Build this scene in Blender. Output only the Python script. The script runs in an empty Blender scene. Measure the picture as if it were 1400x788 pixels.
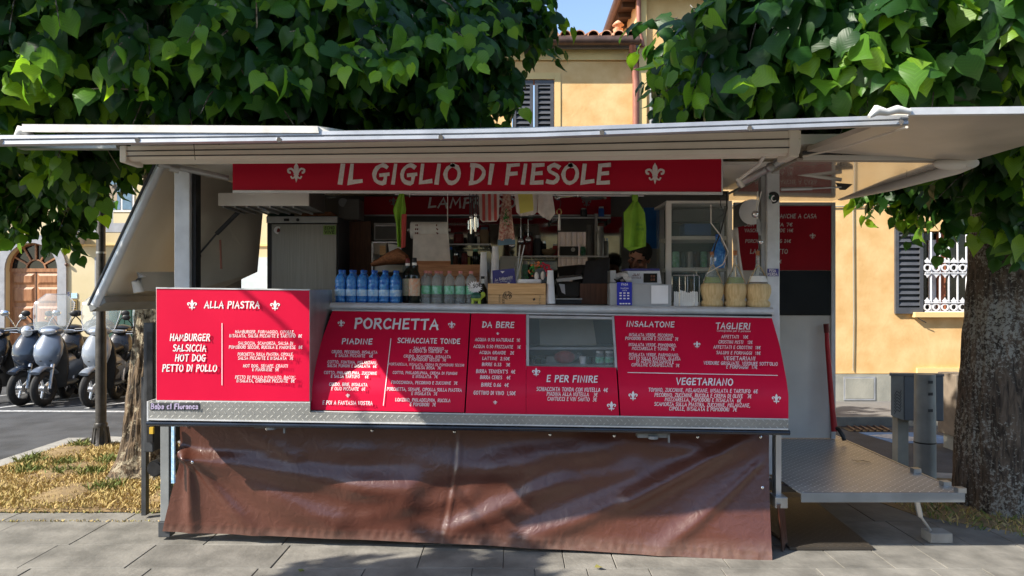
import bpy, bmesh, math, random
import numpy as np
from mathutils import Vector, Matrix
random.seed(7)
rng = np.random.default_rng(11)
R = math.radians
C = bpy.context.scene.collection
scene = bpy.context.scene
# ------------------------------------------------------------------ camera
FX, EYE, CX, CY = 1020.0, 1.6, 700.0, 400.0
cam_d = bpy.data.cameras.new('camera')
cam = bpy.data.objects.new('camera', cam_d); C.objects.link(cam)
cam.location = (0, 0, EYE); cam.rotation_euler = (R(90), 0, 0)
cam_d.sensor_width = 36; cam_d.lens = 36 * FX / 1400; cam_d.shift_y = (CY - 394) / 1400
cam_d.clip_start = 0.05; cam_d.clip_end = 600
scene.camera = cam
# ------------------------------------------------------------------ light
SUN_DIR = Vector((2.0, 1.0, -1.7)).normalized()      # the way the light travels
sun_d = bpy.data.lights.new('sun', 'SUN'); sun_d.energy = 4.7; sun_d.angle = R(0.5); sun_d.color = (1, .93, .82)
sun = bpy.data.objects.new('sun', sun_d); C.objects.link(sun)
sun.rotation_euler = SUN_DIR.to_track_quat('-Z', 'Y').to_euler(); sun.location = (-10, -6, 12)
world = bpy.data.worlds.new('World'); scene.world = world; world.use_nodes = True
wn = world.node_tree.nodes; wl = world.node_tree.links
bg = wn['Background']; sky = wn.new('ShaderNodeTexSky'); sky.sky_type = 'NISHITA'; sky.sun_disc = False
elev = math.asin(-SUN_DIR.z)
sky.sun_elevation = elev
sky.sun_rotation = math.atan2(-SUN_DIR.x, -SUN_DIR.y)
sky.air_density = 1.0; sky.dust_density = 0.6; sky.ozone_density = 1.2
bg.inputs[1].default_value = 0.14
wl.new(sky.outputs[0], bg.inputs[0])
scene.view_settings.view_transform = 'Standard'; scene.view_settings.look = 'None'
scene.view_settings.exposure = 1.0; scene.view_settings.gamma = 1
scene.render.engine = 'CYCLES'
# ------------------------------------------------------------------ pixel of the 1400x788 photo at depth Y -> point
def P(px, py, Y): return Vector(((px - CX) * Y / FX, Y, EYE - (py - CY) * Y / FX))
def X(px, Y): return (px - CX) * Y / FX
def Z(py, Y): return EYE - (py - CY) * Y / FX
# ------------------------------------------------------------------ materials
MATS = {}
def mat(name, col, rough=.6, metal=0, var=.12, scale=8, bump=0, bscale=40, spec=.5, coat=0, trans=0, alpha=1, ior=1.45, col2=None, vscale=None, emit=None, objrand=0, stretch=None, detail=5):
    m = bpy.data.materials.new(name); m.use_nodes = True; MATS[name] = m
    nt = m.node_tree; N = nt.nodes; L = nt.links; b = N['Principled BSDF']
    b.inputs['Roughness'].default_value = rough; b.inputs['Metallic'].default_value = metal
    b.inputs['Specular IOR Level'].default_value = spec; b.inputs['Coat Weight'].default_value = coat
    b.inputs['Transmission Weight'].default_value = trans; b.inputs['IOR'].default_value = ior; b.inputs['Alpha'].default_value = alpha
    tc = N.new('ShaderNodeTexCoord'); src = tc.outputs['Object']
    if stretch:
        mp = N.new('ShaderNodeMapping'); mp.inputs['Scale'].default_value = stretch; L.new(src, mp.inputs[0]); src = mp.outputs[0]
    no = N.new('ShaderNodeTexNoise'); no.inputs['Scale'].default_value = scale; no.inputs['Detail'].default_value = detail
    L.new(src, no.inputs[0])
    rp = N.new('ShaderNodeValToRGB'); L.new(no.outputs[0], rp.inputs[0])
    c = np.array(col[:3]); c2 = np.array(col2[:3]) if col2 is not None else np.clip(c * (1 + var), 0, .95)
    c1 = c if col2 is not None else c * (1 - var)
    rp.color_ramp.elements[0].position = .35; rp.color_ramp.elements[1].position = .65
    rp.color_ramp.elements[0].color = (*c1, 1); rp.color_ramp.elements[1].color = (*c2, 1)
    out = rp.outputs[0]
    if objrand:
        oi = N.new('ShaderNodeObjectInfo'); mr = N.new('ShaderNodeMapRange'); mr.inputs[3].default_value = 1 - objrand; mr.inputs[4].default_value = 1 + objrand
        L.new(oi.outputs['Random'], mr.inputs[0]); hs = N.new('ShaderNodeHueSaturation'); L.new(mr.outputs[0], hs.inputs['Value']); L.new(out, hs.inputs['Color']); out = hs.outputs[0]
    L.new(out, b.inputs['Base Color'])
    rr = N.new('ShaderNodeMapRange'); rr.inputs[3].default_value = max(0, rough - .06); rr.inputs[4].default_value = min(1, rough + .08)
    L.new(no.outputs[0], rr.inputs[0])
    if rough > .02: L.new(rr.outputs[0], b.inputs['Roughness'])
    if bump:
        n2 = N.new('ShaderNodeTexNoise'); n2.inputs['Scale'].default_value = bscale; n2.inputs['Detail'].default_value = 8; L.new(src, n2.inputs[0])
        bp = N.new('ShaderNodeBump'); bp.inputs['Strength'].default_value = bump; bp.inputs['Distance'].default_value = .01
        L.new(n2.outputs[0], bp.inputs['Height']); L.new(bp.outputs[0], b.inputs['Normal'])
    if emit: b.inputs['Emission Color'].default_value = (*col[:3], 1); b.inputs['Emission Strength'].default_value = emit
    return m
def srgb(r, g, b):
    f = lambda c: (c / 255 / 12.92) if c / 255 <= .04045 else ((c / 255 + .055) / 1.055) ** 2.4
    return (f(r), f(g), f(b))
M = {}
def D(key, *a, **k): M[key] = mat(key, *a, **k)
D('red_board', (.62, .004, .042), .42, var=.04, scale=3, spec=.28)
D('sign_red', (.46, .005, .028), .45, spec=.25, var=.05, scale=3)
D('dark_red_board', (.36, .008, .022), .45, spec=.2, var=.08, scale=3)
D('white_print', (.8, .78, .78), .5, var=.05, scale=60)
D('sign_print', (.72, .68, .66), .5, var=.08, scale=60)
D('aluminium', (.55, .56, .58), .38, metal=.85, var=.12, scale=6, bump=.05, bscale=60, stretch=(1, 1, 1))
D('pale_aluminium', (.62, .63, .64), .45, metal=.35, var=.1, scale=9, bump=.06)
D('dull_steel', (.40, .40, .39), .42, metal=.8, var=.2, scale=5, bump=.05)
D('brushed_steel', (.30, .295, .27), .38, metal=.9, var=.08, scale=3, bump=.015, bscale=30, stretch=(40, 40, 1.2))
D('cream_panel', (.72, .66, .55), .42, var=.08, scale=4, bump=.03, col2=(.79, .73, .62))
D('beige_panel', (.52, .46, .38), .4, var=.12, scale=3, bump=.05)
D('ceiling_gloss', (.46, .40, .34), .13, var=.08, scale=2, coat=.6, spec=.8)
D('white_paint', (.74, .72, .68), .4, var=.08, scale=7, bump=.04, bscale=30)
D('dirty_white', (.62, .6, .55), .5, col2=(.78, .77, .73), scale=14, bump=.05)
D('off_white', (.72, .69, .63), .45, var=.07, scale=3)
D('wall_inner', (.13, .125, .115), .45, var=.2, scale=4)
D('awning_alu', (.40, .42, .45), .42, metal=.3, var=.1, scale=9, bump=.05)
D('box_grey', (.38, .39, .40), .45, var=.06)
D('navy_rail', (.012, .018, .03), .22, var=.3, scale=6, coat=.5)
D('black_plastic', (.012, .012, .013), .45, var=.3, scale=20, bump=.03)
D('black_board', (.008, .009, .010), .18, var=.3, scale=4)
D('dark_grey', (.045, .048, .052), .5, var=.25, scale=8, bump=.05)
D('grey_paint', (.20, .21, .21), .5, var=.12, scale=6, bump=.04)
D('rubber', (.018, .018, .018), .75, var=.3, scale=30, bump=.1)
D('dark_metal', (.06, .055, .05), .45, metal=.5, var=.25, scale=12, bump=.1)
D('chrome', (.75, .75, .76), .12, metal=1, var=.05)
D('wood_box', (.60, .34, .14), .55, col2=(.74, .46, .22), scale=5, stretch=(1.5, 8, 22), bump=.08, bscale=12)
D('wood_crate', (.38, .16, .07), .55, col2=(.52, .25, .12), scale=5, stretch=(1.5, 8, 22), bump=.08)
D('wood_dark', (.10, .04, .02), .45, col2=(.17, .07, .035), scale=5, stretch=(12, 4, 1.2), bump=.05)
D('door_wood', (.27, .11, .045), .42, col2=(.40, .19, .085), scale=4, stretch=(6, 6, 1.0), bump=.12, bscale=10)
D('straw', (.58, .40, .18), .7, col2=(.74, .56, .30), scale=18, stretch=(4, 4, .6), bump=.35, bscale=60)
D('cork', (.36, .15, .07), .8, var=.3, scale=60, bump=.2)
D('blue_bottle', (.02, .17, .66), .08, col2=(.10, .42, .9), scale=45, trans=.3, ior=1.3, spec=.9, coat=.5)
D('blue_label', (.25, .5, .8), .5, col2=(.6, .75, .88), scale=50)
D('blue_cap', (.02, .12, .5), .4, var=.2)
D('clear_bottle', (.85, .9, .9), .08, var=.05, trans=.8, ior=1.2, spec=.8)
D('green_label', (.08, .42, .16), .5, col2=(.35, .62, .55), scale=40)
D('pink_cap', (.62, .22, .2), .5)
D('wine_glass_dark', (.006, .010, .006), .08, var=.2)
D('wine_label', (.55, .48, .36), .6, col2=(.62, .30, .18), scale=45)
D('wine_label_pale', (.62, .58, .48), .6, col2=(.48, .5, .3), scale=60)
D('foil_red', (.14, .012, .01), .35)
D('paper', (.80, .78, .74), .8, var=.06, scale=20)
D('cup_white', (.82, .82, .84), .45, var=.05)
D('card_blue', (.02, .03, .42), .4, var=.1)
D('card_violet', (.05, .05, .22), .45, var=.1)
D('yellow_card', (.66, .60, .14), .6, var=.08)
D('lime_cloth', (.24, .46, .045), .85, var=.12, scale=12, bump=.15)
D('white_cloth', (.74, .68, .63), .85, var=.12, scale=12, bump=.15)
D('red_cloth', (.42, .06, .05), .85, var=.12, scale=12)
D('blue_cloth', (.12, .2, .27), .85, var=.12, scale=12)
D('floral_cloth', (.72, .58, .46), .85, col2=(.4, .1, .08), scale=60)
D('blue_panel', (.01, .10, .32), .35, var=.2)
D('leaf_plastic', (.03, .22, .04), .5, var=.3)
D('petal_red', (.55, .02, .05), .5, var=.3)
D('petal_orange', (.65, .18, .06), .5, var=.3)
D('turtle_shell', (.02, .10, .07), .3, var=.3, scale=60)
D('turtle_body', (.36, .46, .05), .4, var=.1)
D('radio_black', (.02, .018, .016), .4, var=.3)
D('bowl_clay', (.25, .17, .09), .5)
D('meat_red', (.45, .06, .05), .3, var=.3, scale=30)
D('skin', (.36, .17, .11), .5, var=.06, scale=12)
D('hair', (.018, .012, .009), .7, var=.3, scale=120, bump=.3, bscale=200)
D('eye_white', (.16, .10, .08), .3)
D('shirt', (.022, .026, .034), .85, var=.2, scale=15)
D('shelf_glass', (.35, .42, .40), .04, var=.02, alpha=.16, spec=.9)
D('green_shutter', (.02, .07, .05), .5, var=.15)
D('grey_shutter', (.075, .078, .088), .45, var=.12, scale=6)
D('white_iron', (.74, .74, .76), .4, var=.05)
D('stone_trim', (.30, .31, .33), .7, var=.12, scale=6, bump=.2, bscale=20)
D('brick_red', (.35, .12, .06), .8, var=.25, scale=6, bump=.2)
D('terracotta', (.42, .17, .08), .85, col2=(.58, .36, .24), scale=9, bump=.3, objrand=.25)
D('copper_pipe', (.32, .13, .09), .45, var=.15, scale=4)
D('gutter', (.12, .075, .06), .4, metal=.3, var=.2)
D('soffit_wood', (.05, .028, .018), .8, var=.3, scale=5, stretch=(2, 12, 2))
D('plaster_yellow', (.69, .42, .17), .9, col2=(.82, .56, .27), scale=3.1, bump=.3, bscale=24, detail=12)
D('plaster_pale', (.76, .55, .25), .9, var=.08, scale=2, bump=.1)
D('plaster_cream', (.52, .44, .26), .9, col2=(.60, .51, .33), scale=1.2, bump=.1)
D('plaster_grey', (.24, .24, .21), .9, col2=(.36, .35, .30), scale=3, bump=.2, detail=8)
D('slab', (.135, .128, .112), .82, col2=(.235, .222, .195), scale=4.5, bump=.45, bscale=28, objrand=.12, detail=9)
D('slab_dark', (.15, .14, .125), .85, col2=(.21, .20, .17), scale=5, bump=.45, bscale=28, objrand=.12, detail=9)
D('kerb_stone', (.24, .23, .21), .85, col2=(.34, .33, .30), scale=7, bump=.4, bscale=30, objrand=.1)
D('joint_dirt', (.07, .06, .045), .95, var=.3, scale=30, bump=.4)
D('asphalt', (.052, .055, .06), .9, var=.28, scale=3.0, bump=.5, bscale=120, detail=9)
D('far_pavement', (.17, .16, .15), .9, var=.12, scale=2, bump=.3)
D('road_paint', (.55, .56, .56), .8, col2=(.30, .30, .30), scale=20)
D('blue_paint', (.10, .20, .36), .8, var=.2, scale=12)
D('soil', (.19, .13, .07), .95, col2=(.30, .21, .10), scale=9, bump=.6, bscale=50)
D('bin_grey', (.12, .135, .15), .5, var=.1, scale=5)
D('pole_grey', (.25, .26, .25), .5, metal=.2, var=.18, scale=5, bump=.08)
D('brown_bin', (.20, .16, .12), .7, var=.2)
D('sc_black', (.014, .015, .018), .28, var=.2, coat=.5)
D('sc_navy', (.02, .028, .045), .2, var=.1, coat=.6)
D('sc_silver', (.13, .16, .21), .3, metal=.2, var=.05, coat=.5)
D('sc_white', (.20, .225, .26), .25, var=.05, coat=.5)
D('screen_glass', (.55, .6, .6), .05, var=.01, alpha=.22, spec=.8)
D('mirror', (.34, .36, .34), .04, metal=1, var=.2, scale=6)
D('lens', (.7, .72, .75), .05, metal=.6)
D('orange_plastic', (.5, .16, .03), .4)
D('red_paint', (.42, .015, .02), .4, var=.2)
D('window_dark', (.012, .014, .016), .05, var=.3)
D('curtain', (.72, .72, .74), .85, var=.06)
D('green_tarp', (.02, .06, .05), .6)
D('dark_print', (.03, .02, .02), .7)
D('lilac_print', (.42, .36, .52), .5)
D('green_sticker', (.22, .36, .08), .5)
D('brass', (.4, .28, .12), .3, metal=.9)
D('litter', (.30, .22, .07), .8, col2=(.16, .20, .04), scale=3)
D('blue_white', (.50, .58, .62), .5, var=.05)
D('yellow_mark', (.5, .32, .03), .5)

def tune_skirt():
    m = mat('brown_vinyl', (.088, .030, .019), .33, var=.10, scale=2.5, bump=.0, spec=.7, coat=.35)
    nt = m.node_tree; N = nt.nodes; L = nt.links; b = N['Principled BSDF']
    tc = N.new('ShaderNodeTexCoord')
    n1 = N.new('ShaderNodeTexNoise'); n1.inputs['Scale'].default_value = 14; n1.inputs['Detail'].default_value = 6; n1.inputs['Distortion'].default_value = .8
    n2 = N.new('ShaderNodeTexNoise'); n2.inputs['Scale'].default_value = 260; n2.inputs['Detail'].default_value = 2
    L.new(tc.outputs['Object'], n1.inputs[0]); L.new(tc.outputs['Object'], n2.inputs[0])
    mx = N.new('ShaderNodeMath'); mx.operation = 'MULTIPLY_ADD'; mx.inputs[1].default_value = .06; L.new(n2.outputs[0], mx.inputs[0]); L.new(n1.outputs[0], mx.inputs[2])
    bp = N.new('ShaderNodeBump'); bp.inputs['Strength'].default_value = .30; bp.inputs['Distance'].default_value = .02
    L.new(mx.outputs[0], bp.inputs['Height']); L.new(bp.outputs[0], b.inputs['Normal'])
    # dried dust splashed along the hem
    sp = N.new('ShaderNodeSeparateXYZ'); L.new(tc.outputs['Object'], sp.inputs[0]); n3 = N.new('ShaderNodeTexNoise'); n3.inputs['Scale'].default_value = 22; n3.inputs['Detail'].default_value = 8; L.new(tc.outputs['Object'], n3.inputs[0])
    mr = N.new('ShaderNodeMapRange'); mr.inputs[1].default_value = .12; mr.inputs[2].default_value = .03; mr.inputs[3].default_value = 0; mr.inputs[4].default_value = 1; L.new(sp.outputs[2], mr.inputs[0])
    mm = N.new('ShaderNodeMath'); mm.operation = 'MULTIPLY'; L.new(mr.outputs[0], mm.inputs[0]); L.new(n3.outputs[0], mm.inputs[1])
    src = b.inputs['Base Color'].links[0].from_socket; mxx = N.new('ShaderNodeMix'); mxx.data_type = 'RGBA'; mxx.inputs['B'].default_value = (.20, .13, .105, 1); L.new(mm.outputs[0], mxx.inputs['Factor']); L.new(src, mxx.inputs['A']); L.new(mxx.outputs['Result'], b.inputs['Base Color'])
    b.inputs['Coat Roughness'].default_value = .22
    M['brown_vinyl'] = m
tune_skirt()

def tread(name, base, metal, rough, s=26.0):
    m = bpy.data.materials.new(name); m.use_nodes = True
    nt = m.node_tree; N = nt.nodes; L = nt.links; b = N['Principled BSDF']
    tc = N.new('ShaderNodeTexCoord'); sp = N.new('ShaderNodeSeparateXYZ'); L.new(tc.outputs['Object'], sp.inputs[0])
    def mth(op, a, bb=None, c=None):
        n = N.new('ShaderNodeMath'); n.operation = op
        for i, v in enumerate((a, bb, c)):
            if v is None: continue
            if hasattr(v, 'links'): L.new(v, n.inputs[i])
            else: n.inputs[i].default_value = v
        return n.outputs[0]
    hz = sp.outputs[1] if name != 'tread_strip' else sp.outputs[2]
    u = mth('MULTIPLY', mth('ADD', sp.outputs[0], hz), s * .7); v = mth('MULTIPLY', mth('SUBTRACT', sp.outputs[0], hz), s * .7)
    cu = mth('FLOOR', u); cv = mth('FLOOR', v)
    par = mth('MODULO', mth('ABSOLUTE', mth('ADD', cu, cv)), 2.0)
    fu = mth('ABSOLUTE', mth('SUBTRACT', mth('FRACT', u), .5)); fv = mth('ABSOLUTE', mth('SUBTRACT', mth('FRACT', v), .5))
    a1 = mth('SUBTRACT', 1.0, mth('ADD', mth('MULTIPLY', fu, 2.2), mth('MULTIPLY', fv, 8.0)))
    a2 = mth('SUBTRACT', 1.0, mth('ADD', mth('MULTIPLY', fv, 2.2), mth('MULTIPLY', fu, 8.0)))
    h = mth('ADD', mth('MULTIPLY', mth('MAXIMUM', a1, 0.0), par), mth('MULTIPLY', mth('MAXIMUM', a2, 0.0), mth('SUBTRACT', 1.0, par)))
    h = mth('MINIMUM', mth('MULTIPLY', h, 3.0), 1.0)
    bp = N.new('ShaderNodeBump'); bp.inputs['Strength'].default_value = .8; bp.inputs['Distance'].default_value = .004
    L.new(h, bp.inputs['Height']); L.new(bp.outputs[0], b.inputs['Normal'])
    no = N.new('ShaderNodeTexNoise'); no.inputs['Scale'].default_value = 4; L.new(tc.outputs['Object'], no.inputs[0])
    rp = N.new('ShaderNodeValToRGB'); L.new(no.outputs[0], rp.inputs[0])
    rp.color_ramp.elements[0].color = (*[c * .7 for c in base], 1); rp.color_ramp.elements[1].color = (*[min(1, c * 1.2) for c in base], 1)
    mx = N.new('ShaderNodeMix'); mx.data_type = 'RGBA'; mx.inputs['B'].default_value = (*[min(1, c * (2.4 if name == 'tread_plate' else 1.5)) for c in base], 1)
    L.new(mth('MULTIPLY', h, .95), mx.inputs['Factor']); L.new(rp.outputs[0], mx.inputs['A']); L.new(mx.outputs['Result'], b.inputs['Base Color'])
    b.inputs['Metallic'].default_value = metal; b.inputs['Roughness'].default_value = rough
    M[name] = m
tread('tread_plate', (.36, .355, .34), .3, .40, 24)
tread('tread_strip', (.33, .33, .31), .45, .42, 34)
tread('tread_old', (.05, .042, .034), .2, .6, 24)

def curtainmat():
    m = mat('curtain_cloth', (.78, .78, .80), .9, var=.04); nt = m.node_tree; N = nt.nodes; L = nt.links; tr = N.new('ShaderNodeBsdfTranslucent'); tr.inputs[0].default_value = (.85, .85, .9, 1)
    mx = N.new('ShaderNodeMixShader'); mx.inputs[0].default_value = .6; L.new(N['Principled BSDF'].outputs[0], mx.inputs[1]); L.new(tr.outputs[0], mx.inputs[2]); L.new(mx.outputs[0], N['Material Output'].inputs[0]); M['curtain_cloth'] = m
curtainmat()
def bark(name, c1, c2, c3, lich, ls):
    m = bpy.data.materials.new(name); m.use_nodes = True
    nt = m.node_tree; N = nt.nodes; L = nt.links; b = N['Principled BSDF']; b.inputs['Roughness'].default_value = .92
    tc = N.new('ShaderNodeTexCoord'); mp = N.new('ShaderNodeMapping'); mp.inputs['Scale'].default_value = (26, 26, 4.5); L.new(tc.outputs['Object'], mp.inputs[0])
    n1 = N.new('ShaderNodeTexNoise'); n1.inputs['Scale'].default_value = 1; n1.inputs['Detail'].default_value = 8; n1.inputs['Distortion'].default_value = 1.2; L.new(mp.outputs[0], n1.inputs[0])
    n2 = N.new('ShaderNodeTexNoise'); n2.inputs['Scale'].default_value = ls; n2.inputs['Detail'].default_value = 10; n2.inputs['Roughness'].default_value = .75; L.new(tc.outputs['Object'], n2.inputs[0])
    n3 = N.new('ShaderNodeTexNoise'); n3.inputs['Scale'].default_value = 1.6; L.new(tc.outputs['Object'], n3.inputs[0])
    r1 = N.new('ShaderNodeValToRGB'); r1.color_ramp.elements[0].position = .38; r1.color_ramp.elements[1].position = .62
    r1.color_ramp.elements[0].color = (*c1, 1); r1.color_ramp.elements[1].color = (*c2, 1); L.new(n1.outputs[0], r1.inputs[0])
    ad = N.new('ShaderNodeMath'); ad.operation = 'MULTIPLY_ADD'; ad.inputs[1].default_value = .55; L.new(n3.outputs[0], ad.inputs[0]); L.new(n2.outputs[0], ad.inputs[2])
    r2 = N.new('ShaderNodeValToRGB'); r2.color_ramp.elements[0].position = .80 - lich; r2.color_ramp.elements[1].position = .86 - lich; r2.color_ramp.elements[0].color = (0, 0, 0, 1); r2.color_ramp.elements[1].color = (1, 1, 1, 1)
    L.new(ad.outputs[0], r2.inputs[0])
    mx = N.new('ShaderNodeMix'); mx.data_type = 'RGBA'; mx.inputs['B'].default_value = (*c3, 1); L.new(r2.outputs[0], mx.inputs['Factor']); L.new(r1.outputs[0], mx.inputs['A'])
    L.new(mx.outputs['Result'], b.inputs['Base Color'])
    bp = N.new('ShaderNodeBump'); bp.inputs['Strength'].default_value = 1; bp.inputs['Distance'].default_value = .03
    sm = N.new('ShaderNodeMath'); sm.operation = 'MULTIPLY_ADD'; sm.inputs[1].default_value = .35; L.new(n2.outputs[0], sm.inputs[0]); L.new(n1.outputs[0], sm.inputs[2])
    L.new(sm.outputs[0], bp.inputs['Height']); L.new(bp.outputs[0], b.inputs['Normal'])
    M[name] = m
bark('bark_left', (.024, .017, .011), (.16, .11, .065), (.34, .29, .20), .015, 16)
bark('bark_right', (.024, .018, .013), (.12, .09, .065), (.27, .265, .23), .02, 40)

def leafmat():
    m = bpy.data.materials.new('linden_leaf'); m.use_nodes = True
    nt = m.node_tree; N = nt.nodes; L = nt.links; b = N['Principled BSDF']; out = N['Material Output']
    at = N.new('ShaderNodeAttribute'); at.attribute_name = 'tone'
    rp = N.new('ShaderNodeValToRGB'); L.new(at.outputs['Fac'], rp.inputs[0])
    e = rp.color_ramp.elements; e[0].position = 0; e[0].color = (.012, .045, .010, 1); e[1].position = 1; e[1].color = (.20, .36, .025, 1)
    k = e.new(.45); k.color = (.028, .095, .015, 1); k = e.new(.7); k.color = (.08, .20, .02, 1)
    uv = N.new('ShaderNodeUVMap'); uv.uv_map = 'leaf'; sp = N.new('ShaderNodeSeparateXYZ'); L.new(uv.outputs[0], sp.inputs[0])
    ab = N.new('ShaderNodeMath'); ab.operation = 'ABSOLUTE'; L.new(sp.outputs[0], ab.inputs[0])
    ma = N.new('ShaderNodeMath'); ma.operation = 'MULTIPLY_ADD'; ma.inputs[1].default_value = -.8; L.new(ab.outputs[0], ma.inputs[0]); L.new(sp.outputs[1], ma.inputs[2])
    mu = N.new('ShaderNodeMath'); mu.operation = 'MULTIPLY'; mu.inputs[1].default_value = 7.; L.new(ma.outputs[0], mu.inputs[0])
    pp = N.new('ShaderNodeMath'); pp.operation = 'PINGPONG'; pp.inputs[1].default_value = .5; L.new(mu.outputs[0], pp.inputs[0])
    bp = N.new('ShaderNodeBump'); bp.inputs['Strength'].default_value = .16; bp.inputs['Distance'].default_value = .004; L.new(pp.outputs[0], bp.inputs['Height'])
    vr = N.new('ShaderNodeMapRange'); vr.inputs[1].default_value = 0; vr.inputs[2].default_value = .09; vr.inputs[3].default_value = 1.35; vr.inputs[4].default_value = 1.0; L.new(pp.outputs[0], vr.inputs[0])
    hs = N.new('ShaderNodeHueSaturation'); L.new(vr.outputs[0], hs.inputs['Value']); L.new(rp.outputs[0], hs.inputs['Color'])
    L.new(hs.outputs[0], b.inputs['Base Color']); L.new(bp.outputs[0], b.inputs['Normal'])
    b.inputs['Roughness'].default_value = .42; b.inputs['Specular IOR Level'].default_value = .45
    tr = N.new('ShaderNodeBsdfTranslucent'); h2 = N.new('ShaderNodeHueSaturation'); h2.inputs['Value'].default_value = 2.0; h2.inputs['Saturation'].default_value = 1.05; h2.inputs['Hue'].default_value = .485
    L.new(hs.outputs[0], h2.inputs['Color']); L.new(h2.outputs[0], tr.inputs[0])
    mx = N.new('ShaderNodeMixShader'); mx.inputs[0].default_value = .46; L.new(b.outputs[0], mx.inputs[1]); L.new(tr.outputs[0], mx.inputs[2]); L.new(mx.outputs[0], out.inputs[0])
    M['leaf'] = m
leafmat()
def grassmat():
    m = bpy.data.materials.new('grass_blade'); m.use_nodes = True
    nt = m.node_tree; N = nt.nodes; L = nt.links; b = N['Principled BSDF']; b.inputs['Roughness'].default_value = .8
    at = N.new('ShaderNodeAttribute'); at.attribute_name = 'tone'; rp = N.new('ShaderNodeValToRGB'); L.new(at.outputs['Fac'], rp.inputs[0])
    e = rp.color_ramp.elements; e[0].color = (.50, .35, .14, 1); e[1].color = (.07, .13, .02, 1); k = e.new(.55); k.color = (.36, .30, .09, 1)
    L.new(rp.outputs[0], b.inputs['Base Color']); M['grass'] = m
grassmat()
# ------------------------------------------------------------------ mesh builder
class MB:
    def __init__(s): s.v = []; s.f = []; s.sm = []
    def add(s, vs, fs, smooth=False):
        n = len(s.v); s.v += [tuple(p) for p in vs]; s.f += [tuple(i + n for i in f) for f in fs]; s.sm += [smooth] * len(fs); return s
    def box(s, x0, x1, y0, y1, z0, z1):
        return s.hexa([(x0, y0, z0), (x1, y0, z0), (x1, y0, z1), (x0, y0, z1)], [(x0, y1, z0), (x1, y1, z0), (x1, y1, z1), (x0, y1, z1)])
    def hexa(s, a, b):           # a, b: matching quads, front and back
        return s.prism(a, b)
    def prism(s, a, b):
        n = len(a); vs = list(a) + list(b)
        fs = [tuple(range(n)), tuple(range(2 * n - 1, n - 1, -1))] + [(i, i + n, (i + 1) % n + n, (i + 1) % n) for i in range(n)]
        return s.add(vs, fs)
    def ext(s, pts, vec):        # polygon extruded by vec
        v = Vector(vec); return s.prism([Vector(p) for p in pts], [Vector(p) + v for p in pts])
    def ring(s, c, ax, r, n, r2=None, ref=None):
        ax = Vector(ax).normalized(); ref = Vector(ref) if ref else (Vector((0, 0, 1)) if abs(ax.z) < .9 else Vector((1, 0, 0)))
        u = ax.cross(ref).normalized(); w = u.cross(ax).normalized(); r2 = r if r2 is None else r2
        return [Vector(c) + u * (r * math.cos(2 * math.pi * i / n)) + w * (r2 * math.sin(2 * math.pi * i / n)) for i in range(n)]
    def rings(s, rs, caps=True, smooth=True):
        n = len(rs[0]); vs = [p for r in rs for p in r]; fs = []
        for k in range(len(rs) - 1):
            for i in range(n): fs.append((k * n + i, k * n + (i + 1) % n, (k + 1) * n + (i + 1) % n, (k + 1) * n + i))
        s.add(vs, fs, smooth)
        if caps:
            s.add(rs[0], [tuple(range(n))[::-1]]); s.add(rs[-1], [tuple(range(n))])
        return s
    def cyl(s, p0, p1, r0, r1=None, n=12, caps=True):
        r1 = r0 if r1 is None else r1; d = Vector(p1) - Vector(p0)
        return s.rings([s.ring(p0, d, r0, n), s.ring(p1, d, r1, n)], caps)
    def tube(s, pts, r, n=8):
        pts = [Vector(p) for p in pts]; rs = []
        for i, p in enumerate(pts):
            d = (pts[min(i + 1, len(pts) - 1)] - pts[max(i - 1, 0)]).normalized()
            rr = r[i] if isinstance(r, (list, tuple)) else r
            rs.append(s.ring(p, d, rr, n, ref=(0.13, .21, .97) if abs(d.z) < .9 else (1, .1, 0)))
        return s.rings(rs)
    def lathe(s, c, prof, n=16, caps=True):    # prof [(r, z)]
        c = Vector(c)
        return s.rings([[c + Vector((r * math.cos(2 * math.pi * i / n), r * math.sin(2 * math.pi * i / n), z)) for i in range(n)] for r, z in prof], caps)
    def sphere(s, c, r, n=12, m=8, sc=(1, 1, 1), rot=None):
        c = Vector(c); rs = []
        for k in range(1, m):
            t = math.pi * k / m; ring = []
            for i in range(n):
                p = Vector((r * math.sin(t) * math.cos(2 * math.pi * i / n) * sc[0], r * math.sin(t) * math.sin(2 * math.pi * i / n) * sc[1], -r * math.cos(t) * sc[2]))
                if rot: p = rot @ p
                ring.append(c + p)
            rs.append(ring)
        s.rings(rs, caps=False)
        b = Vector((0, 0, -r * sc[2])); t_ = Vector((0, 0, r * sc[2]))
        if rot: b = rot @ b; t_ = rot @ t_
        s.add(rs[0] + [c + b], [(i, n, (i + 1) % n) for i in range(n)], True); s.add(rs[-1] + [c + t_], [(i, (i + 1) % n, n) for i in range(n)], True)
        return s
    def grid(s, rows, smooth=True, flip=False):
        n = len(rows[0]); vs = [p for r in rows for p in r]; fs = []
        for j in range(len(rows) - 1):
            for i in range(n - 1):
                q = (j * n + i, j * n + i + 1, (j + 1) * n + i + 1, (j + 1) * n + i); fs.append(q[::-1] if flip else q)
        return s.add(vs, fs, smooth)
def root_loc(o):
    while o.parent: o = o.parent
    return Vector(o.location)
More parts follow.
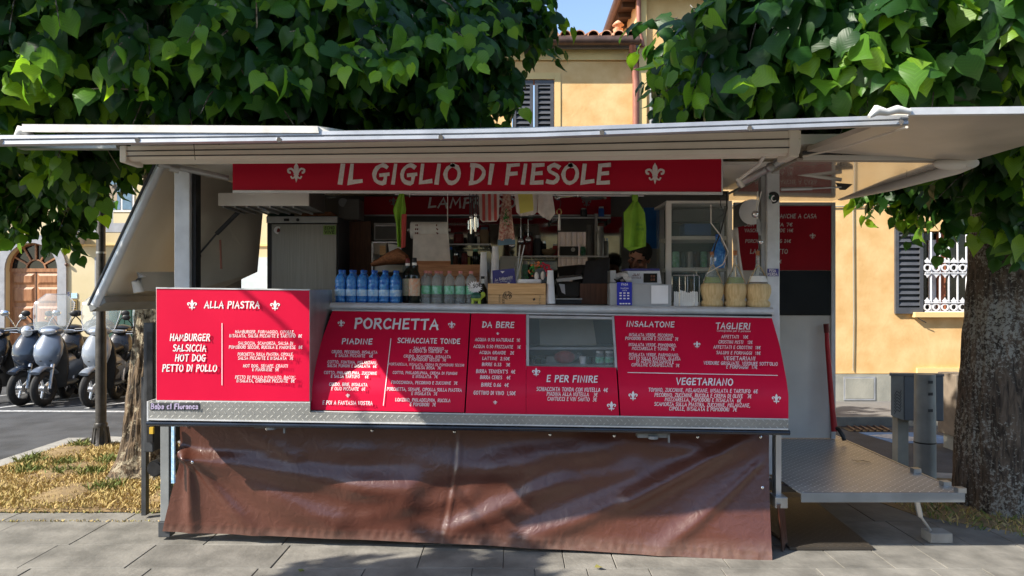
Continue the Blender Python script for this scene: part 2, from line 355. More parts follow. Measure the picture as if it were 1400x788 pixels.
def obj(name, mb, m, parent=None, label=None, kind=None, bevel=0, fix=True):
    me = bpy.data.meshes.new(name); off = root_loc(parent) if parent else Vector((0, 0, 0))
    me.from_pydata([(p[0] - off[0], p[1] - off[1], p[2] - off[2]) for p in mb.v], [], mb.f)
    me.polygons.foreach_set('use_smooth', mb.sm)
    if fix:
        bm = bmesh.new(); bm.from_mesh(me); bmesh.ops.recalc_face_normals(bm, faces=bm.faces); bm.to_mesh(me); bm.free()
    me.materials.append(M[m] if isinstance(m, str) else m)
    o = bpy.data.objects.new(name, me); C.objects.link(o)
    if parent: o.parent = parent
    if label: o['label'] = label
    if kind: o['kind'] = kind
    if bevel:
        md = o.modifiers.new('edge', 'BEVEL'); md.width = bevel; md.segments = 2; md.limit_method = 'ANGLE'; md.angle_limit = R(40)
    return o
def tag(o, label, cat, group=None):
    o['label'] = label; o['category'] = cat
    if group: o['group'] = group
    return o
def thing(name, label, cat, loc=(0, 0, 0), group=None):
    o = bpy.data.objects.new(name, None); C.objects.link(o); o.location = loc; o.empty_display_size = .1
    return tag(o, label, cat, group)
def dup(root, loc, label, rotz=0):
    r = root.copy(); C.objects.link(r); r.location = loc; r.rotation_euler = (0, 0, rotz); r['label'] = label
    for ch in list(root.children):
        c = ch.copy(); C.objects.link(c); c.parent = r
        for g in list(ch.children):
            d = g.copy(); C.objects.link(d); d.parent = c
    return r
def bx(x0, x1, y0, y1, z0, z1): return MB().box(min(x0, x1), max(x0, x1), min(y0, y1), max(y0, y1), min(z0, z1), max(z0, z1))
def pb(px0, px1, py0, py1, Y, d):   # box whose front face fills these photo pixels at depth Y, d metres deep
    return bx(X(px0, Y), X(px1, Y), Y, Y + d, Z(py1, Y), Z(py0, Y))
# ------------------------------------------------------------------ brush lettering: strokes turned into flat ribbons
G = {
'A': (6.4, "0,0 3.1,10 5.9,-.2;1,3.6 5.6,3.9"), 'B': (5.6, "0.4,0 .8,10 4,9.6 4.8,7.6 3.6,5.6 1,5.2;1,5.2 4.6,4.6 5.3,2.4 3.8,.4 .2,0"),
'C': (5.6, "5.2,8.6 3.6,9.9 1.4,8.4 .3,5 1,1.4 3,.1 5.4,1.6"), 'D': (6, ".6,0 .9,10;.2,9.9 3.4,9.4 5.6,6.6 5,3 2.8,.6 .1,.1"),
'E': (5, ".5,0 .9,9.9;.6,9.7 4.8,10.1;.8,5.2 4.2,5.6;.3,.2 4.8,.5"), 'F': (5, ".3,-.3 .9,9.9;.5,9.6 4.9,10.1;.8,5 4.2,5.4"),
'G': (6.2, "5.4,8.8 3.7,9.9 1.4,8.4 .3,5 1,1.6 3,.2 4.8,.4 5.1,4;3.0,4.4 6.2,4.9"), 'H': (6, ".3,0 .9,10;.8,4.9 5,5.4;5.1,-.2 5.6,10"),
'I': (2.2, ".6,0 1.2,10"), 'J': (4.6, "3.8,10 3.9,2 2.6,.2 .8,.2 0,1.6"), 'K': (5.6, ".4,0 .8,10;5,9.8 .9,5 5.5,0"), 'L': (5, ".9,10 .5,.4 4.9,1.2"),
'M': (7.2, ".2,0 1.3,10 3.5,3.4 6,10 6.8,0"), 'N': (6.2, ".3,0 .9,10 5.1,.2 5.8,10"), 'O': (6.4, "3.4,9.9 1.2,8.4 .2,5 1.2,1.4 3.2,.1 5.4,1.8 6.1,5.6 5,8.8 2.6,10"),
'P': (5.2, ".4,-.4 1,9.8;.3,9.4 3.8,9.9 5.1,7.8 4,5.4 .9,4.6"), 'Q': (6.6, "3.4,9.9 1.2,8.4 .2,5 1.2,1.4 3.2,.1 5.4,1.8 6.1,5.6 5,8.8 2.6,10;4,2.6 6.4,-.6"),
'R': (5.8, ".4,0 1,9.8;.3,9.4 3.9,9.9 5,7.6 3.8,5.5 1,5;2.4,5 5.6,-.3"), 'S': (5, "4.8,8.8 2.8,10 .8,8.6 1.2,6.4 4,4.6 4.6,2.4 3,.4 .3,1"),
'T': (5.8, "3.1,-.2 3.2,9.6;0,9.5 5.8,10"), 'U': (6, ".5,10 .4,3 1.8,.2 4,.3 5.3,2.8 5.6,10"), 'V': (5.8, ".1,10 2.6,.1 5.8,10"),
'W': (8, ".1,10 2,.1 4,7 5.8,.1 8,10"), 'X': (5.6, ".3,0 5.4,10;.5,9.8 5.2,0"), 'Y': (5.4, ".1,10 2.6,5;5.4,10 2.6,5 2.1,-.2"), 'Z': (5.4, ".3,9.6 5.2,9.9 .1,.4 5.3,.6"),
'0': (5, "2.6,9.9 .8,8 .3,4.6 1.2,1 2.8,.2 4.5,2.4 4.6,7 2.4,10"), '1': (3, ".2,7.8 1.8,10 1.6,0"), '2': (4.8, ".4,8 2.2,9.9 4.2,8.4 3.6,5.6 .2,.4 4.8,.6"),
'3': (4.6, ".4,9.2 2.6,9.9 4,8 2,5.4;2,5.4 4.4,4 4,1.4 2,.1 .1,1"), '4': (5, "3.2,9.9 .2,3.6 5,4;3.8,6.4 3.6,-.2"), '5': (4.8, "4.6,10 1,9.6 .8,5.6 3.6,5.6 4.4,3 3,.4 .2,.6"),
'6': (4.8, "4,9.8 1.4,7 .4,3.4 1.6,.4 3.8,.8 4.4,3.4 3,5 .8,3.8"), '7': (4.8, ".1,9.6 4.8,10 1.6,-.2"), '8': (4.8, "2.6,5.4 .6,7.4 2.4,9.9 4.2,8 2.6,5.4 .4,2.8 2.2,.1 4.5,2.4 2.6,5.4"),
'9': (4.8, "4.4,6.6 2.2,5 .5,7 2.2,9.8 4.4,8.6 4.2,4 1.8,0"), ',': (2, "1.2,1 .4,-1.6"), '.': (2, ".6,.2 1.4,.9"), "'": (1.8, "1.2,10 .8,7.8"), '+': (5, "2.5,1.4 2.5,7.6;0,4.4 5,4.6"),
'€': (5.4, "5.2,8.8 3.4,9.9 1.4,8 .8,5 1.4,1.8 3.2,.1 5.2,1.2;0,6.2 4.2,6.4;0,3.9 3.8,4.1"), ' ': (3.0, ""), '-': (4, ".3,4.8 3.8,5"), '/': (4, ".2,-.5 3.8,10.5"),
'a': (5, "4.2,6 1.6,6 .4,3 1.6,.2 4,1.6 4.4,6 4.2,0"), 'b': (5, ".6,10 .6,.2 3,.2 4.4,2.6 3.4,5.6 .7,5"), 'c': (4.4, "4.2,5.2 2,6 .4,3.2 1.8,.2 4.2,1"), 'd': (5, "4.4,10 4.2,0 1.8,.2 .4,2.8 1.6,5.8 4.2,5"),
'e': (4.6, ".6,3 4.2,3.6 3,6 1,5.4 .4,2.6 1.8,.2 4.2,.8"), 'f': (3.6, "3.4,9.4 1.8,9.6 1.4,0;.2,5.8 3,6"), 'g': (4.8, "4.2,5.4 1.6,5.8 .6,3.2 2,1 4.2,2;4.4,6 4,-2.4 1,-2.6"), 'i': (2, "1,6 1,0;1,8.2 1.1,9"), 'l': (2, "1,10 1,0"), 'm': (7, ".5,6 .5,0;.6,5 2.4,6 3.4,5 3.4,0;3.5,5 5.4,6 6.3,5 6.3,0"),
'n': (5, ".6,6 .6,0;.7,5 2.8,6 4.2,4.6 4.2,0"), 'o': (4.8, "2.6,6 .5,4.4 .8,1 2.8,.1 4.5,2 4,5 2.2,6"), 'p': (5, ".5,6 .6,-3;.6,.4 3,.2 4.4,2.6 3.2,5.8 .6,5.2"), 'r': (3.6, ".6,6 .6,0;.7,4.4 2,6 3.6,5.6"), 's': (4, "3.8,5.4 1.6,6 .6,4.6 3.4,2 2.4,.1 .2,.7"), 't': (3.4, "1.6,9 1.6,.6 3.2,.3;.1,6 3.3,6.2"), 'u': (5, ".5,6 .7,.8 3,.2 4.2,2;4.3,6 4.3,0"), 'v': (4.6, ".2,6 2.2,.1 4.4,6"), 'w': (6.4, ".1,6 1.6,.1 3.2,5 4.8,.1 6.3,6"), 'z': (4.2, ".2,6 4,6 .2,.2 4.2,.3"),
}
def ribbon(pts, w, wob=0):
    n = len(pts); Lf, Rt = [], []
    for i in range(n):
        a = pts[max(i - 1, 0)]; b = pts[i]; c = pts[min(i + 1, n - 1)]
        d1 = np.array(b) - a; d2 = np.array(c) - b
        if i == 0: d1 = d2
        if i == n - 1: d2 = d1
        d1 = d1 / (np.linalg.norm(d1) + 1e-9); d2 = d2 / (np.linalg.norm(d2) + 1e-9)
        t = d1 + d2; L_ = np.linalg.norm(t)
        t = d1 if L_ < .5 else t / L_
        nn = np.array([-t[1], t[0]]); k = 1 / max(.62, abs(np.dot(nn, np.array([-d1[1], d1[0]]))))
        ww = w * k * (1 + wob * random.uniform(-1, 1)) * .5
        e = np.zeros(2)
        if i == 0: e = -t * w * .35
        if i == n - 1: e = t * w * .35
        Lf.append(np.array(b) + nn * ww + e); Rt.append(np.array(b) - nn * ww + e)
    return Lf, Rt
def smooth_pts(pts):
    if len(pts) < 4: return [np.array(p) for p in pts]
    out = [np.array(pts[0])]
    for i in range(len(pts) - 1):
        p0 = np.array(pts[max(i - 1, 0)]); p1 = np.array(pts[i]); p2 = np.array(pts[i + 1]); p3 = np.array(pts[min(i + 2, len(pts) - 1)])
        for t in (.5, 1.0):
            out.append(.5 * ((2 * p1) + (-p0 + p2) * t + (2 * p0 - 5 * p1 + 4 * p2 - p3) * t * t + (-p0 + 3 * p1 - 3 * p2 + p3) * t ** 3))
    return out
CURVY = set('BCDGJOPQRSU023568€9abcdegmnopsu')
def text_strokes(s):
    x = 0; out = []
    for ch in s:
        if ch not in G: ch = ch.upper() if ch.upper() in G else ' '
        w, d = G[ch]
        for st in d.split(';'):
            if not st.strip(): continue
            pts = [tuple(float(q) for q in p.split(',')) for p in st.split()]
            pts = [(a + x, b) for a, b in pts]
            out.append(smooth_pts(pts) if ch in CURVY else [np.array(p) for p in pts])
        x += w + 1.7
    return out, max(x - 1.7, 1)
def lettering(mb, s, cx, base, h, width, surf, slant=0.06, weight=1.5, tilt=.0, wob=.12, align='c', vert=False):
    """s centred on photo pixel cx with its baseline at photo pixel row base, cap height h px, total width px; surf(px,py,k)->point lying on the printed surface"""
    st, W = text_strokes(s); sx = width / W; sy = h / 10.0; k = 0
    for poly in st:
        q = [np.array((p[0] * sx, p[1] * sy)) for p in poly]
        w = weight * .5 * (sx + sy)
        Lf, Rt = ribbon(q, w, wob); n = len(Lf); vs = []
        for p in Lf + Rt:
            u = p[0] + slant * p[1] - (width / 2 if align == 'c' else 0); v = p[1]
            if vert: a, b_ = cx + v, base + u
            else: a, b_ = cx + u, base - v + tilt * u
            vs.append(surf(a, b_, k))
        mb.add(vs, [(i, i + 1, n + i + 1, n + i) for i in range(n - 1)]); k += 1
    return mb
def fleur(mb, cx, cy, h, surf, tilt=0):
    u = h / 2.0
    def poly(pts, k):
        mb.add([surf(cx + a * u, cy - b * u + tilt * a * u, k) for a, b in pts], [tuple(range(len(pts)))])
    poly([(0, 1), (.2, .62), (.24, .36), (.1, .02), (.07, -.14), (-.07, -.14), (-.1, .02), (-.24, .36), (-.2, .62)], 0)
    for s_ in (1, -1):
        pts = [(.10, -.12), (.2, .18), (.42, .44), (.7, .46), (.9, .28), (.88, .06), (.72, -.06), (.56, .04)]
        Lf, Rt = ribbon([np.array(p) for p in smooth_pts([(.12, -.14), (.26, .16), (.5, .36), (.78, .26), (.74, .02), (.6, -.02)])], .2)
        n = len(Lf)
        mb.add([surf(cx + s_ * p[0] * u, cy - p[1] * u + tilt * p[0] * s_ * u, 1) for p in Lf + Rt], [(i, i + 1, n + i + 1, n + i) for i in range(n - 1)])
        Lf, Rt = ribbon([np.array(p) for p in smooth_pts([(.1, -.26), (.2, -.5), (.4, -.56), (.5, -.4)])], .15)
        n = len(Lf)
        mb.add([surf(cx + s_ * p[0] * u, cy - p[1] * u + tilt * p[0] * s_ * u, 2) for p in Lf + Rt], [(i, i + 1, n + i + 1, n + i) for i in range(n - 1)])
    poly([(-.26, -.17), (.26, -.17), (.26, -.25), (-.26, -.25)], 3)
    poly([(-.07, -.27), (.07, -.27), (.13, -.6), (0, -1), (-.13, -.6)], 4)
    return mb
def rect(mb, x0, y0, x1, y1, w, surf, k=5):
    dx, dy = x1 - x0, y1 - y0; L_ = math.hypot(dx, dy); nx, ny = -dy / L_ * w / 2, dx / L_ * w / 2; n = 10; vs = []
    for i in range(n + 1):
        t = i / n; vs.append(surf(x0 + dx * t + nx, y0 + dy * t + ny, k))
    for i in range(n + 1):
        t = i / n; vs.append(surf(x0 + dx * t - nx, y0 + dy * t - ny, k))
    mb.add(vs, [(i, i + 1, n + 2 + i, n + 1 + i) for i in range(n)]); return mb
# ================================================================== GROUND
def struct(o): o['kind'] = 'structure'; return o
RZ = -.12
struct(obj('road', bx(-80, 80, -60, 120, RZ - .3, RZ), 'asphalt'))
# near pavement: x from -4.65, y up to an oblique kerb line
def kerb_y(x): return 8.2 - (x + 4.65) * (8.2 - 6.55) / 8.15
bed = MB().prism([(-4.65, -12, -.115), (16, -12, -.115), (16, 4.0, -.115), (3.6, 6.55, -.115), (-4.65, 8.2, -.115)], [(-4.65, -12, -.012), (16, -12, -.012), (16, 4.0, -.012), (3.6, 6.55, -.012), (-4.65, 8.2, -.012)])
pave = struct(obj('pavement', bed, 'joint_dirt'))
rows = [2.9, 3.42, 3.92, 4.33, 4.73, 5.22]
slab_cache = 0
def slab(x0, x1, y0, y1, m='slab', skew=0.0):
    g = random.choice([.0012, .0018, .003]); z = random.uniform(-.002, .001); t = random.uniform(-.001, .001)
    a = [(x0 + g + skew * (y0 - 4), y0 + g), (x1 - g + skew * (y0 - 4), y0 + g), (x1 - g + skew * (y1 - 4), y1 - g), (x0 + g + skew * (y1 - 4), y1 - g)]
    mb = MB(); e = .003
    bot = [(p[0], p[1], -.05) for p in a]; mid = [(p[0], p[1], z - e) for p in a]
    cx_, cy_ = sum(p[0] for p in a) / 4, sum(p[1] for p in a) / 4
    top = [(p[0] + (e if p[0] < cx_ else -e), p[1] + (e if p[1] < cy_ else -e), z + t * (1 if i % 2 else -1)) for i, p in enumerate(a)]
    mb.rings([[Vector(p) for p in bot], [Vector(p) for p in mid], [Vector(p) for p in top]], smooth=False)
    return obj('slab', mb, m, pave)
for j in range(len(rows) - 1):
    x = -5.0 + random.uniform(0, .4)
    while x < 6.2:
        w = random.choice([.5, .62, .7, .85]) if x < -.3 else random.choice([.3, .36, .42, .55, .66])
        if x + w > -4.62: slab(max(x, -4.62), x + w, rows[j], rows[j + 1], skew=0.0)
        x += w
x = -4.4
while x < -2.2:                                     # narrow edging beside the grass
    w = random.uniform(.7, 1.0); slab(x, x + w, 5.22, 5.42, 'slab'); x += w
for (y0, y1) in ((5.22, 5.72), (5.72, 6.2)):
    x = -2.2
    while x < 3.3:
        w = random.choice([.5, .62, .75]); slab(x, x + w, y0, y1, 'slab_dark', 0.0); x += w
# kerb stones
y = 5.4
while y < 8.1:
    l = min(1.0, 8.2 - y); obj('kerb_stone', bx(-4.88, -4.66, y + .004, y + l - .004, -.2, random.uniform(-.004, .004) + .004), 'kerb_stone', pave, bevel=.012); y += 1.0
x = -4.62
while x < 3.4:
    x1 = x + .95; y0, y1 = kerb_y(x), kerb_y(x1)
    mb = MB().prism([(x, y0 - .1, -.2), (x1, y1 - .1, -.2), (x1, y1 + .12, -.2), (x, y0 + .12, -.2)], [(x, y0 - .1, .006), (x1 - .006, y1 - .1, .006), (x1 - .006, y1 + .12, .006), (x, y0 + .12, .006)])
    obj('kerb_stone', mb, 'kerb_stone', pave, bevel=.012); x = x1
# far pavement, its kerb and the buildings' feet
far = struct(obj('far_pavement', bx(-3.2, 30, 9.75, 11.3, -.2, 0), 'far_pavement', bevel=.01))
obj('kerb_stone', bx(2, 30, 9.60, 9.745, -.2, -.003), 'slab_dark', far, bevel=.01)
far2 = struct(obj('left_pavement', bx(-60, -3.3, 14.6, 20, -.2, 0), 'far_pavement', bevel=.01))
# painted parking lines
def flat(pts, z0, h): return MB().prism([(p[0], p[1], z0) for p in pts], [(p[0], p[1], z0 + h) for p in pts])
struct(obj('parking_line', flat([(-14, 10.95), (-4.4, 10.68), (-4.4, 10.78), (-14, 11.05)], RZ - .01, .014), 'road_paint'))
for xx in (-9.2, -7.7, -6.35, -5.1):
    struct(obj('bay_line', flat([(xx, 11.07), (xx + .09, 11.07), (xx + 1.0, 12.9), (xx + .91, 12.9)], RZ - .01, .014), 'road_paint'))
bp_ = obj('blue_bay_marking', flat([(4.35, 8.5), (5.35, 8.5), (5.05, 9.15), (4.25, 9.15)], RZ - .01, .014), 'blue_paint'); struct(bp_)
obj('marking_stripe', flat([(4.28, 8.95), (4.6, 9.02), (4.9, 8.66), (4.55, 8.6)], RZ + .004, .004), 'road_paint', bp_)
dr = obj('drain_grate', bx(X(1150, 9.45), X(1208, 9.45), 9.2, 9.55, RZ - .02, RZ + .006), 'dark_metal'); tag(dr, 'rusty iron drain grate in the road beside the far kerb', 'drain grate')
for i in range(6):
    xx = X(1156, 9.45) + i * .085; obj('grate_bar', flat([(xx, 9.22), (xx + .025, 9.22), (xx + .07, 9.53), (xx + .045, 9.53)], RZ + .006, .02), 'gutter', dr)
# ================================================================== verge
def verge_in(x, y): return 5.44 < y < 7.85 - (x + 4.5) * .12 and -4.62 < x < -2.0
mb = MB(); rowsv = []
for j in range(15):
    yy = 5.43 + j * (2.45 / 14); rowsv.append([(-4.64 + i * (2.6 / 20), yy, .004 + .03 * math.sin(i * .9) * math.sin(j * .7) * (0 < i < 20) * (0 < j < 14) + (.02 if 0 < j < 14 else 0)) for i in range(21)])
vg = struct(obj('verge_soil', mb.grid(rowsv), 'soil'))
def blades(name, pts, hts, tones, parent=None, spread=.5):
    n = len(pts); pts = np.array(pts); hts = np.array(hts)[:, None]; ang = rng.uniform(0, 6.283, n)
    d = np.stack([np.cos(ang), np.sin(ang), np.zeros(n)], 1); lean = rng.normal(0, spread, (n, 3)); lean[:, 2] = 1; lean /= np.linalg.norm(lean, axis=1)[:, None]
    w = .0035 + .003 * rng.random((n, 1))
    v = np.stack([pts - d * w, pts + d * w, pts + lean * hts * .6 + d * w * .8, pts + lean * hts + lean * [1, 1, -.15] * hts * .3], 1).reshape(-1, 3)
    me = bpy.data.meshes.new(name); me.vertices.add(4 * n); me.vertices.foreach_set('co', v.ravel())
    me.loops.add(4 * n); me.loops.foreach_set('vertex_index', np.arange(4 * n)); me.polygons.add(n); me.polygons.foreach_set('loop_start', np.arange(n) * 4); me.polygons.foreach_set('loop_total', np.full(n, 4))
    me.update(calc_edges=True); a = me.attributes.new('tone', 'FLOAT', 'POINT'); a.data.foreach_set('value', np.repeat(np.array(tones), 4).astype(np.float32))
    me.materials.append(M['grass']); o = bpy.data.objects.new(name, me); C.objects.link(o); o['kind'] = 'stuff'
    if parent: o.parent = parent
    return o
pts, hts, tn = [], [], []
clumps = [(random.uniform(-4.6, -2.1), random.uniform(5.45, 7.8)) for _ in range(46)]
for _ in range(26000):
    x, y = random.uniform(-4.6, -2.05), random.uniform(5.44, 7.8)
    if not verge_in(x, y): continue
    dry = .5 + .5 * math.sin(x * 2.3 + 1) * math.sin(y * 3.1); green = min(math.hypot(x - c[0], y - c[1]) for c in clumps[:24])
    if green < .13 * random.random() + .03: t = random.uniform(.7, 1); h = random.uniform(.04, .10)
    else: t = random.uniform(0, .45) * (.6 + .6 * dry); h = random.uniform(.02, .05)
    pts.append((x, y, .02)); hts.append(h); tn.append(t)
for cxx, n_, sp in ((-2.62, 500, .45), (-2.1, 400, .3), (-3.6, 300, .3)):         # tufts in the joint by the edging
    for _ in range(n_ // 3): pts.append((cxx + random.gauss(0, sp), 5.42 + random.gauss(0, .012), 0)); hts.append(random.uniform(.015, .04)); tn.append(random.choice([.1, .3, .9]))
for _ in range(260): pts.append((-3.1 + random.gauss(0, .5), 5.215 + random.gauss(0, .01), -.004)); hts.append(random.uniform(.01, .025)); tn.append(random.choice([.1, .3, .6]))
for _ in range(900):
    a_ = random.uniform(2.6, 6.0); r_ = random.uniform(.33, .8); x, y = 3.68 + r_ * math.cos(a_), 5.6 + r_ * math.sin(a_)
    if y < 6.3: pts.append((x, y, 0)); hts.append(random.uniform(.02, .07)); tn.append(random.choice([.1, .35, .8, .95]))
gr = blades('dry_grass', pts, hts, tn)
struct(obj('earth_by_right_tree', flat([(2.55, 6.5), (2.9, 5.35), (3.4, 4.95), (5.5, 4.9), (5.6, 6.3)], -.02, .024), 'soil'))
lt = MB()
for k in range(30):
    a_ = random.uniform(0, 6.28)
    if k < 22: x, y = 3.5 + random.uniform(-.5, .4), 5.15 + random.uniform(-.1, .25)
    elif k < 24: x, y = random.uniform(-1.2, .6), random.uniform(4.25, 4.4)
    else: x, y = random.uniform(-4.4, -2.4), random.uniform(5.3, 7)
    z = .012 if k < 24 and k >= 22 else .035; s_ = random.uniform(.015, .035)
    p = [(x + s_ * math.cos(a_ + t) * r, y + s_ * math.sin(a_ + t) * r, z + q) for t, r, q in ((0, 1, .008), (1.2, .7, 0), (2.4, .8, .01), (3.6, .7, 0), (5, .75, .006))]
    lt.add(p, [(0, 1, 2, 3, 4)])
obj('leaf_litter', lt, 'litter', kind='stuff', fix=False)
# ================================================================== BUILDINGS
def panels(*a): pass
# ---- yellow house with the grilled window (facade plane Y = 11)
FY = 11.0
# its top front is out of frame; the low wing on its left shares the facade plane
tall = thing('yellow_house', 'tall yellow stucco house with brown eave standing on the right behind the stand', 'house', (6, FY, 0))
xl = X(874, FY)
w0, w1, wz0, wz1 = X(1262, FY), X(1345, FY), Z(428, FY), Z(318, FY)      # grilled window opening
wall = MB(); D_ = .35
wall.box(xl, w0, FY, FY + D_, Z(511, FY), 6.0); wall.box(w1, 16, FY, FY + D_, Z(511, FY), 6.0)
wall.box(w0, w1, FY, FY + D_, Z(511, FY), wz0); wall.box(w0, w1, FY, FY + D_, wz1 + .02, 6.0)
wall.box(xl, xl + .3, FY + D_, FY + 9, 0, 6.0); wall.box(xl, 16, FY + 9, FY + 9.3, 0, 6)
obj('wall', wall, 'plaster_yellow', tall)
obj('wall_return', bx(xl - .012, xl + .10, FY - .05, FY - .004, 0, 6.0), 'plaster_pale', tall)
bs = MB(); bx0, bx1, bz0, bz1 = X(1295, FY), X(1328, FY), Z(552, FY), Z(513, FY)
bs.box(xl, bx0, FY - .03, FY + D_, 0, Z(512, FY)); bs.box(bx1, 16, FY - .03, FY + D_, 0, Z(512, FY)); bs.box(bx0, bx1, FY - .03, FY + D_, 0, bz0)
obj('plinth', bs, 'plaster_grey', tall)
obj('stone_band', bx(X(1252, FY), X(1420, FY), FY - .05, FY - .005, Z(511.5, FY), Z(503, FY)), 'plaster_pale', tall)
obj('hatch', bx(X(1154, FY), X(1193, FY), FY - .045, FY - .02, Z(545, FY), Z(517, FY)), 'plaster_grey', tall, bevel=.006)
obj('hatch_frame', MB().box(X(1152, FY), X(1195, FY), FY - .042, FY - .032, Z(547, FY), Z(515, FY)), 'stone_trim', tall)
obj('cellar_opening', bx(bx0 - .01, bx1 + .01, FY + .12, FY + .16, 0.01, Z(505, FY)), 'window_dark', tall)
for k in range(4): obj('cellar_bar', MB().cyl((bx0 + .05 + k * .09, FY + .03, 0.02), (bx0 + .05 + k * .09, FY + .03, bz1), .012, n=8), 'white_iron', tall)
# window with white iron grille
win = obj('window', bx(w0, w1, FY + .2, FY + .24, wz0, wz1 + .02), 'window_dark', tall, label='ground floor window behind a white wrought iron grille')
mb = MB(); mb.box(w0 + .30, w0 + .36, FY + .14, FY + .19, wz0, wz1); mb.box(w0 + .34, w0 + .43, FY + .16, FY + .195, wz0, wz1)
obj('window_frame', mb, 'brick_red', win)
obj('curtain', bx(w0 + .18, w0 + .29, FY + .17, FY + .195, wz0, wz1 - .1), 'curtain', win)
obj('sill', bx(X(1246, FY), X(1345, FY), FY - .1, FY - .002, Z(434, FY), Z(427, FY)), 'plaster_pale', tall, bevel=.006)
gy = FY - .03; step = (X(1325, FY) - X(1265, FY)) / 5
for k in range(7):
    xx = X(1265.5, FY) + k * step
    obj('grille_bar', MB().cyl((xx - step / 2, gy, Z(427, FY)), (xx - step / 2, gy, Z(318, FY)), .013, n=8), 'white_iron', tall)
    for zc, top in ((Z(366.5, FY), 1), (Z(420, FY), 0)):
        g_ = MB(); n = 14; r0, r1 = .058, .036
        if top == 0: r0 = .055
        for a in range(n):
            t0, t1 = 2 * math.pi * a / n, 2 * math.pi * (a + 1) / n
            g_.prism([(xx + r0 * math.cos(t0), gy - .022, zc + r0 * math.sin(t0)), (xx + r0 * math.cos(t1), gy - .022, zc + r0 * math.sin(t1)), (xx + r1 * math.cos(t1), gy - .022, zc + r1 * math.sin(t1)), (xx + r1 * math.cos(t0), gy - .022, zc + r1 * math.sin(t0))],
                     [(xx + r0 * math.cos(t0), gy - .008, zc + r0 * math.sin(t0)), (xx + r0 * math.cos(t1), gy - .008, zc + r0 * math.sin(t1)), (xx + r1 * math.cos(t1), gy - .008, zc + r1 * math.sin(t1)), (xx + r1 * math.cos(t0), gy - .008, zc + r1 * math.sin(t0))])
        for sgn in ((1, -1) if top else (1,)):
            o_ = zc + sgn * (.062 if top else .055)
            g_.ext([(xx, gy - .021, o_ + sgn * .085), (xx + .02, gy - .021, o_ + sgn * .055), (xx + .045, gy - .021, o_ + sgn * .04), (xx + .03, gy - .021, o_ + sgn * .02), (xx, gy - .021, o_), (xx - .03, gy - .021, o_ + sgn * .02), (xx - .045, gy - .021, o_ + sgn * .04), (xx - .02, gy - .021, o_ + sgn * .055)], (0, .012, 0))
        obj('grille_rosette', g_, 'white_iron', tall)
for py in (359, 373.5, 414, 426):
    obj('grille_rail', bx(X(1262, FY), X(1338, FY), gy - .03, gy - .018, Z(py, FY) - .008, Z(py, FY) + .008), 'white_iron', tall)
# open shutter leaf lying against the wall
def shutter(parent, x0, x1, z0, z1, Y, m='grey_shutter', gap=.085):
    s_ = obj('shutter', MB().box(x0, x0 + .05, Y - .05, Y - .01, z0, z1).box(x1 - .05, x1, Y - .05, Y - .01, z0, z1).box(x0 + .05, x1 - .05, Y - .05, Y - .01, z0, z0 + .09).box(x0 + .05, x1 - .05, Y - .05, Y - .01, z1 - .07, z1), m, parent)
    obj('shutter_backing', bx(x0 + .05, x1 - .05, Y - .012, Y - .006, z0 + .09, z1 - .07), 'black_plastic', s_)
    z = z0 + .13
    while z < z1 - .09:
        obj('slat', MB().prism([(x0 + .05, Y - .048, z - .012), (x1 - .05, Y - .048, z - .012), (x1 - .05, Y - .040, z - .004), (x0 + .05, Y - .040, z - .004)], [(x0 + .05, Y - .022, z + .036), (x1 - .05, Y - .022, z + .036), (x1 - .05, Y - .014, z + .044), (x0 + .05, Y - .014, z + .044)]), m, s_)
        z += gap
    return s_
shutter(tall, X(1222, FY), X(1260, FY), Z(429, FY), Z(312, FY), FY)
obj('shutter_catch', MB().tube([(X(1247, FY), FY - .03, Z(428, FY)), (X(1252, FY), FY - .09, Z(436, FY)), (X(1262, FY), FY - .08, Z(441, FY))], .008), 'dark_metal', tall)
# eave and soffit of the tall house (its roof runs out of frame above)
ex = X(848, 11.2)
rf = obj('roof', MB().prism([(ex + .03, FY - .45, 6.10), (7.5, FY - .45, 8.2), (7.5, FY + 9.8, 8.2), (ex + .03, FY + 9.8, 6.10)], [(ex + .03, FY - .45, 6.2), (7.5, FY - .45, 8.3), (7.5, FY + 9.8, 8.3), (ex + .03, FY + 9.8, 6.2)]), 'terracotta', tall)
obj('soffit', bx(ex + .02, 16, FY - .4, FY + 9.6, 6.003, 6.06), 'soffit_wood', tall)
for k in range(11): obj('rafter', bx(ex + .05, xl - .004, FY - .1 + k * .42, FY - .02 + k * .42, 5.93, 6.0), 'soffit_wood', rf if False else tall)
obj('gutter', MB().tube([(ex - .01, FY - .5, 6.06), (ex - .01, FY + 9.6, 6.06)], .065, 10), 'gutter', tall)
obj('downpipe', MB().tube([(xl - .02, FY - .07, 5.95), (xl - .02, FY - .07, 5.45), (xl + .02, FY - .07, 5.3), (xl + .04, FY - .07, 5.2)], .035), 'copper_pipe', tall)
obj('facade_cable', MB().tube([(xl + .1, FY - .02, 2.9), (4.6, FY - .02, 2.86), (6.6, FY - .02, 2.9), (9, FY - .02, 2.88)], .009, 6).tube([(5.02, FY - .02, 2.86), (5.03, FY - .02, 1.2), (5.02, FY - .02, .45)], .008, 6), 'plaster_grey', tall)
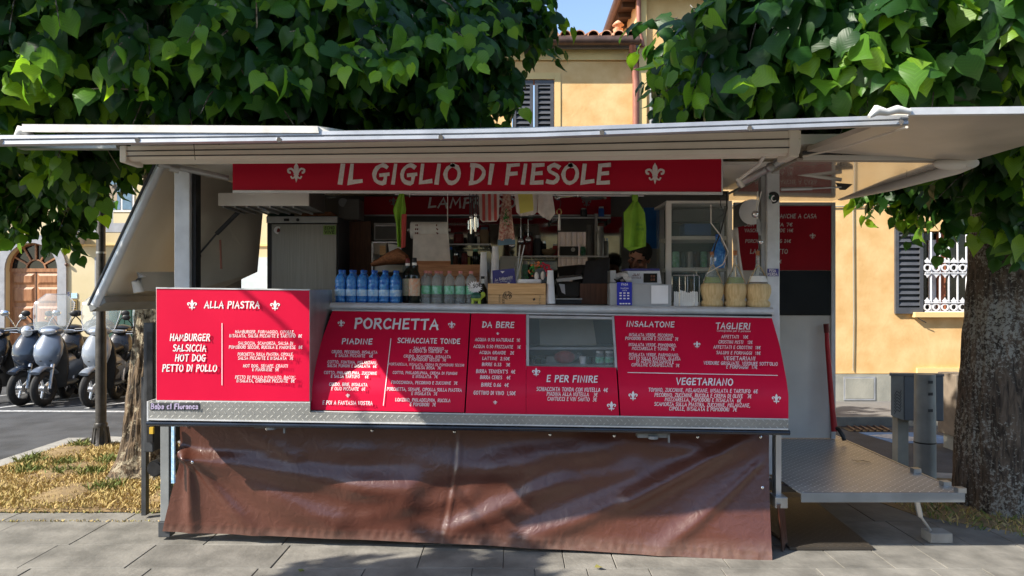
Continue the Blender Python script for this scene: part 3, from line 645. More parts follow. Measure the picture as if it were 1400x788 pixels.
# pipes and a cable bracket on the upper wall
mb = MB().cyl((X(890, FY), FY - .05, 3.8), (X(890, FY), FY - .05, Z(128, FY)), .032, n=10).sphere((X(892, FY), FY - .06, Z(126, FY)), .055)
obj('vent_pipe', mb, 'grey_paint', tall)
obj('thin_pipe', MB().cyl((X(897, FY), FY - .04, 3.8), (X(897, FY), FY - .04, Z(132, FY)), .014, n=8).cyl((X(897, FY), FY - .04, Z(150, FY)), (X(897, FY), FY - .04, Z(143, FY)), .03, n=8), 'grey_paint', tall)
arc = [P(898, 178, FY - .05), P(898, 163, FY - .05), P(904, 156, FY - .05), P(915, 156, FY - .05), P(926, 162, FY - .05), P(938, 175, FY - .05)]
obj('bracket_arm', MB().tube(arc, .05), 'plaster_grey', tall)
# ---- low yellow wing with tiled eave
low = thing('low_yellow_wing', 'low ochre wing with tiled eave and grey shutters between the two tree crowns', 'house', (0, FY + .02, 0))
LY = FY + .03; lx0, lx1 = -3.2, xl - .016; sw0, sw1, sz0, sz1 = X(700, LY), X(758, LY), 3.75, Z(109, LY)
wl_ = MB(); wl_.box(lx0, sw0, LY, LY + .3, 0, 5.02); wl_.box(sw1, lx1, LY, LY + .3, 0, 5.02); wl_.box(sw0, sw1, LY, LY + .3, 0, sz0); wl_.box(sw0, sw1, LY, LY + .3, sz1, 5.02); wl_.box(lx0, lx0 + .3, LY + .3, LY + 7, 0, 5.0); wl_.box(lx0, lx1, LY + 7, LY + 7.3, 0, 5.0)
obj('wall', wl_, 'plaster_yellow', low)
obj('cornice', MB().box(lx0, lx1, LY - .04, LY + .3, 5.025, 5.18), 'plaster_pale', low)
obj('cornice_upper_board', MB().box(lx0, lx1, LY - .10, LY + .3, 5.183, 5.24), 'stone_trim', low)  # grey board between cornice and gutter
fr = MB(); fr.box(sw0 - .12, sw0 - .003, LY - .012, LY - .002, sz0, sz1 + .10); fr.box(sw1 + .003, sw1 + .09, LY - .012, LY - .002, sz0, sz1 + .10); fr.box(sw0, sw1, LY - .012, LY - .002, sz1 + .003, sz1 + .10)
obj('window_surround', fr, 'plaster_pale', low)
mid = X(730, LY)
shutter(low, sw0 + .01, mid - .01, sz0, sz1 - .01, LY + .05, gap=.075); shutter(low, mid + .01, sw1 - .01, sz0, sz1 - .01, LY + .05, gap=.075)
obj('gutter', MB().tube([(lx0 - .1, LY - .25, 5.245), (lx1 - .02, LY - .25, 5.245)], .07, 12), 'gutter', low)
obj('downpipe', MB().tube([(lx1 - .12, LY - .24, 5.2), (lx1 - .10, LY - .12, 5.08), (lx1 - .06, LY - .07, 4.95), (lx1 - .04, LY - .07, 4.7), (lx1 - .04, LY - .07, .2)], .05, 10), 'copper_pipe', low)
roofm = MB().prism([(lx0 - .2, LY - .26, 5.25), (lx1 - .01, LY - .26, 5.25), (lx1 - .01, LY + 3.6, 6.25), (lx0 - .2, LY + 3.6, 6.25)], [(lx0 - .2, LY - .26, 5.30), (lx1 - .01, LY - .26, 5.30), (lx1 - .01, LY + 3.6, 6.30), (lx0 - .2, LY + 3.6, 6.30)])
roof = obj('roof', roofm, 'terracotta', low)
def tile_mesh():
    mb = MB(); n = 8; a, b = [], []
    rows_ = []
    for (yy, rr, zz) in ((0, .085, 0), (.42, .072, .11)):
        rows_.append([(rr * math.cos(math.pi * i / n), yy, zz + rr * math.sin(math.pi * i / n)) for i in range(n + 1)])
    inn = [[(p[0] * .84, p[1], (p[2] - (0 if k == 0 else .11)) * .84 + (0 if k == 0 else .11)) for p in r] for k, r in enumerate(rows_)]
    mb.grid(rows_); mb.grid(inn)
    for i in range(n): mb.add([rows_[0][i], rows_[0][i + 1], inn[0][i + 1], inn[0][i]], [(0, 1, 2, 3)])
    return mb
tile0 = None
for r_ in range(4):
    k = 0; x = lx1 - .13
    while x > lx0:
        if r_ > 1 and x < -.6: break
        if tile0 is None:
            tile0 = obj('tile', tile_mesh(), 'terracotta'); t_ = tile0; t_.parent = roof
        else: t_ = tile0.copy(); C.objects.link(t_)
        t_.location = Vector((x + random.uniform(-.012, .012), LY - .31 + r_ * .38, 5.29 + r_ * .1)) - root_loc(low); t_.rotation_euler = (0, random.uniform(-.05, .05), random.uniform(-.05, .05))
        x -= .19
ch = thing('chimney_pot', 'small terracotta chimney pot on the low tiled roof beside the tall house', 'chimney', (X(845, 11.6), 11.6, 5.4))
obj('shaft', MB().lathe((X(845, 11.6), 11.6, 5.38), [(.06, 0), (.075, .03), (.062, .06), (.06, .26), (.08, .29), (.08, .31)], 12), 'terracotta', ch)
obj('cowl', MB().lathe((X(845, 11.6), 11.6, 5.69), [(.05, 0), (.05, .06), (.095, .062), (.05, .11), (.01, .14)], 12), 'terracotta', ch)
# ---- cream house on the left (facade plane Y = 17)
GY = 17.0
lef = thing('cream_house', 'cream plastered house on the left with an arched wooden door', 'house', (-11, GY, 0))
dx0, dx1, dcx = X(8, GY), X(80, GY), X(44, GY); rr_ = (dx1 - dx0) / 2; spz = Z(385, GY) + .28
vw = [(-30, 0), (dx0, 0), (dx0, spz)] + [(dcx - rr_ * math.cos(math.pi * i / 16), spz + rr_ * math.sin(math.pi * i / 16)) for i in range(1, 16)] + [(dx1, spz), (dx1, 0), (-3.35, 0), (-3.35, 9), (-30, 9)]
def poly_wall(pts, Y, d): return MB().prism([(p[0], Y, p[1]) for p in pts], [(p[0], Y + d, p[1]) for p in pts])
# split in convex-ish strips so the arch stays clean
wm = MB(); wm.box(-30, dx0, GY, GY + .4, 0, 9); wm.box(dx1, -3.35, GY, GY + .4, 0, 9)
arcp = [(dcx - rr_ * math.cos(math.pi * i / 16), spz + rr_ * math.sin(math.pi * i / 16)) for i in range(17)]
for i in range(16):
    a, b = arcp[i], arcp[i + 1]
    wm.prism([(a[0], GY, a[1]), (b[0], GY, b[1]), (b[0], GY, 9), (a[0], GY, 9)], [(a[0], GY + .4, a[1]), (b[0], GY + .4, b[1]), (b[0], GY + .4, 9), (a[0], GY + .4, 9)])
wm.box(-30, -29.6, GY + .4, GY + 8, 0, 9); wm.box(-3.75, -3.35, GY + .4, GY + 8, 0, 9)
obj('wall', wm, 'plaster_cream', lef)
obj('roof', MB().prism([(-30.5, GY - .5, 9.0), (-3, GY - .5, 9.0), (-3, GY + 8.5, 10.8), (-30.5, GY + 8.5, 10.8)], [(-30.5, GY - .5, 9.2), (-3, GY - .5, 9.2), (-3, GY + 8.5, 11), (-30.5, GY + 8.5, 11)]), 'terracotta', lef)
ar = MB(); r2_ = rr_ + .2
for i in range(16):
    t0, t1 = math.pi * i / 16, math.pi * (i + 1) / 16
    q = [(dcx - rr_ * math.cos(t0), spz + rr_ * math.sin(t0)), (dcx - rr_ * math.cos(t1), spz + rr_ * math.sin(t1)), (dcx - r2_ * math.cos(t1), spz + r2_ * math.sin(t1)), (dcx - r2_ * math.cos(t0), spz + r2_ * math.sin(t0))]
    ar.prism([(p[0], GY - .05, p[1]) for p in q], [(p[0], GY - .004, p[1]) for p in q])
ar.box(dcx - r2_, dx0, GY - .05, GY - .004, 0, spz); ar.box(dx1, dcx + r2_, GY - .05, GY - .004, 0, spz)
obj('door_surround', ar, 'stone_trim', lef)
door = obj('door', bx(dx0, dx1, GY + .14, GY + .2, 0, spz - .03), 'door_wood', lef)
obj('fanlight', poly_wall([(p[0], p[1]) for p in arcp], GY + .17, .03), 'window_dark', lef)
fl = MB(); fl.box(dx0, dx1, GY + .12, GY + .16, spz - .06, spz + .02)
for a in range(1, 6):
    t = math.pi * a / 6; c_, s_ = math.cos(t), math.sin(t); nx_, nz_ = -s_ * .018, c_ * .018
    p0, p1 = (dcx + .22 * c_, spz + .22 * s_), (dcx + (rr_) * c_, spz + rr_ * s_)
    q = [(p0[0] + nx_, p0[1] + nz_), (p1[0] + nx_, p1[1] + nz_), (p1[0] - nx_, p1[1] - nz_), (p0[0] - nx_, p0[1] - nz_)]
    fl.prism([(p[0], GY + .12, p[1]) for p in q], [(p[0], GY + .16, p[1]) for p in q])
for rad, w_ in ((.22, .03), (rr_ - .02, .04)):
    for i in range(14):
        t0, t1 = math.pi * i / 14, math.pi * (i + 1) / 14; q = [(dcx + r * math.cos(t), spz + r * math.sin(t)) for r, t in ((rad - w_ / 2, t0), (rad - w_ / 2, t1), (rad + w_ / 2, t1), (rad + w_ / 2, t0))]
        fl.prism([(p[0], GY + .125, p[1]) for p in q], [(p[0], GY + .155, p[1]) for p in q])
obj('fanlight_bars', fl, 'door_wood', lef)
for sgn in (-1, 1):
    a0, a1 = (dx0 + .07, dcx - .04) if sgn < 0 else (dcx + .04, dx1 - .07)
    for z0, z1 in ((.2, .55), (.62, 1.28), (1.36, 1.72), (1.78, spz - .1)):
        obj('door_panel', MB().prism([(a0 + .05, GY + .115, z0 + .05), (a1 - .05, GY + .115, z0 + .05), (a1 - .05, GY + .115, z1 - .05), (a0 + .05, GY + .115, z1 - .05)], [(a0, GY + .138, z0), (a1, GY + .138, z0), (a1, GY + .138, z1), (a0, GY + .138, z1)]), 'door_wood', door)
    obj('handle', MB().sphere(((a0 + a1) / 2, GY + .08, Z(436, GY)), .05), 'brass', door)
obj('door_gap', bx(dcx - .008, dcx + .008, GY + .134, GY + .139, 0, spz - .06), 'black_plastic', door)
obj('pilaster', bx(X(132, GY), X(141, GY), GY - .08, GY - .004, 0, Z(352, GY)), 'stone_trim', lef)
obj('string_course', bx(X(84, GY), -3.4, GY - .04, GY - .004, Z(337, GY), Z(334, GY)), 'plaster_pale', lef)
obj('wall_vent', bx(X(74, GY), X(92, GY), GY - .25, GY - .004, Z(320, GY), Z(308, GY)), 'white_paint', lef)
obj('console', MB().prism([(X(92, GY), GY - .3, Z(320, GY)), (X(116, GY), GY - .3, Z(320, GY)), (X(116, GY), GY - .3, Z(334, GY)), (X(104, GY), GY - .3, Z(334, GY))], [(X(92, GY), GY - .004, Z(320, GY)), (X(116, GY), GY - .004, Z(320, GY)), (X(116, GY), GY - .004, Z(334, GY)), (X(104, GY), GY - .004, Z(334, GY))]), 'stone_trim', lef)
obj('balcony', bx(X(92, GY), X(240, GY), GY - .5, GY - .31, Z(320, GY), Z(308, GY)), 'stone_trim', lef)
gs = obj('green_gate', bx(X(150, GY), X(236, GY), GY - .03, GY - .006, 0, Z(352, GY)), 'green_shutter', lef)
for k in range(9):
    xx = X(150, GY) + .06 + k * .155; obj('gate_board', bx(xx, xx + .14, GY - .05, GY - .031, .1, Z(356, GY)), 'green_shutter', gs, bevel=.004)
obj('white_door', bx(X(326, GY), X(368, GY), GY - .02, GY - .004, 0, Z(352, GY)), 'blue_white', lef)
for (a, b, c, d) in ((2, 30, 262, 302), (-70, -40, 262, 302), (150, 184, 236, 290), (250, 284, 236, 290)):
    wv = obj('window', bx(X(a, GY), X(b, GY), GY - .02, GY - .005, Z(d, GY), Z(c, GY)), 'white_paint', lef)
    for k in range(2):
        x_a = X(a, GY) + .04 + k * (X(b, GY) - X(a, GY) - .04) / 2
        obj('pane', bx(x_a, x_a + (X(b, GY) - X(a, GY)) / 2 - .07, GY - .03, GY - .0205, Z(d, GY) + .05, Z(c, GY) - .05), 'blue_cloth', wv)
hn = obj('house_number', bx(X(88, GY), X(96, GY), GY - .012, GY - .004, Z(405.5, GY), Z(399, GY)), 'white_paint', lef)
sfn = lambda a, b, k=0: P(a, b, GY - .016)
obj('digits', lettering(MB(), '55', 92, 404.6, 4.4, 6, sfn, 0, 1.8), 'card_violet', hn, fix=False)
ic = obj('intercom', bx(X(97, GY), X(106, GY), GY - .03, GY - .004, Z(424, GY), Z(410, GY)), 'brass', lef)
for i in range(2):
    for k in range(4): obj('bell_button', bx(X(98.5 + i * 4, GY), X(101 + i * 4, GY), GY - .036, GY - .031, Z(414 + k * 3, GY), Z(412.2 + k * 3, GY)), 'black_plastic', ic)
obj('wall_plate', bx(X(98, GY), X(106, GY), GY - .02, GY - .004, Z(408, GY), Z(401, GY)), 'blue_label', lef)
obj('wall_lamp', MB().sphere((X(93, GY), GY - .06, Z(362, GY)), .04).cyl((X(93, GY), GY - .004, Z(362, GY)), (X(93, GY), GY - .06, Z(362, GY)), .015), 'gutter', lef)

# ---- unseen houses added behind the viewer to block low sky and fill glossy reflections
for k, (x0, x1, h_, m_, lb_) in enumerate(((-26, -9, 7.0, 'plaster_cream', 'long cream house added unseen behind the viewer, left part'), (-8.9, 6, 8, 'plaster_yellow', 'ochre house added unseen directly behind the viewer'), (6.1, 24, 7.4, 'plaster_grey', 'grey house added unseen behind the viewer, right part'))):
    hh = thing('house', lb_, 'house', ((x0 + x1) / 2, -21, 0))
    obj('wall', bx(x0, x1, -29, -21, -.1, h_), m_, hh); obj('roof', bx(x0 - .3, x1 + .3, -29.4, -20.5, h_ + .002, h_ + .3), 'terracotta', hh)
    x = x0 + 1.2
    while x < x1 - 1.5:
        for z in (1.2, 4.6): wv = obj('window', bx(x, x + 1.1, -20.99, -20.93, z, z + 1.9), 'grey_shutter', hh)
        x += 2.9
# ================================================================== THE FOOD STAND
TR = thing('food_stand', 'white food stand trailer with raised awning, red menu boards and brown vinyl skirt', 'food stand', (0, 5.2, 0))
TL = .0165                                    # the stand stands a little lower on its right
# ---- red menu panels
lvl_py = [424, 452, 480, 500, 515, 530, 562]; lvl_Y = [4.90, 4.775, 4.655, 4.575, 4.53, 4.495, 4.48]
def PY(px, py, k=0):
    a = py - TL * (px - 455); return P(px, py, float(np.interp(a, lvl_py, lvl_Y)) - .004 - .0004 * k)
def edgeL(a): return float(np.interp(a, [424, 462, 500, 530, 562], [455, 441, 430, 426, 425]))
def edgeR(a): return float(np.interp(a, [424, 462, 508, 530, 562], [1055, 1066, 1075, 1078, 1078]))
def seam1(a): return float(np.interp(a, [424, 562], [643.5, 635.5]))
def seam2(a): return float(np.interp(a, [424, 562], [839, 847.5]))
def sheet(mb, eL, eR, a0, a1, off=0, th=.016, nx=10, ny=13):
    f, b = [], []
    for j in range(ny + 1):
        a = a0 + (a1 - a0) * j / ny; l, r = eL(a), eR(a); rf_, rb = [], []
        for i in range(nx + 1):
            px = l + (r - l) * i / nx; py = a + TL * (px - 455); Y = float(np.interp(a, lvl_py, lvl_Y)) - off
            rf_.append(P(px, py, Y)); q = P(px, py, Y); rb.append(Vector((q.x, q.y + th, q.z - .004)))
        f.append(rf_); b.append(rb)
    mb.grid(f); mb.grid(b, flip=True)
    for A, B in ((f[0], b[0]), (f[-1], b[-1]), ([r[0] for r in f], [r[0] for r in b]), ([r[-1] for r in f], [r[-1] for r in b])):
        mb.grid([A, B], smooth=False)
    return mb
p_por = obj('menu_panel', sheet(MB(), edgeL, lambda a: seam1(a) - 1.0, 425.5, 561), 'red_board', TR, label='curved red menu panel headed PORCHETTA')
mb = MB(); sheet(mb, lambda a: seam1(a) + 1, lambda a: 719, 425.5, 562); sheet(mb, lambda a: 719.4, lambda a: seam2(a) - 1, 496.5, 562)
p_ber = obj('menu_panel', mb, 'red_board', TR, label='red menu panel headed DA BERE with a glass display window')
p_ins = obj('menu_panel', sheet(MB(), lambda a: seam2(a) + 1, edgeR, 425.5, 562), 'red_board', TR, label='curved red menu panel headed INSALATONE and TAGLIERI')
obj('panel_trim', sheet(MB(), lambda a: edgeL(a) - 1, lambda a: edgeR(a), 423.4, 425.2, off=.006), 'pale_aluminium', TR)
obj('lower_trim', sheet(MB(), lambda a: 425, lambda a: 1078, 562.3, 564, off=.004, ny=2), 'white_paint', TR)
# ---- plain left box with ALLA PIASTRA
BYf = 4.45
bxl = MB().prism([P(213, 393, BYf), P(424, 396, BYf), P(424, 550, BYf), P(213, 548, BYf)], [Vector((X(213, BYf), 5.0, Z(393, BYf))), Vector((X(424, BYf), 5.0, Z(396, BYf))), Vector((X(424, BYf), 5.0, Z(550, BYf))), Vector((X(213, BYf), 5.0, Z(548, BYf)))])
box_l = obj('grill_box', bxl, 'dull_steel', TR, bevel=.004)
p_pia = obj('menu_panel', MB().prism([P(214, 394.5, BYf - .012), P(423, 397, BYf - .012), P(423, 549, BYf - .012), P(214, 547, BYf - .012)], [P(214, 394.5, BYf - .002), P(423, 397, BYf - .002), P(423, 549, BYf - .002), P(214, 547, BYf - .002)]), 'red_board', TR, label='flat red menu panel headed ALLA PIASTRA')
for a, b in (((213, 393), (424, 395.6)), ((213, 547.3), (424, 549.6))):
    mb = MB(); mb.prism([P(a[0], a[1], BYf - .016), P(b[0], b[1], BYf - .016), P(b[0], b[1] + 1.8, BYf - .016), P(a[0], a[1] + 1.8, BYf - .016)], [P(a[0], a[1], BYf - .001), P(b[0], b[1], BYf - .001), P(b[0], b[1] + 1.8, BYf - .001), P(a[0], a[1] + 1.8, BYf - .001)]); obj('panel_trim', mb, 'pale_aluminium', TR)
sPI = lambda a, b, k=0: P(a, b, BYf - .0135 - .0004 * k)
def put(panel, surf, items, tilt, slant=.08, m='white_print'):
    for it in items:
        s, cx, base, h, w = it[:5]; wt = it[5] if len(it) > 5 else 1.5
        obj('lettering', lettering(MB(), s, cx, base, h, w, surf, slant, wt, tilt), m, panel, fix=False)
def put_fl(panel, surf, items, tilt=TL, m='white_print'):
    for cx, cy, h in items: obj('lily_emblem', fleur(MB(), cx, cy, h, surf, tilt), m, panel, fix=False)
put(p_pia, sPI, [('ALLA PIASTRA', 317, 421.5, 9, 75, 1.8), ('HAMBURGER', 259.5, 466, 9, 54, 1.7), ('SALSICCIA', 259, 480.5, 9, 45, 1.7), ('HOT DOG', 260, 494, 9, 41, 1.7), ('PETTO DI POLLO', 259, 508, 9, 74, 1.7),
 ('HAMBURGER, FORMAGGIO, CIPOLLE,', 362, 456, 4, 81, 1.5), ('INSALATA, SALSA PICCANTE E TARTUFO  8€', 363, 461.5, 4.2, 99, 1.5), ('SALSICCIA, SCAMORZA, SALSA DI', 363, 471.5, 4, 75, 1.5), ('POMODORI SECCHI, RUCOLA E MAIONESE  8€', 363, 477, 4.2, 100, 1.5),
 ('PORCHETTA SULLA PIASTRA, CIPOLLE,', 363, 486.5, 4, 76, 1.5), ('SALSA PICCANTE E INSALATA  7€', 363, 492, 4.2, 75, 1.5), ('HOT DOG, SENAPE, CRAUTI', 363, 502.5, 4, 61, 1.5), ('E MAIONESE  5€', 363, 507.5, 4.2, 36, 1.5),
 ('PETTO DI POLLO IMPANATO, BACON,', 363, 518, 4, 83, 1.5), ('INSALATA, CHEDDAR PICCANTE  8€', 363, 523, 4.2, 79, 1.5)], .004)
put_fl(p_pia, sPI, [(262.5, 417, 15), (376, 418, 15)], .004)
obj('divider_line', rect(MB(), 303.5, 442, 303.5, 527, 1, sPI), 'white_print', p_pia, fix=False)
put(p_por, PY, [('PORCHETTA', 542, 449.5, 13, 114, 1.75), ('PIADINE', 488, 470.5, 7, 41, 1.7), ('SCHIACCIATE TONDE', 586, 469.5, 6.5, 85, 1.7),
 ('CRUDO, PECORINO, INSALATA', 484.5, 483.5, 3.9, 62), ('E SALSA PICCANTE   6€', 484, 488.5, 3.9, 51), ('COTTO, FONTINA, MELANZANE,', 482, 497.5, 3.9, 68), ('SALSA FUNGHI E INSALATA  6€', 481, 502.5, 3.9, 67),
 ('COTTO, PHILADELPHIA, ZUCCHINE', 479, 512, 3.9, 72), ('E SALSA TARTUFO    6€', 478, 517, 3.9, 51), ('CRUDO, BRIE, INSALATA', 476, 528, 4.2, 52), ('E OLIO PICCANTE  6€', 476, 534, 4.2, 46), ('E POI A FANTASIA VOSTRA', 475, 553.5, 5, 68, 1.6),
 ('SALAME, PECORINO', 586, 478.5, 3.7, 41), ('E CREMA DI TARTUFO  7€', 586, 482.5, 3.7, 52), ('CRUDO, SCAMORZA, INSALATA', 584, 489.5, 3.7, 64), ('E POMODORI SECCHI  7€', 584, 494, 3.7, 51), ('MORTADELLA, INSALATA, CREMA DI POMODORI SECCHI', 583, 500.5, 3.5, 103, 1.3), ('E SALSA ROSA  7€', 583, 505, 3.7, 39),
 ('COTTO, PHILADELPHIA, CREMA DI FUNGHI', 581, 512, 3.7, 88), ('E INSALATA  7€', 581, 517, 3.7, 34), ('FINOCCHIONA, PECORINO E ZUCCHINE  7€', 580, 525.5, 4, 90), ('PORCHETTA, SENAPE, CIPOLLA SULLA PIASTRA', 580, 535, 4.3, 102), ('E INSALATA  7€', 580, 540.5, 4.3, 35), ('LONZINO, PHILADELPHIA, RUCOLA', 578, 549.5, 4.5, 75), ('E POMODORI  7€', 578, 555.5, 4.5, 35)], TL)
put_fl(p_por, PY, [(466.5, 442.5, 11), (617.5, 444.5, 11), (475.5, 541, 6)])
obj('divider_line', rect(MB(), 534.5, 463, 524, 555, 1, PY), 'white_print', p_por, fix=False)
put(p_ber, PY, [('DA BERE', 681, 448, 7.5, 43, 1.7), ('ACQUA 0.50 NATURALE  1€', 680, 467, 4.2, 61), ('ACQUA 0.50 FRIZZANTE   1€', 679.5, 476.3, 4.2, 64), ('ACQUA GRANDE   2€', 679, 484.5, 4.2, 47), ('LATTINE  2.50€', 678, 492.5, 4.2, 37), ('BIRRE 0.33   3€', 678, 500.7, 4.2, 38),
 ("BIRRA TENNENT'S  4€", 677.5, 510.5, 4.8, 53), ('BIRRA CERES   4€', 677, 518.5, 4.6, 41), ('BIRRE 0.66  4€', 676.5, 528.8, 4.8, 37), ('GOTTINO DI VINO  1,50€', 676, 540, 5, 57),
 ('E PER FINIRE', 782, 522.5, 8.5, 69, 1.75), ('SCHIACCIATA TONDA CON NUTELLA  4€', 782, 535.3, 5.2, 97), ('PIADINA ALLA NUTELLA   3€', 782, 541.8, 5, 69), ('CANTUCCI E VIN SANTO  3€', 782, 548.4, 5, 67)], TL)
put_fl(p_ber, PY, [(680.5, 456.3, 4.5), (677, 550.5, 6), (733, 509, 12.5), (836, 555.5, 14)])
put(p_ins, PY, [('INSALATONE', 889, 447, 7, 65, 1.7), ('TAGLIERI', 1002, 450, 8, 47, 1.7), ('Consigliamo per 2 persone', 1003, 453.8, 2.6, 46, 1.3), ('INSALATA VERDE, PECORINO,', 890.5, 460.3, 4, 61), ('POMODORI SECCHI E ZUCCHINE  7€', 891, 465.3, 4, 72),
 ('INSALATA VERDE, POMODORO,', 892, 473.8, 4, 65), ('MOZZARELLA E TONNO  7€', 893, 479, 4, 58), ('INSALATA VERDE, PARMIGIANO,', 894, 487.3, 4, 68), ('COTTO SULLA PIASTRA, GLASSA', 895, 492.3, 4, 70), ('DI ACETO BALSAMICO E', 895.5, 496.8, 4, 51), ('CIPOLLINE CARAMELLATE  7€', 896, 501.5, 4, 65),
 ('AFFETTATI   10€', 1004.5, 462.8, 4.2, 36), ('CROSTINI MISTI   12€', 1005.5, 470, 4.2, 46), ('AFFETTATI E CROSTINI  18€', 1007.5, 477.2, 4.2, 64), ('SALUMI E FORMAGGI  18€', 1009.5, 484.8, 4.2, 60), ('VEGETARIANI', 1011, 492.7, 5, 43), ('VERDURE GRIGLIATE, VERDURE SOTT\'OLIO', 1012.5, 499.3, 4.4, 101), ('E FORMAGGI  17€', 1014, 504.2, 4.4, 42),
 ('VEGETARIANO', 963, 526.5, 8.8, 77, 1.75), ('TOMINO, ZUCCHINE, MELANZANE, INSALATA E TARTUFO  6€', 961, 536.6, 4.9, 149), ('PECORINO, ZUCCHINE, RUCOLA E CREMA DI OLIVE   7€', 961, 543.5, 4.9, 132), ('MOZZARELLA, POMODORI E INSALATA  6€', 961, 549.5, 4.9, 104), ('SCAMORZA SULLA PIASTRA, ZUCCHINE, MELANZANE,', 960, 556, 4.9, 131), ('CIPOLLE, INSALATA E POMODORI  7€', 961, 562, 4.9, 92)], TL)
put_fl(p_ins, PY, [(953, 471.5, 10.5), (865.5, 541.5, 14), (1061.5, 545.5, 14)])
obj('divider_line', rect(MB(), 858, 509.5, 1063.5, 513.5, 1, PY), 'white_print', p_ins, fix=False)
# ---- display window in the DA BERE panel
def winpt(px, a, Y): return P(px, a + TL * (px - 455), Y)
obj('display_glass', sheet(MB(), lambda a: 723.5, lambda a: seam2(a) - 2.5, 431, 495.5, off=-.006, th=.004), 'shelf_glass', TR)
mb = MB()
for eL, eR, a0, a1 in ((lambda a: 719.6, lambda a: 723.3, 426, 496), (lambda a: seam2(a) - 2.4, lambda a: seam2(a) + .4, 426, 496), (lambda a: 723.6, lambda a: seam2(a) - 2.6, 427, 430.6)): sheet(mb, eL, eR, a0, a1, off=.002, nx=2)
obj('display_frame', mb, 'pale_aluminium', TR)
obj('display_case_back', bx(X(700, 5.3), X(850, 5.3), 5.28, 5.3, .95, 1.46), 'grey_paint', TR)
obj('display_shelf', bx(X(712, 5.05), X(842, 5.05), 5.02, 5.27, 1.215, 1.23), 'pale_aluminium', TR)
obj('display_floor', bx(X(712, 5.05), X(842, 5.05), 4.66, 5.27, 1.115, 1.13), 'pale_aluminium', TR)
obj('cold_plate', MB().prism([(X(738, 5.1), 5.06, 1.24), (X(815, 5.1), 5.06, 1.24), (X(812, 5.1), 5.2, 1.43), (X(738, 5.1), 5.2, 1.43)], [(X(738, 5.1), 5.07, 1.24), (X(815, 5.1), 5.07, 1.24), (X(812, 5.1), 5.21, 1.43), (X(738, 5.1), 5.21, 1.43)]), 'beige_panel', TR)
# ---- counter top
def ctz(x): return 1.515 - .0116 * (x - .27)
cxl, cxr = X(447, 4.95), X(1054, 4.95)
ct = MB(); ct.prism([(cxl, 4.97, ctz(cxl) - .035), (cxr, 4.97, ctz(cxr) - .035), (cxr, 4.97, ctz(cxr)), (cxl, 4.97, ctz(cxl))], [(cxl, 5.45, ctz(cxl) - .035), (cxr, 5.45, ctz(cxr) - .035), (cxr, 5.45, ctz(cxr)), (cxl, 5.45, ctz(cxl))])
obj('counter_top', ct, 'dull_steel', TR)
nose = [[Vector((x, 4.955 + .027 * math.cos(t), ctz(x) - .027 + .030 * math.sin(t))) for t in [i * math.pi / 6 for i in range(12)]] for x in (cxl - .01, (cxl + cxr) / 2, cxr + .01)]
obj('counter_nosing', MB().rings(nose), 'pale_aluminium', TR)
obj('counter_gap_trim', bx(cxl, cxr, 4.93, 4.96, 1.44, 1.455), 'black_plastic', TR)
bd = MB(); bd.box(-1.19, X(700, 4.95) - .02, 4.99, 5.4, .86, 1.44); bd.box(X(848, 4.95), 1.70, 4.99, 5.4, .86, 1.44); bd.box(X(700, 4.95) - .02, X(848, 4.95), 5.31, 5.4, .86, 1.44)
bd.box(-2.1, 1.64, 4.446, 5.4, .80, .835)  # unseen plate added to stop sunlight leaking onto the skirt
obj('counter_body', bd, 'dark_grey', TR)
# side cheek right of the curved panels
ck = [(1.67, 4.93, 1.42), (1.66, 4.69, 1.19), (1.65, 4.56, 1.0), (1.64, 4.51, .82), (1.64, 5.0, .82), (1.67, 5.0, 1.42)]
obj('side_cheek', MB().prism(ck, [(p[0] + .004, p[1], p[2] - .002) for p in ck]), 'red_board', TR)
ck = [(-1.185, 4.9, 1.45), (-1.185, 4.66, 1.2), (-1.185, 4.53, 1.0), (-1.185, 4.50, .86), (-1.185, 5.0, .86), (-1.185, 5.0, 1.45)]
obj('side_cheek', MB().prism(ck, [(-1.178, p[1], p[2]) for p in ck]), 'black_plastic', TR)
# ---- tread strip and navy rail
RYf = 4.43
def longbar(a, b, h, Y, d): # a,b photo points on top edge, h px tall
    return MB().prism([P(a[0], a[1], Y), P(b[0], b[1], Y), P(b[0], b[1] + h, Y), P(a[0], a[1] + h, Y)], [Vector((P(*a, Y).x, Y + d, P(*a, Y).z)), Vector((P(*b, Y).x, Y + d, P(*b, Y).z)), Vector((P(*b, Y).x, Y + d, P(b[0], b[1] + h, Y).z)), Vector((P(*a, Y).x, Y + d, P(a[0], a[1] + h, Y).z))])
strip = obj('tread_strip', longbar((203, 548), (1078, 573.6 - .0), 0, RYf, .1) if False else MB().prism([P(203, 549, RYf), P(424, 551, RYf), P(424, 564, RYf), P(1078, 574, RYf), P(1078, 588.5, RYf), P(203, 574, RYf)], [P(203, 549, RYf + .012), P(424, 551, RYf + .012), P(424, 564, RYf + .012), P(1078, 574, RYf + .012), P(1078, 588.5, RYf + .012), P(203, 574, RYf + .012)]), 'tread_strip', TR)
obj('rail_lip', longbar((203, 573), (1078, 586.5), 1.6, RYf - .008, .02), 'pale_aluminium', TR)
rl = []
for (px, py) in ((202, 578.5), (500, 583), (800, 587.3), (1079, 591.5)):
    c = P(px, py, 4.445); rl.append([c + Vector((0, .022 * math.cos(t), .0165 * math.sin(t))) for t in [i * math.pi / 5 for i in range(10)]])
obj('navy_rail', MB().rings(rl), 'navy_rail', TR)
obj('strip_end', bx(X(203, RYf) - .01, X(203, RYf) - .001, RYf, 4.62, Z(576, RYf), Z(549, RYf)), 'pale_aluminium', TR)
sST = lambda a, b, k=0: P(a, b, RYf - .005 - .0004 * k)
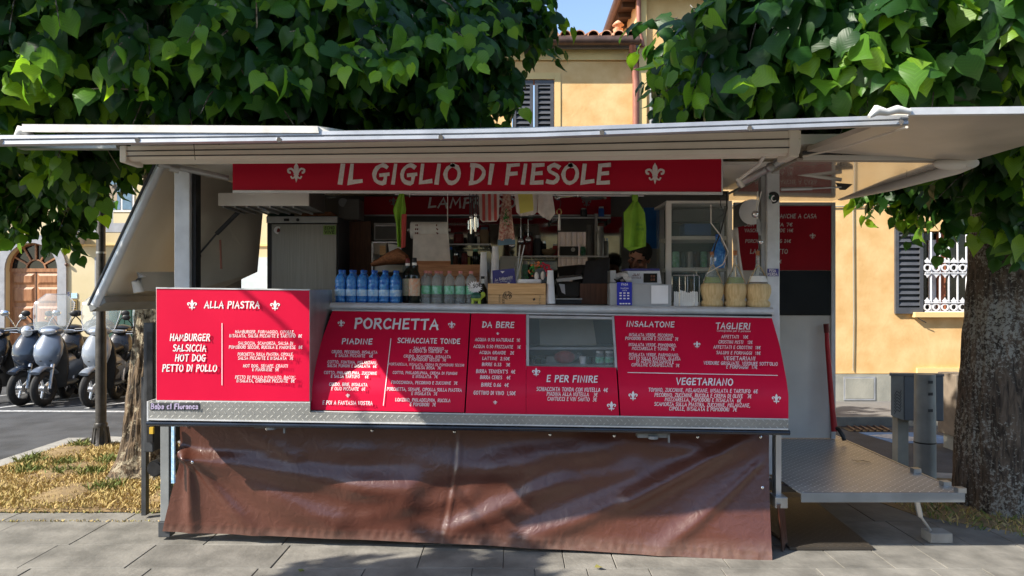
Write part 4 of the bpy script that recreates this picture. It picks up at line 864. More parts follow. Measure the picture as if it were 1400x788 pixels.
st_ = obj('name_sticker', MB().prism([P(205, 551.2, RYf - .004), P(272, 551.2, RYf - .004), P(272, 560.8, RYf - .004), P(205, 560.8, RYf - .004)], [P(205, 551.2, RYf - .0005), P(272, 551.2, RYf - .0005), P(272, 560.8, RYf - .0005), P(205, 560.8, RYf - .0005)]), 'dark_grey', TR)
obj('lettering', lettering(MB(), 'Bebe al Florence', 238.5, 559.2, 6.8, 64, sST, .02, 2.1, 0, .3), 'lilac_print', st_, fix=False)
for px, py in ((371, 581), (893, 594)):
    fm = MB().box(X(px - 22, 4.5), X(px + 22, 4.5), 4.48, 4.55, Z(py + 4, 4.5), Z(py - 2, 4.5)).cyl(P(px, py + 2, 4.47), P(px, py + 6, 4.47), .03, n=12).box(X(px + 19, 4.5), X(px + 21, 4.5), 4.46, 4.48, Z(py + 10, 4.5), Z(py, 4.5))
    obj('flap_catch', fm, 'grey_paint', TR)
# ---- vinyl skirt
def skirt_pt(u, v):
    # u 0..1 left to right, v 0..1 top to bottom; corner pinned at left
    xt0, xt1 = X(238, 4.66), X(1057, 4.60); xb0, xb1 = X(220, 4.78), X(1057, 4.44)
    s = v
    xl_ = xt0 + (xb0 - xt0) * (max(0, (v - .33) / .67) ** 1.0); x = xl_ + u * ((xt1 + (xb1 - xt1) * v) - xl_)
    zt = Z(580, 4.66) + (Z(592, 4.60) - Z(580, 4.66)) * u; zb = (EYE - (728 - 400) * 4.78 / FX) * (1 - u) + (EYE - (770.5 - 400) * 4.44 / FX) * u
    zb += .012 * math.sin(u * 3.14)
    z = zt + (zb - zt) * v
    Yt = 4.74 - .07 * u; Yb = 4.80 - .34 * u
    Y = Yt + (Yb - Yt) * v ** 1.25
    W = (u * 3.75, (1 - v) * .72)
    def ridge(x0, y0, x1, y1, w, a, taper=1):
        dx, dy = x1 - x0, y1 - y0; L2 = dx * dx + dy * dy; t = ((W[0] - x0) * dx + (W[1] - y0) * dy) / L2
        d = abs((W[0] - x0) * dy - (W[1] - y0) * dx) / math.sqrt(L2); tt = min(max(t, 0), 1)
        fade = 1 if 0 <= t <= 1 else math.exp(-((t - tt) ** 2) * L2 / (w * w) * .8)
        wl = w * (.35 + .65 * (tt if taper == 1 else (1 - tt if taper == -1 else 1)))
        return a * math.exp(-(d / wl) ** 2) * fade * (.6 + .4 * tt)
    b = 0
    for r_ in ((.06, .50, 1.5, .30, .11, .065, 1), (.06, .50, 1.1, .08, .10, .045, 1), (.06, .50, .6, .0, .06, .04, 1), (.06, .48, .2, .0, .05, .04, 1), (.06, .5, 1.2, .54, .05, .008, 1),
               (.7, .60, 2.0, .46, .08, .018, 0), (1.2, .34, 2.2, .48, .09, .03, 0), (2.1, .50, 2.7, .60, .09, .03, 0), (3.6, .68, 2.35, .06, .085, .045, 1), (3.7, .70, 2.9, .30, .06, .035, 0), (3.65, .50, 3.1, .02, .06, .03, 1),
               (2.45, .40, 1.85, .08, .07, .035, 0), (2.9, .48, 2.3, .34, .06, .02, 0), (1.3, .15, 1.9, .30, .06, .02, 0), (.45, .66, .75, .50, .05, .014, 0), (2.6, .66, 3.3, .62, .05, .02, 0)):
        b += ridge(*r_)
    b += .010 * math.sin(W[0] * 2.1 + W[1] * 4) * v + .006 * math.sin(W[0] * 9 + 2 * math.sin(W[1] * 7)) * v
    hem = math.exp(-((v - .95) / .035) ** 2); b += hem * .004 * math.sin(W[0] * 95 + 3 * math.sin(W[0] * 13)) + .004 * math.exp(-((v - .925) / .008) ** 2)
    b += -.006 * math.exp(-((W[0] - 1.77) / .012) ** 2) + .008 * math.exp(-((W[0] - 1.80) / .012) ** 2)
    b *= .95 * min(1, v * 5) * (1 - .55 * max(0, (v - .8) / .2))
    return Vector((x, Y - b, z))
NU, NV = 300, 72
rows_ = [[skirt_pt(i / NU, j / NV) for i in range(NU + 1)] for j in range(NV + 1)]
sk = MB(); sk.grid(rows_); sk.grid([[p + Vector((0, .006, 0)) for p in r] for r in rows_], flip=True)
sk.grid([rows_[-1], [p + Vector((0, .006, 0)) for p in rows_[-1]]], smooth=False); sk.grid([rows_[0], [p + Vector((0, .006, 0)) for p in rows_[0]]], smooth=False)
sk.grid([[r[0] for r in rows_], [r[0] + Vector((0, .006, 0)) for r in rows_]], smooth=False); sk.grid([[r[-1] for r in rows_], [r[-1] + Vector((0, .006, 0)) for r in rows_]], smooth=False)
skirt = obj('skirt', sk, 'brown_vinyl', TR, label='brown glossy vinyl skirt hanging creased to the pavement')
for u, v in ((.012, .03), (.03, .335), (.15, .05), (.33, .05), (.47, .05), (.632, .06), (.74, .06), (.88, .06), (.985, .05), (.988, .45)):
    p = skirt_pt(u, v); obj('press_stud', MB().sphere(p + Vector((0, -.006, 0)), .010, 10, 6, (1, .5, 1)), 'chrome', skirt)
obj('side_flap', MB().prism([P(1064, 690, 4.55), P(1072, 688, 4.62), P(1079, 765, 4.75), P(1071, 760, 4.60)], [P(1062, 690, 4.58), P(1070, 688, 4.65), P(1077, 765, 4.78), P(1069, 760, 4.63)]), 'brown_vinyl', TR)
# ---- chassis seen at the two ends
obj('chassis_floor', bx(-2.15, 1.72, 4.9, 6.45, .30, .36), 'dark_metal', TR)
obj('corner_leg', bx(X(222, 4.85), X(234, 4.85), 4.82, 4.88, .12, .92), 'grey_paint', TR, bevel=.004)
obj('leg_foot', bx(X(220, 4.85), X(236, 4.85), 4.81, 4.89, .02, .12), 'dark_grey', TR, bevel=.004)
obj('corner_leg', bx(X(195, 5.3), X(201, 5.3), 5.28, 5.33, .02, 1.0), 'dark_grey', TR)
obj('end_frame', bx(X(201, 4.95), X(214, 4.95), 4.9, 5.5, .55, 1.40), 'dark_grey', TR, bevel=.006)
obj('end_frame_inner', bx(X(203, 4.9) , X(211, 4.9), 4.875, 4.899, .62, 1.34), 'black_plastic', TR)
obj('reflector', bx(X(236, 4.72), X(240, 4.72), 4.70, 4.72, Z(660, 4.72), Z(583, 4.72)), 'blue_label', TR)
obj('hub', MB().cyl((X(214, 5.0), 4.98, Z(640, 5)), (X(214, 5.0), 5.06, Z(640, 5)), .055, n=20).cyl((X(214, 5.0), 4.965, Z(640, 5)), (X(214, 5.0), 4.98, Z(640, 5)), .045, n=20), 'black_plastic', TR)
obj('yellow_clip', bx(X(208, 4.9), X(213, 4.9), 4.86, 4.88, Z(592, 4.9), Z(583, 4.9)), 'yellow_mark', TR)
wh = obj('road_wheel', MB().cyl((-.3, 5.1, .28), (-.3, 5.3, .28), .28, n=28), 'rubber', TR)
obj('rim', MB().cyl((-.3, 5.08, .28), (-.3, 5.099, .28), .17, n=24), 'grey_paint', wh)
# ---- right end: post below counter and platform
obj('lower_post', bx(X(1058.5, 4.66), X(1066, 4.66), 4.63, 4.70, Z(684, 4.66), Z(592, 4.66)), 'aluminium', TR, bevel=.003)
obj('post_bracket', bx(X(1057, 4.62), X(1074, 4.62), 4.58, 4.7, Z(693, 4.62), Z(678, 4.62)), 'dull_steel', TR, bevel=.004)
PZ = Z(674, 4.55)
pl = MB().prism([(1.76, 4.55, PZ), (2.75, 4.55, PZ), (2.76, 6.36, PZ), (1.70, 6.36, PZ)], [(1.76, 4.55, PZ - .008), (2.75, 4.55, PZ - .008), (2.76, 6.36, PZ - .008), (1.70, 6.36, PZ - .008)])
plat = obj('platform', pl, 'tread_plate', TR, label='tread plate metal platform folded out at the right end')
obj('floor_plate', bx(-2.1, 1.72, 4.95, 6.44, PZ - .008, PZ - .001), 'tread_plate', TR)
obj('platform_edge', bx(1.76, 2.755, 4.535, 4.55, PZ - .055, PZ + .004), 'grey_paint', TR, bevel=.003)
obj('platform_edge', bx(2.752, 2.768, 4.56, 6.36, PZ - .055, PZ + .003), 'dull_steel', TR)
obj('platform_beam', MB().box(1.72, 2.74, 4.75, 4.8, PZ - .05, PZ - .01).box(1.72, 2.74, 5.5, 5.55, PZ - .05, PZ - .01).box(1.72, 2.74, 6.2, 6.25, PZ - .05, PZ - .01), 'dark_metal', TR)
for px, py in ((1248, 646), (1289, 664), (1311, 673)):
    Yq = (EYE - PZ) * FX / (py - 400) ; obj('hinge_tab', bx(2.715, 2.765, Yq - .03, Yq + .02, PZ, PZ + .03), 'dull_steel', TR)
obj('prop_leg', MB().tube([(2.5, 4.62, PZ - .04), (2.56, 4.68, .20)], .018).tube([(2.56, 4.68, .20), (2.68, 4.78, .075)], .009), 'aluminium', TR)
blk = obj('support_block', bx(X(1268, 4.78), X(1298, 4.78), 4.74, 4.86, 0.003, .068), 'kerb_stone', bevel=.006); tag(blk, 'pale wooden block on the ground under the platform leg', 'block')
obj('folded_ramp', MB().prism([(1.72, 4.62, .022), (2.24, 4.62, .022), (2.30, 5.75, .022), (1.72, 5.75, .022)], [(1.72, 4.62, .006), (2.24, 4.62, .006), (2.30, 5.75, .006), (1.72, 5.75, .006)]), 'tread_old', TR)
cl = obj('cable_tie', MB().tube([P(1165, 628, 5.4) , P(1172, 631, 5.36), P(1180, 630, 5.38), P(1190, 633, 5.33)], .006), 'black_plastic'); cl.location.z -= 0
for v in cl.data.vertices: v.co.z = PZ + .008 + (v.co.z % .004)
tag(cl, 'scrap of black cord lying on the tread plate platform', 'cord')
# red jack handle
jh = thing('red_lever', 'long red metal lever leaning upright against the rear panel on the platform', 'lever', tuple(P(1141, 592, 6.2)))
obj('shaft', MB().tube([P(1130, 450, 6.15), P(1131, 470, 6.14), P(1138, 560, 6.1), P(1141, 590, 6.08)], [.017, .020, .022, .028]), 'red_paint', jh)
obj('grip', MB().tube([P(1129.5, 443, 6.15), P(1130.5, 455, 6.149)], .024), 'foil_red', jh)
obj('foot', MB().tube([P(1141, 585, 6.08), P(1147, 587, 6.05), P(1153, 597, 6.0), P(1154, 602, 6.0)], .018), 'dark_metal', jh)
# ---- posts and shell
obj('corner_post', bx(X(241, 4.8), X(262, 4.8), 4.77, 4.86, .9, Z(228, 4.8)), 'pale_aluminium', TR, bevel=.004)
obj('post_side', bx(X(262.6, 4.8), X(267.5, 4.8), 4.80, 4.88, .9, Z(232, 4.8)), 'black_plastic', TR)  # dark right side of the post, its shade put in as a black strip
obj('corner_post', bx(X(1049, 5.0), X(1066, 5.0), 5.0, 5.09, PZ, Z(226, 5.0)), 'pale_aluminium', TR, bevel=.004)
obj('post_side', bx(X(1043, 5.0), X(1048.6, 5.0), 5.03, 5.09, 1.5, Z(232, 5.0)), 'dull_steel', TR)
bg_ = obj('round_badge', MB().cyl(P(1057, 270.5, 4.994), P(1057, 270.5, 4.999), .040, n=24), 'black_plastic', TR)
obj('badge_mark', MB().sphere(P(1054.5, 270, 4.993), .018, 10, 6, (1, .08, 1)), 'turtle_shell', bg_)
obj('badge_letter', lettering(MB(), 'C', 1058, 275.5, 8, 7, lambda a, b, k=0: P(a, b, 4.990), 0, 1.6), 'white_print', bg_, fix=False)
sk2 = obj('sticker', pb(1049.2, 1064.6, 367.5, 378, 4.995, .003), 'card_violet', TR)
s_ = lambda a, b, k=0: P(a, b, 4.993 - .0004 * k)
put(sk2, s_, [('PISA', 1056.3, 372.2, 3.8, 9, 1.6), ('MERDA', 1056.3, 377.2, 3.9, 13, 1.6)], 0, 0)
# roof, back wall, ends
obj('roof', MB().prism([(-2.30, 4.5, 2.47), (2.75, 4.5, 2.50), (2.75, 6.5, 2.50), (-2.30, 6.5, 2.47)], [(-2.30, 4.5, 2.53), (2.75, 4.5, 2.56), (2.75, 6.5, 2.56), (-2.30, 6.5, 2.53)]), 'off_white', TR)
obj('ceiling', bx(-2.2, 1.68, 4.85, 6.38, 2.43, 2.45), 'off_white', TR)
obj('vestibule_ceiling', MB().prism([(1.74, 4.56, 2.40), (2.70, 4.56, 2.39), (2.70, 6.3, 2.37), (1.74, 6.3, 2.38)], [(1.74, 4.56, 2.42), (2.70, 4.56, 2.41), (2.70, 6.3, 2.39), (1.74, 6.3, 2.40)]), 'ceiling_gloss', TR)
BW = 6.40
wx0, wx1, wz0_, wz1_ = X(763, BW), X(804, BW), 1.62, Z(317, BW)
bw = MB(); bw.box(-2.1, wx0, BW, BW + .05, PZ, 2.47); bw.box(wx1, 1.86, BW, BW + .05, PZ, 2.47); bw.box(wx0, wx1, BW, BW + .05, PZ, wz0_); bw.box(wx0, wx1, BW, BW + .05, wz1_, 2.47)
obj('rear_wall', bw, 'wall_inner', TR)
obj('mirror_panel', bx(X(612, BW), X(762, BW), BW - .012, BW - .002, 1.5, Z(297, BW)), 'mirror', TR); obj('mirror_panel', bx(X(813, BW), X(850, BW), BW - .012, BW - .002, 1.5, Z(297, BW)), 'mirror', TR)
obj('rear_window_pane', bx(wx0, wx1, BW + .02, BW + .03, wz0_, wz1_), 'shelf_glass', TR)
# board wall at the back of the open right end
obj('end_board', bx(X(1004, 6.22), X(1142, 6.22), 6.22, 6.26, PZ + .005, Z(277, 6.22)), 'off_white', TR, bevel=.004)
obj('end_board_frame', MB().box(X(1136.5, 6.2), X(1142, 6.2), 6.195, 6.218, PZ + .006, Z(277, 6.2)).box(X(1004, 6.2), X(1136, 6.2), 6.195, 6.218, Z(281, 6.2), Z(277, 6.2)), 'pale_aluminium', TR)
obj('black_board', pb(1062, 1136, 370.5, 431.5, 6.205, .013), 'black_board', TR)
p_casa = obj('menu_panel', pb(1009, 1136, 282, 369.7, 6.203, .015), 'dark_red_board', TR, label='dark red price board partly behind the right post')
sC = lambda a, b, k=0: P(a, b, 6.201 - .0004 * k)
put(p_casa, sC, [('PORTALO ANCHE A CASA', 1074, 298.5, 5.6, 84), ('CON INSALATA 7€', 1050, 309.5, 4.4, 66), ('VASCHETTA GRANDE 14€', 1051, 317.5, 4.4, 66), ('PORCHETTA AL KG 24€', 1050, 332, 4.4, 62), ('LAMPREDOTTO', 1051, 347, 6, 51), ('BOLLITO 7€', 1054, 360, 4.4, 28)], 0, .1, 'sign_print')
put_fl(p_casa, sC, [(1111, 323, 9)], 0, 'sign_print')
# edge beam with round front, prop, tube lamp
bm_ = []
for Y, x, z, rr in ((6.2, 2.735, Z(270, 6.2), .028), (5.4, 2.74, 2.365, .032), (4.62, 2.745, 2.365, .036), (4.46, 2.75, 2.375, .03)):
    bm_.append([Vector((x + rr * 1.5 * math.cos(t), Y, z + rr * math.sin(t))) for t in [i * math.pi / 6 for i in range(12)]])
obj('edge_beam', MB().rings(bm_), 'off_white', TR)
obj('beam_end_cap', MB().sphere((2.66, 4.50, 2.375), .05, 14, 8, (2.4, 1, .75)), 'off_white', TR)
obj('front_beam', MB().prism([P(1098, 212, 4.52), P(1328, 213, 4.52), P(1328, 220, 4.52), P(1098, 219, 4.52)], [P(1098, 212, 4.56), P(1328, 213, 4.56), P(1328, 220, 4.56), P(1098, 219, 4.56)]), 'off_white', TR)
obj('front_beam_seal', bx(X(1098, 4.52), X(1330, 4.52), 4.50, 4.53, Z(211, 4.52), Z(207, 4.52)), 'dark_grey', TR)
obj('gas_strut', MB().tube([P(1068, 259, 5.0), P(1110, 258, 5.0)], .012).tube([P(1110, 258, 5.0), P(1150, 256, 5.0)], .006), 'aluminium', TR)
obj('ceiling_tube', MB().tube([P(1066, 234, 5.05), P(1150, 246, 5.05)], .013), 'off_white', TR)
obj('strut_bracket', MB().prism([P(1142, 250, 5.0), P(1166, 252, 5.0), P(1156, 260, 5.0), P(1148, 260, 5.0)], [P(1142, 250, 5.08), P(1166, 252, 5.08), P(1156, 260, 5.08), P(1148, 260, 5.08)]), 'dark_metal', TR)
# ---- big sign
SY = 4.70
sg = obj('sign_board', MB().prism([P(318, 214, SY), P(987, 210, SY), P(987, 262.5, SY), P(318, 260, SY)], [P(318, 214, SY + .02), P(987, 210, SY + .02), P(987, 262.5, SY + .02), P(318, 260, SY + .02)]), 'sign_red', TR, label='long dark red sign board reading IL GIGLIO DI FIESOLE')
obj('sign_rail', MB().prism([P(318, 260.3, SY - .012), P(988, 262.8, SY - .012), P(988, 266.6, SY - .012), P(318, 264, SY - .012)], [P(318, 260.3, SY + .02), P(988, 262.8, SY + .02), P(988, 266.6, SY + .02), P(318, 264, SY + .02)]), 'pale_aluminium', TR)
obj('sign_end', pb(986.5, 988.5, 212, 262.4, SY - .006, .03), 'pale_aluminium', TR)
sS = lambda a, b, k=0: P(a, b, SY - .0035 - .0004 * k)
for w_, cx_, wd in (('IL', 479.5, 31), ('GIGLIO', 570, 118), ('DI', 659.5, 32), ('FIESOLE', 763, 141)):
    obj('lettering', lettering(MB(), w_, cx_ - 1, 250.8, 25, wd, sS, .06, 1.85, .001, .2), 'sign_print', sg, fix=False)
put_fl(sg, sS, [(405, 236, 28), (895.5, 237.5, 30)], 0, 'sign_print')
# ---- awning
AF = 3.38
def zf(x): return float(np.interp(x, [-2.4, X(700, AF), X(1240, AF)], [Z(185.3, AF), Z(176, AF), Z(157, AF)]))
xs = [-2.27 + i * (X(1240, AF) + 2.27) / 12 for i in range(13)]
top = [[Vector((x, AF + .02, zf(x) - .012)) for x in xs], [Vector((x, 4.5, 2.555 + .006 * i)) for i, x in enumerate(xs)]]
und = [[p + Vector((0, 0, -.022)) for p in r] for r in top]
aw = MB(); aw.grid(top, smooth=False); aw.grid(und, smooth=False, flip=True)
aw.grid([top[0], und[0]], smooth=False); aw.grid([top[1], und[1]], smooth=False); aw.add([top[0][0], top[1][0], und[1][0], und[0][0]], [(0, 1, 2, 3)]); aw.add([top[0][-1], top[1][-1], und[1][-1], und[0][-1]], [(0, 1, 2, 3)])
awn = obj('awning', aw, 'off_white', TR, label='long raised front flap used as awning')
prof = [(0, 0), (-.012, -.004), (-.014, -.020), (-.006, -.024), (-.012, -.030), (-.014, -.044), (0, -.048), (.03, -.046), (.03, 0)]
obj('awning_edge', MB().rings([[Vector((x, AF + a, zf(x) + b)) for a, b in prof] for x in [xs[0] - .2] + xs], smooth=False), 'awning_alu', TR)
for px, py in ((1, 194), (188, 192), (381.5, 191.5), (602.5, 188), (823, 181.5), (1025, 175.5), (1232, 167)):
    obj('screw', MB().cyl(P(px, py, AF - .018), P(px, py, AF - .008), .011, .013, 12), 'chrome', TR)
# plank left of the hinge (extra roof flap lying on top)
obj('roof_flap', MB().prism([P(30, 170, 3.36), P(434, 172.5, 3.36), P(436, 182, 3.36), P(30, 180.5, 3.36)], [P(150, 176, 4.4), P(470, 178, 4.4), P(470, 184, 4.4), P(150, 183, 4.4)]), 'dirty_white', TR)
obj('roof_flap_corner', MB().prism([P(434.5, 172.5, 3.37), P(458, 183, 3.37), P(434.5, 183, 3.37)], [P(434.5, 172.5, 3.5), P(458, 183, 3.5), P(434.5, 183, 3.5)]), 'dirty_white', TR)
obj('folded_tarp', MB().tube([P(22, 186, 3.4), P(28, 178, 3.4), P(38, 180, 3.4), P(44, 186, 3.42)], [.01, .022, .02, .01]), 'dirty_white', TR)
# right extension of the awning
rx = [P(1242, 153, 3.36), P(1560, 149.5, 3.3)]
obj('awning_extension', MB().prism([rx[0] + Vector((0, 0, -.01)), rx[1] + Vector((0, 0, -.01)), Vector((2.76, 4.5, 2.39)), Vector((1.78, 4.5, 2.45))], [rx[0] + Vector((0, 0, .015)), rx[1] + Vector((0, 0, .015)), Vector((2.76, 4.5, 2.42)), Vector((1.78, 4.5, 2.48))]), 'beige_panel', TR)
obj('awning_edge', MB().prism([rx[0] + Vector((0, -.02, -.018)), rx[1] + Vector((0, -.02, -.018)), rx[1] + Vector((0, -.02, .014)), rx[0] + Vector((0, -.02, .014))], [rx[0] + Vector((0, .012, -.018)), rx[1] + Vector((0, .012, -.018)), rx[1] + Vector((0, .012, .014)), rx[0] + Vector((0, .012, .014))]), 'pale_aluminium', TR)
obj('seam_wire', MB().tube([P(1240, 174, 3.34), P(1150, 203, 4.1), P(1098, 214, 4.45)], .006), 'cream_panel', TR)
obj('bundled_tarp', MB().tube([P(1188, 160, 3.3), P(1198, 151, 3.31), P(1212, 154, 3.32), P(1226, 150, 3.33), P(1244, 153, 3.34)], [.008, .024, .016, .02, .012]), 'dirty_white', TR)
# cassette under the hinge
CYF = 4.30
cs = []
for px, pt, pbm in ((168, 200, 219.5), (400, 196, 218.5), (700, 190, 216.5), (1095, 178, 212)):
    zt, zb_ = Z(pt, CYF), Z(pbm, CYF); h_ = zt - zb_; x = X(px, CYF)
    cs.append([Vector((x, CYF + a, zb_ + h_ * b)) for a, b in ((.12, .35), (.05, .02), (.015, .10), (.004, .28), (0, .30), (0, .62), (.006, .635), (.006, .66), (0, .675), (0, .97), (.01, 1), (.18, 1.0), (.18, .1))])
obj('awning_cassette', MB().rings(cs, smooth=False), 'cream_panel', TR)
for f_ in (.30, .655):
    q_ = [P(px, pt + (pbm - pt) * (1 - f_), CYF - .003) for px, pt, pbm in ((172, 200, 219.5), (400, 196, 218.5), (700, 190, 216.5), (1080, 178.4, 212.1))]
    obj('groove_shade', MB().tube(q_, .0035, 6), 'dark_metal', TR)  # dark rods put the shade of the cassette grooves into colour
for px, w_ in ((168, 10), (1086, 14)):
    a = px - w_ / 2; pt, pbm = (199, 222) if px < 500 else (177, 215)
    obj('cassette_cap', pb(a, a + w_, pt, pbm, CYF - .008, .2), 'cream_panel', TR, bevel=.008)
obj('awning_arm', MB().tube([P(216, 224, 4.5), P(258, 232, 4.62), P(312, 244, 4.75)], .02).tube([P(232, 229, 4.55), P(245, 232, 4.58)], .026), 'dull_steel', TR)
obj('awning_arm', MB().tube([P(1010, 252, 4.72), P(1048, 232, 4.55), P(1082, 212, 4.45)], .024).sphere(P(1053, 229, 4.52), .03), 'dull_steel', TR)
obj('crank_hook', MB().tube([P(1010, 246, 4.6), P(1038, 225, 4.5), P(1045, 213, 4.45)], .011).tube([P(1008, 244, 4.6), P(1016, 256, 4.6)], .014), 'off_white', TR)
# ---- left hinged end flap
hx = X(222, 4.86); hz = Z(226, 4.86); bx_ = X(132, 4.86); bz_ = Z(418, 4.86)
nrm = Vector((bz_ - hz, 0, -(bx_ - hx))).normalized(); th = nrm * .035
if nrm.x < 0: th = -th
A = [Vector((hx, 4.86, hz)), Vector((bx_, 4.86, bz_)), Vector((bx_, 6.4, bz_)), Vector((hx, 6.4, hz))]
flp = obj('end_flap', MB().prism(A, [p - th for p in A]), 'cream_panel', TR, label='left end flap propped outwards')
obj('flap_frame', MB().tube([A[0] + Vector((0, -.012, 0)), A[1] + Vector((0, -.012, 0))], .03, 6), 'pale_aluminium', flp)
obj('flap_seal', MB().tube([A[0] + Vector((-.045, -.01, 0)), A[1] + Vector((-.045, -.01, 0))], .012, 6), 'dark_grey', flp)
obj('flap_foot', MB().prism([A[1] + Vector((-.04, -.02, 0)), A[1] + Vector((.06, -.02, .06)), A[2] + Vector((.06, 0, .06)), A[2] + Vector((-.04, 0, 0))], [A[1] + Vector((-.03, -.02, -.04)), A[1] + Vector((.07, -.02, .02)), A[2] + Vector((.07, 0, .02)), A[2] + Vector((-.03, 0, -.04))]), 'grey_paint', flp)
obj('flap_recess', MB().prism([P(192, 372, 5.0), P(330, 372, 5.9), P(330, 396, 5.9), P(186, 398, 5.0)], [P(192, 372, 5.05), P(330, 372, 5.95), P(330, 396, 5.95), P(186, 398, 5.05)]), 'beige_panel', TR)
obj('recess_cushion', MB().tube([P(193, 375, 4.98), P(187, 386, 4.98), P(190, 400, 4.98)], .035), 'off_white', TR)
obj('flap_strut', MB().tube([P(272, 348, 5.4), P(300, 315, 5.4)], .007).tube([P(296, 320, 5.4), P(328, 288, 5.4)], .016).sphere(P(271, 350, 5.4), .022), 'dark_grey', TR)
obj('hook_stick', MB().tube([P(301, 328, 5.3), P(302.5, 368, 5.3)], .008), 'copper_pipe', TR)
obj('end_gusset', MB().prism([P(268, 236, 5.3), P(362, 262, 5.8), P(352, 372, 5.8), P(300, 396, 5.6), P(268, 396, 5.4)], [P(268, 236, 5.31), P(362, 262, 5.81), P(352, 372, 5.81), P(300, 396, 5.61), P(268, 396, 5.41)]), 'beige_panel', TR)
obj('awning_left_underside', bx(X(166, 4.4) - .6, X(166, 4.4) - .02, 4.38, 4.44, Z(204, 4.4), Z(198, 4.4)), 'dull_steel', TR)
# ================================================================== THINGS ON THE COUNTER
def on_counter(px, Y=5.08): x = X(px, Y); return (x, Y, ctz(x) + .001)
def water_bottle(loc, label, blue=True, group=None):
    t = thing('water_bottle', label, 'bottle', loc, group)
    prof = [(.0, 0), (.027, 0), (.034, .006), (.035, .018), (.032, .024), (.035, .030), (.035, .044), (.0345, .088), (.031, .096), (.035, .106), (.0355, .114), (.031, .124), (.034, .134), (.035, .145), (.031, .165), (.022, .182), (.014, .192), (.012, .198), (.012, .204)] if blue else [(.0, 0), (.027, 0), (.031, .006), (.032, .03), (.029, .038), (.032, .046), (.0315, .062), (.0315, .12), (.029, .126), (.032, .132), (.033, .150), (.031, .165), (.024, .182), (.014, .194), (.012, .198), (.012, .204)]
    prof = [(r * (1.09 if blue else 1.1) if z < .19 else r, z) for r, z in prof]; obj('body', MB().lathe(loc, prof[1:], 16), 'blue_bottle' if blue else 'clear_bottle', t)
    obj('label', MB().lathe(Vector(loc) + Vector((0, 0, .064 if not blue else .045)), [(.0385 if blue else .0355, 0), (.039 if blue else .036, .001), (.039 if blue else .036, .054 if not blue else .042), (.0385 if blue else .0355, .055 if not blue else .043)], 14, caps=False), 'blue_label' if blue else 'green_label', t)
    obj('cap', MB().lathe(Vector(loc) + Vector((0, 0, .2042)), [(.014, 0), (.014, .015), (.012, .017)], 12), 'blue_cap' if blue else 'pink_cap', t)
    return t
side = ['at the left end of the front row', 'second from the left in the front row', 'third from the left in the front row', 'third from the wine in the front row', 'second from the wine in the front row', 'next to the wine in the front row']
b0 = None; bpos = [on_counter(465.5 + i * 15.0, 5.06) for i in range(6)]
for i, l in enumerate(bpos):
    lab = 'blue half litre water bottle ' + side[i] + ' on the counter'
    if b0 is None: b0 = water_bottle(l, lab, True, 'blue water bottles on the counter')
    else: dup(b0, l, lab, i * .7)
for i in range(6):
    dup(b0, on_counter(470.5 + i * 14.5, 5.13), 'blue water bottle in the back row, ' + ('at its left end', 'second from the left', 'third from the left', 'third from the right', 'second from the right', 'at its right end beside the wine')[i], i)
g0 = None
cside = ['beside the dark wine bottles', 'second from the dark wine bottles', 'in the middle of its row', 'second from the turtle figure', 'right behind the turtle figure']
for i, px in enumerate((582, 597, 614.5, 629.5, 644)):
    lab = 'clear water bottle with green label ' + cside[i]
    if g0 is None: g0 = water_bottle(on_counter(px, 5.06), lab, False, 'clear water bottles on the counter')
    else: dup(g0, on_counter(px, 5.06), lab, i * 1.1)
for px, q in ((588, 'left'), (603, 'right')): dup(g0, on_counter(px, 5.14), 'clear water bottle in the second row, ' + q + ' of the two behind the front bottles', 2)
def wine(loc, label, lm, cap):
    t = thing('wine_bottle', label, 'wine bottle', loc, 'dark wine bottles on the counter')
    obj('glass', MB().lathe(loc, [(.034, 0), (.037, .005), (.037, .185), (.033, .205), (.018, .228), (.0145, .24), (.0145, .285)], 18), 'wine_glass_dark', t)
    obj('label', MB().lathe(Vector(loc) + Vector((0, 0, .05)), [(.0375, 0), (.038, .001), (.038, .115), (.0375, .116)], 18, caps=False), lm, t)
    obj('capsule', MB().lathe(Vector(loc) + Vector((0, 0, .255)), [(.0155, 0), (.0155, .018)], 14), 'paper', t)
    obj('neck_foil', MB().lathe(Vector(loc) + Vector((0, 0, .2735)), [(.0158, 0), (.0165, .03), (.015, .032)], 14), cap, t)
wine(on_counter(566.5, 5.02), 'dark wine bottle with orange label and black foil, in front', 'wine_label', 'black_plastic')
wine(on_counter(557.5, 5.13), 'dark wine bottle with pale label and red foil, behind the other', 'wine_label_pale', 'foil_red')
# turtle figure with starburst
l = on_counter(651, 4.99)
t = thing('turtle_figurine', 'green toy turtle with dark shell on the counter edge', 'figurine', l)
L_ = Vector(l)
obj('body', MB().sphere(L_ + Vector((0, 0, .035)), .036, 14, 8, (1, .8, .5)), 'turtle_body', t)
obj('shell', MB().sphere(L_ + Vector((0, 0, .050)), .036, 14, 8, (1, .85, .85)), 'turtle_shell', t)
for sx, sy in ((-.022, -.018), (.022, -.018), (-.022, .018), (.022, .018)): obj('leg', MB().cyl(L_ + Vector((sx, sy, 0)), L_ + Vector((sx, sy, .035)), .010, .009, 8), 'turtle_body', t)
obj('head', MB().sphere(L_ + Vector((.045, 0, .062)), .017, 12, 8, (1, .9, 1.2)).cyl(L_ + Vector((.025, 0, .035)), L_ + Vector((.043, 0, .055)), .012, n=10), 'turtle_body', t)
st = thing('starburst_card', 'white spiky starburst price card above the toy turtle', 'price card', (l[0] - .012, 5.02, l[2] + .09))
c = Vector((l[0] - .010, 5.01, l[2] + .112)); pts = []
for i in range(36): r = .052 if i % 2 == 0 else .036; pts.append(c + Vector((r * math.cos(i * math.pi / 18), 0, r * .85 * math.sin(i * math.pi / 18))))
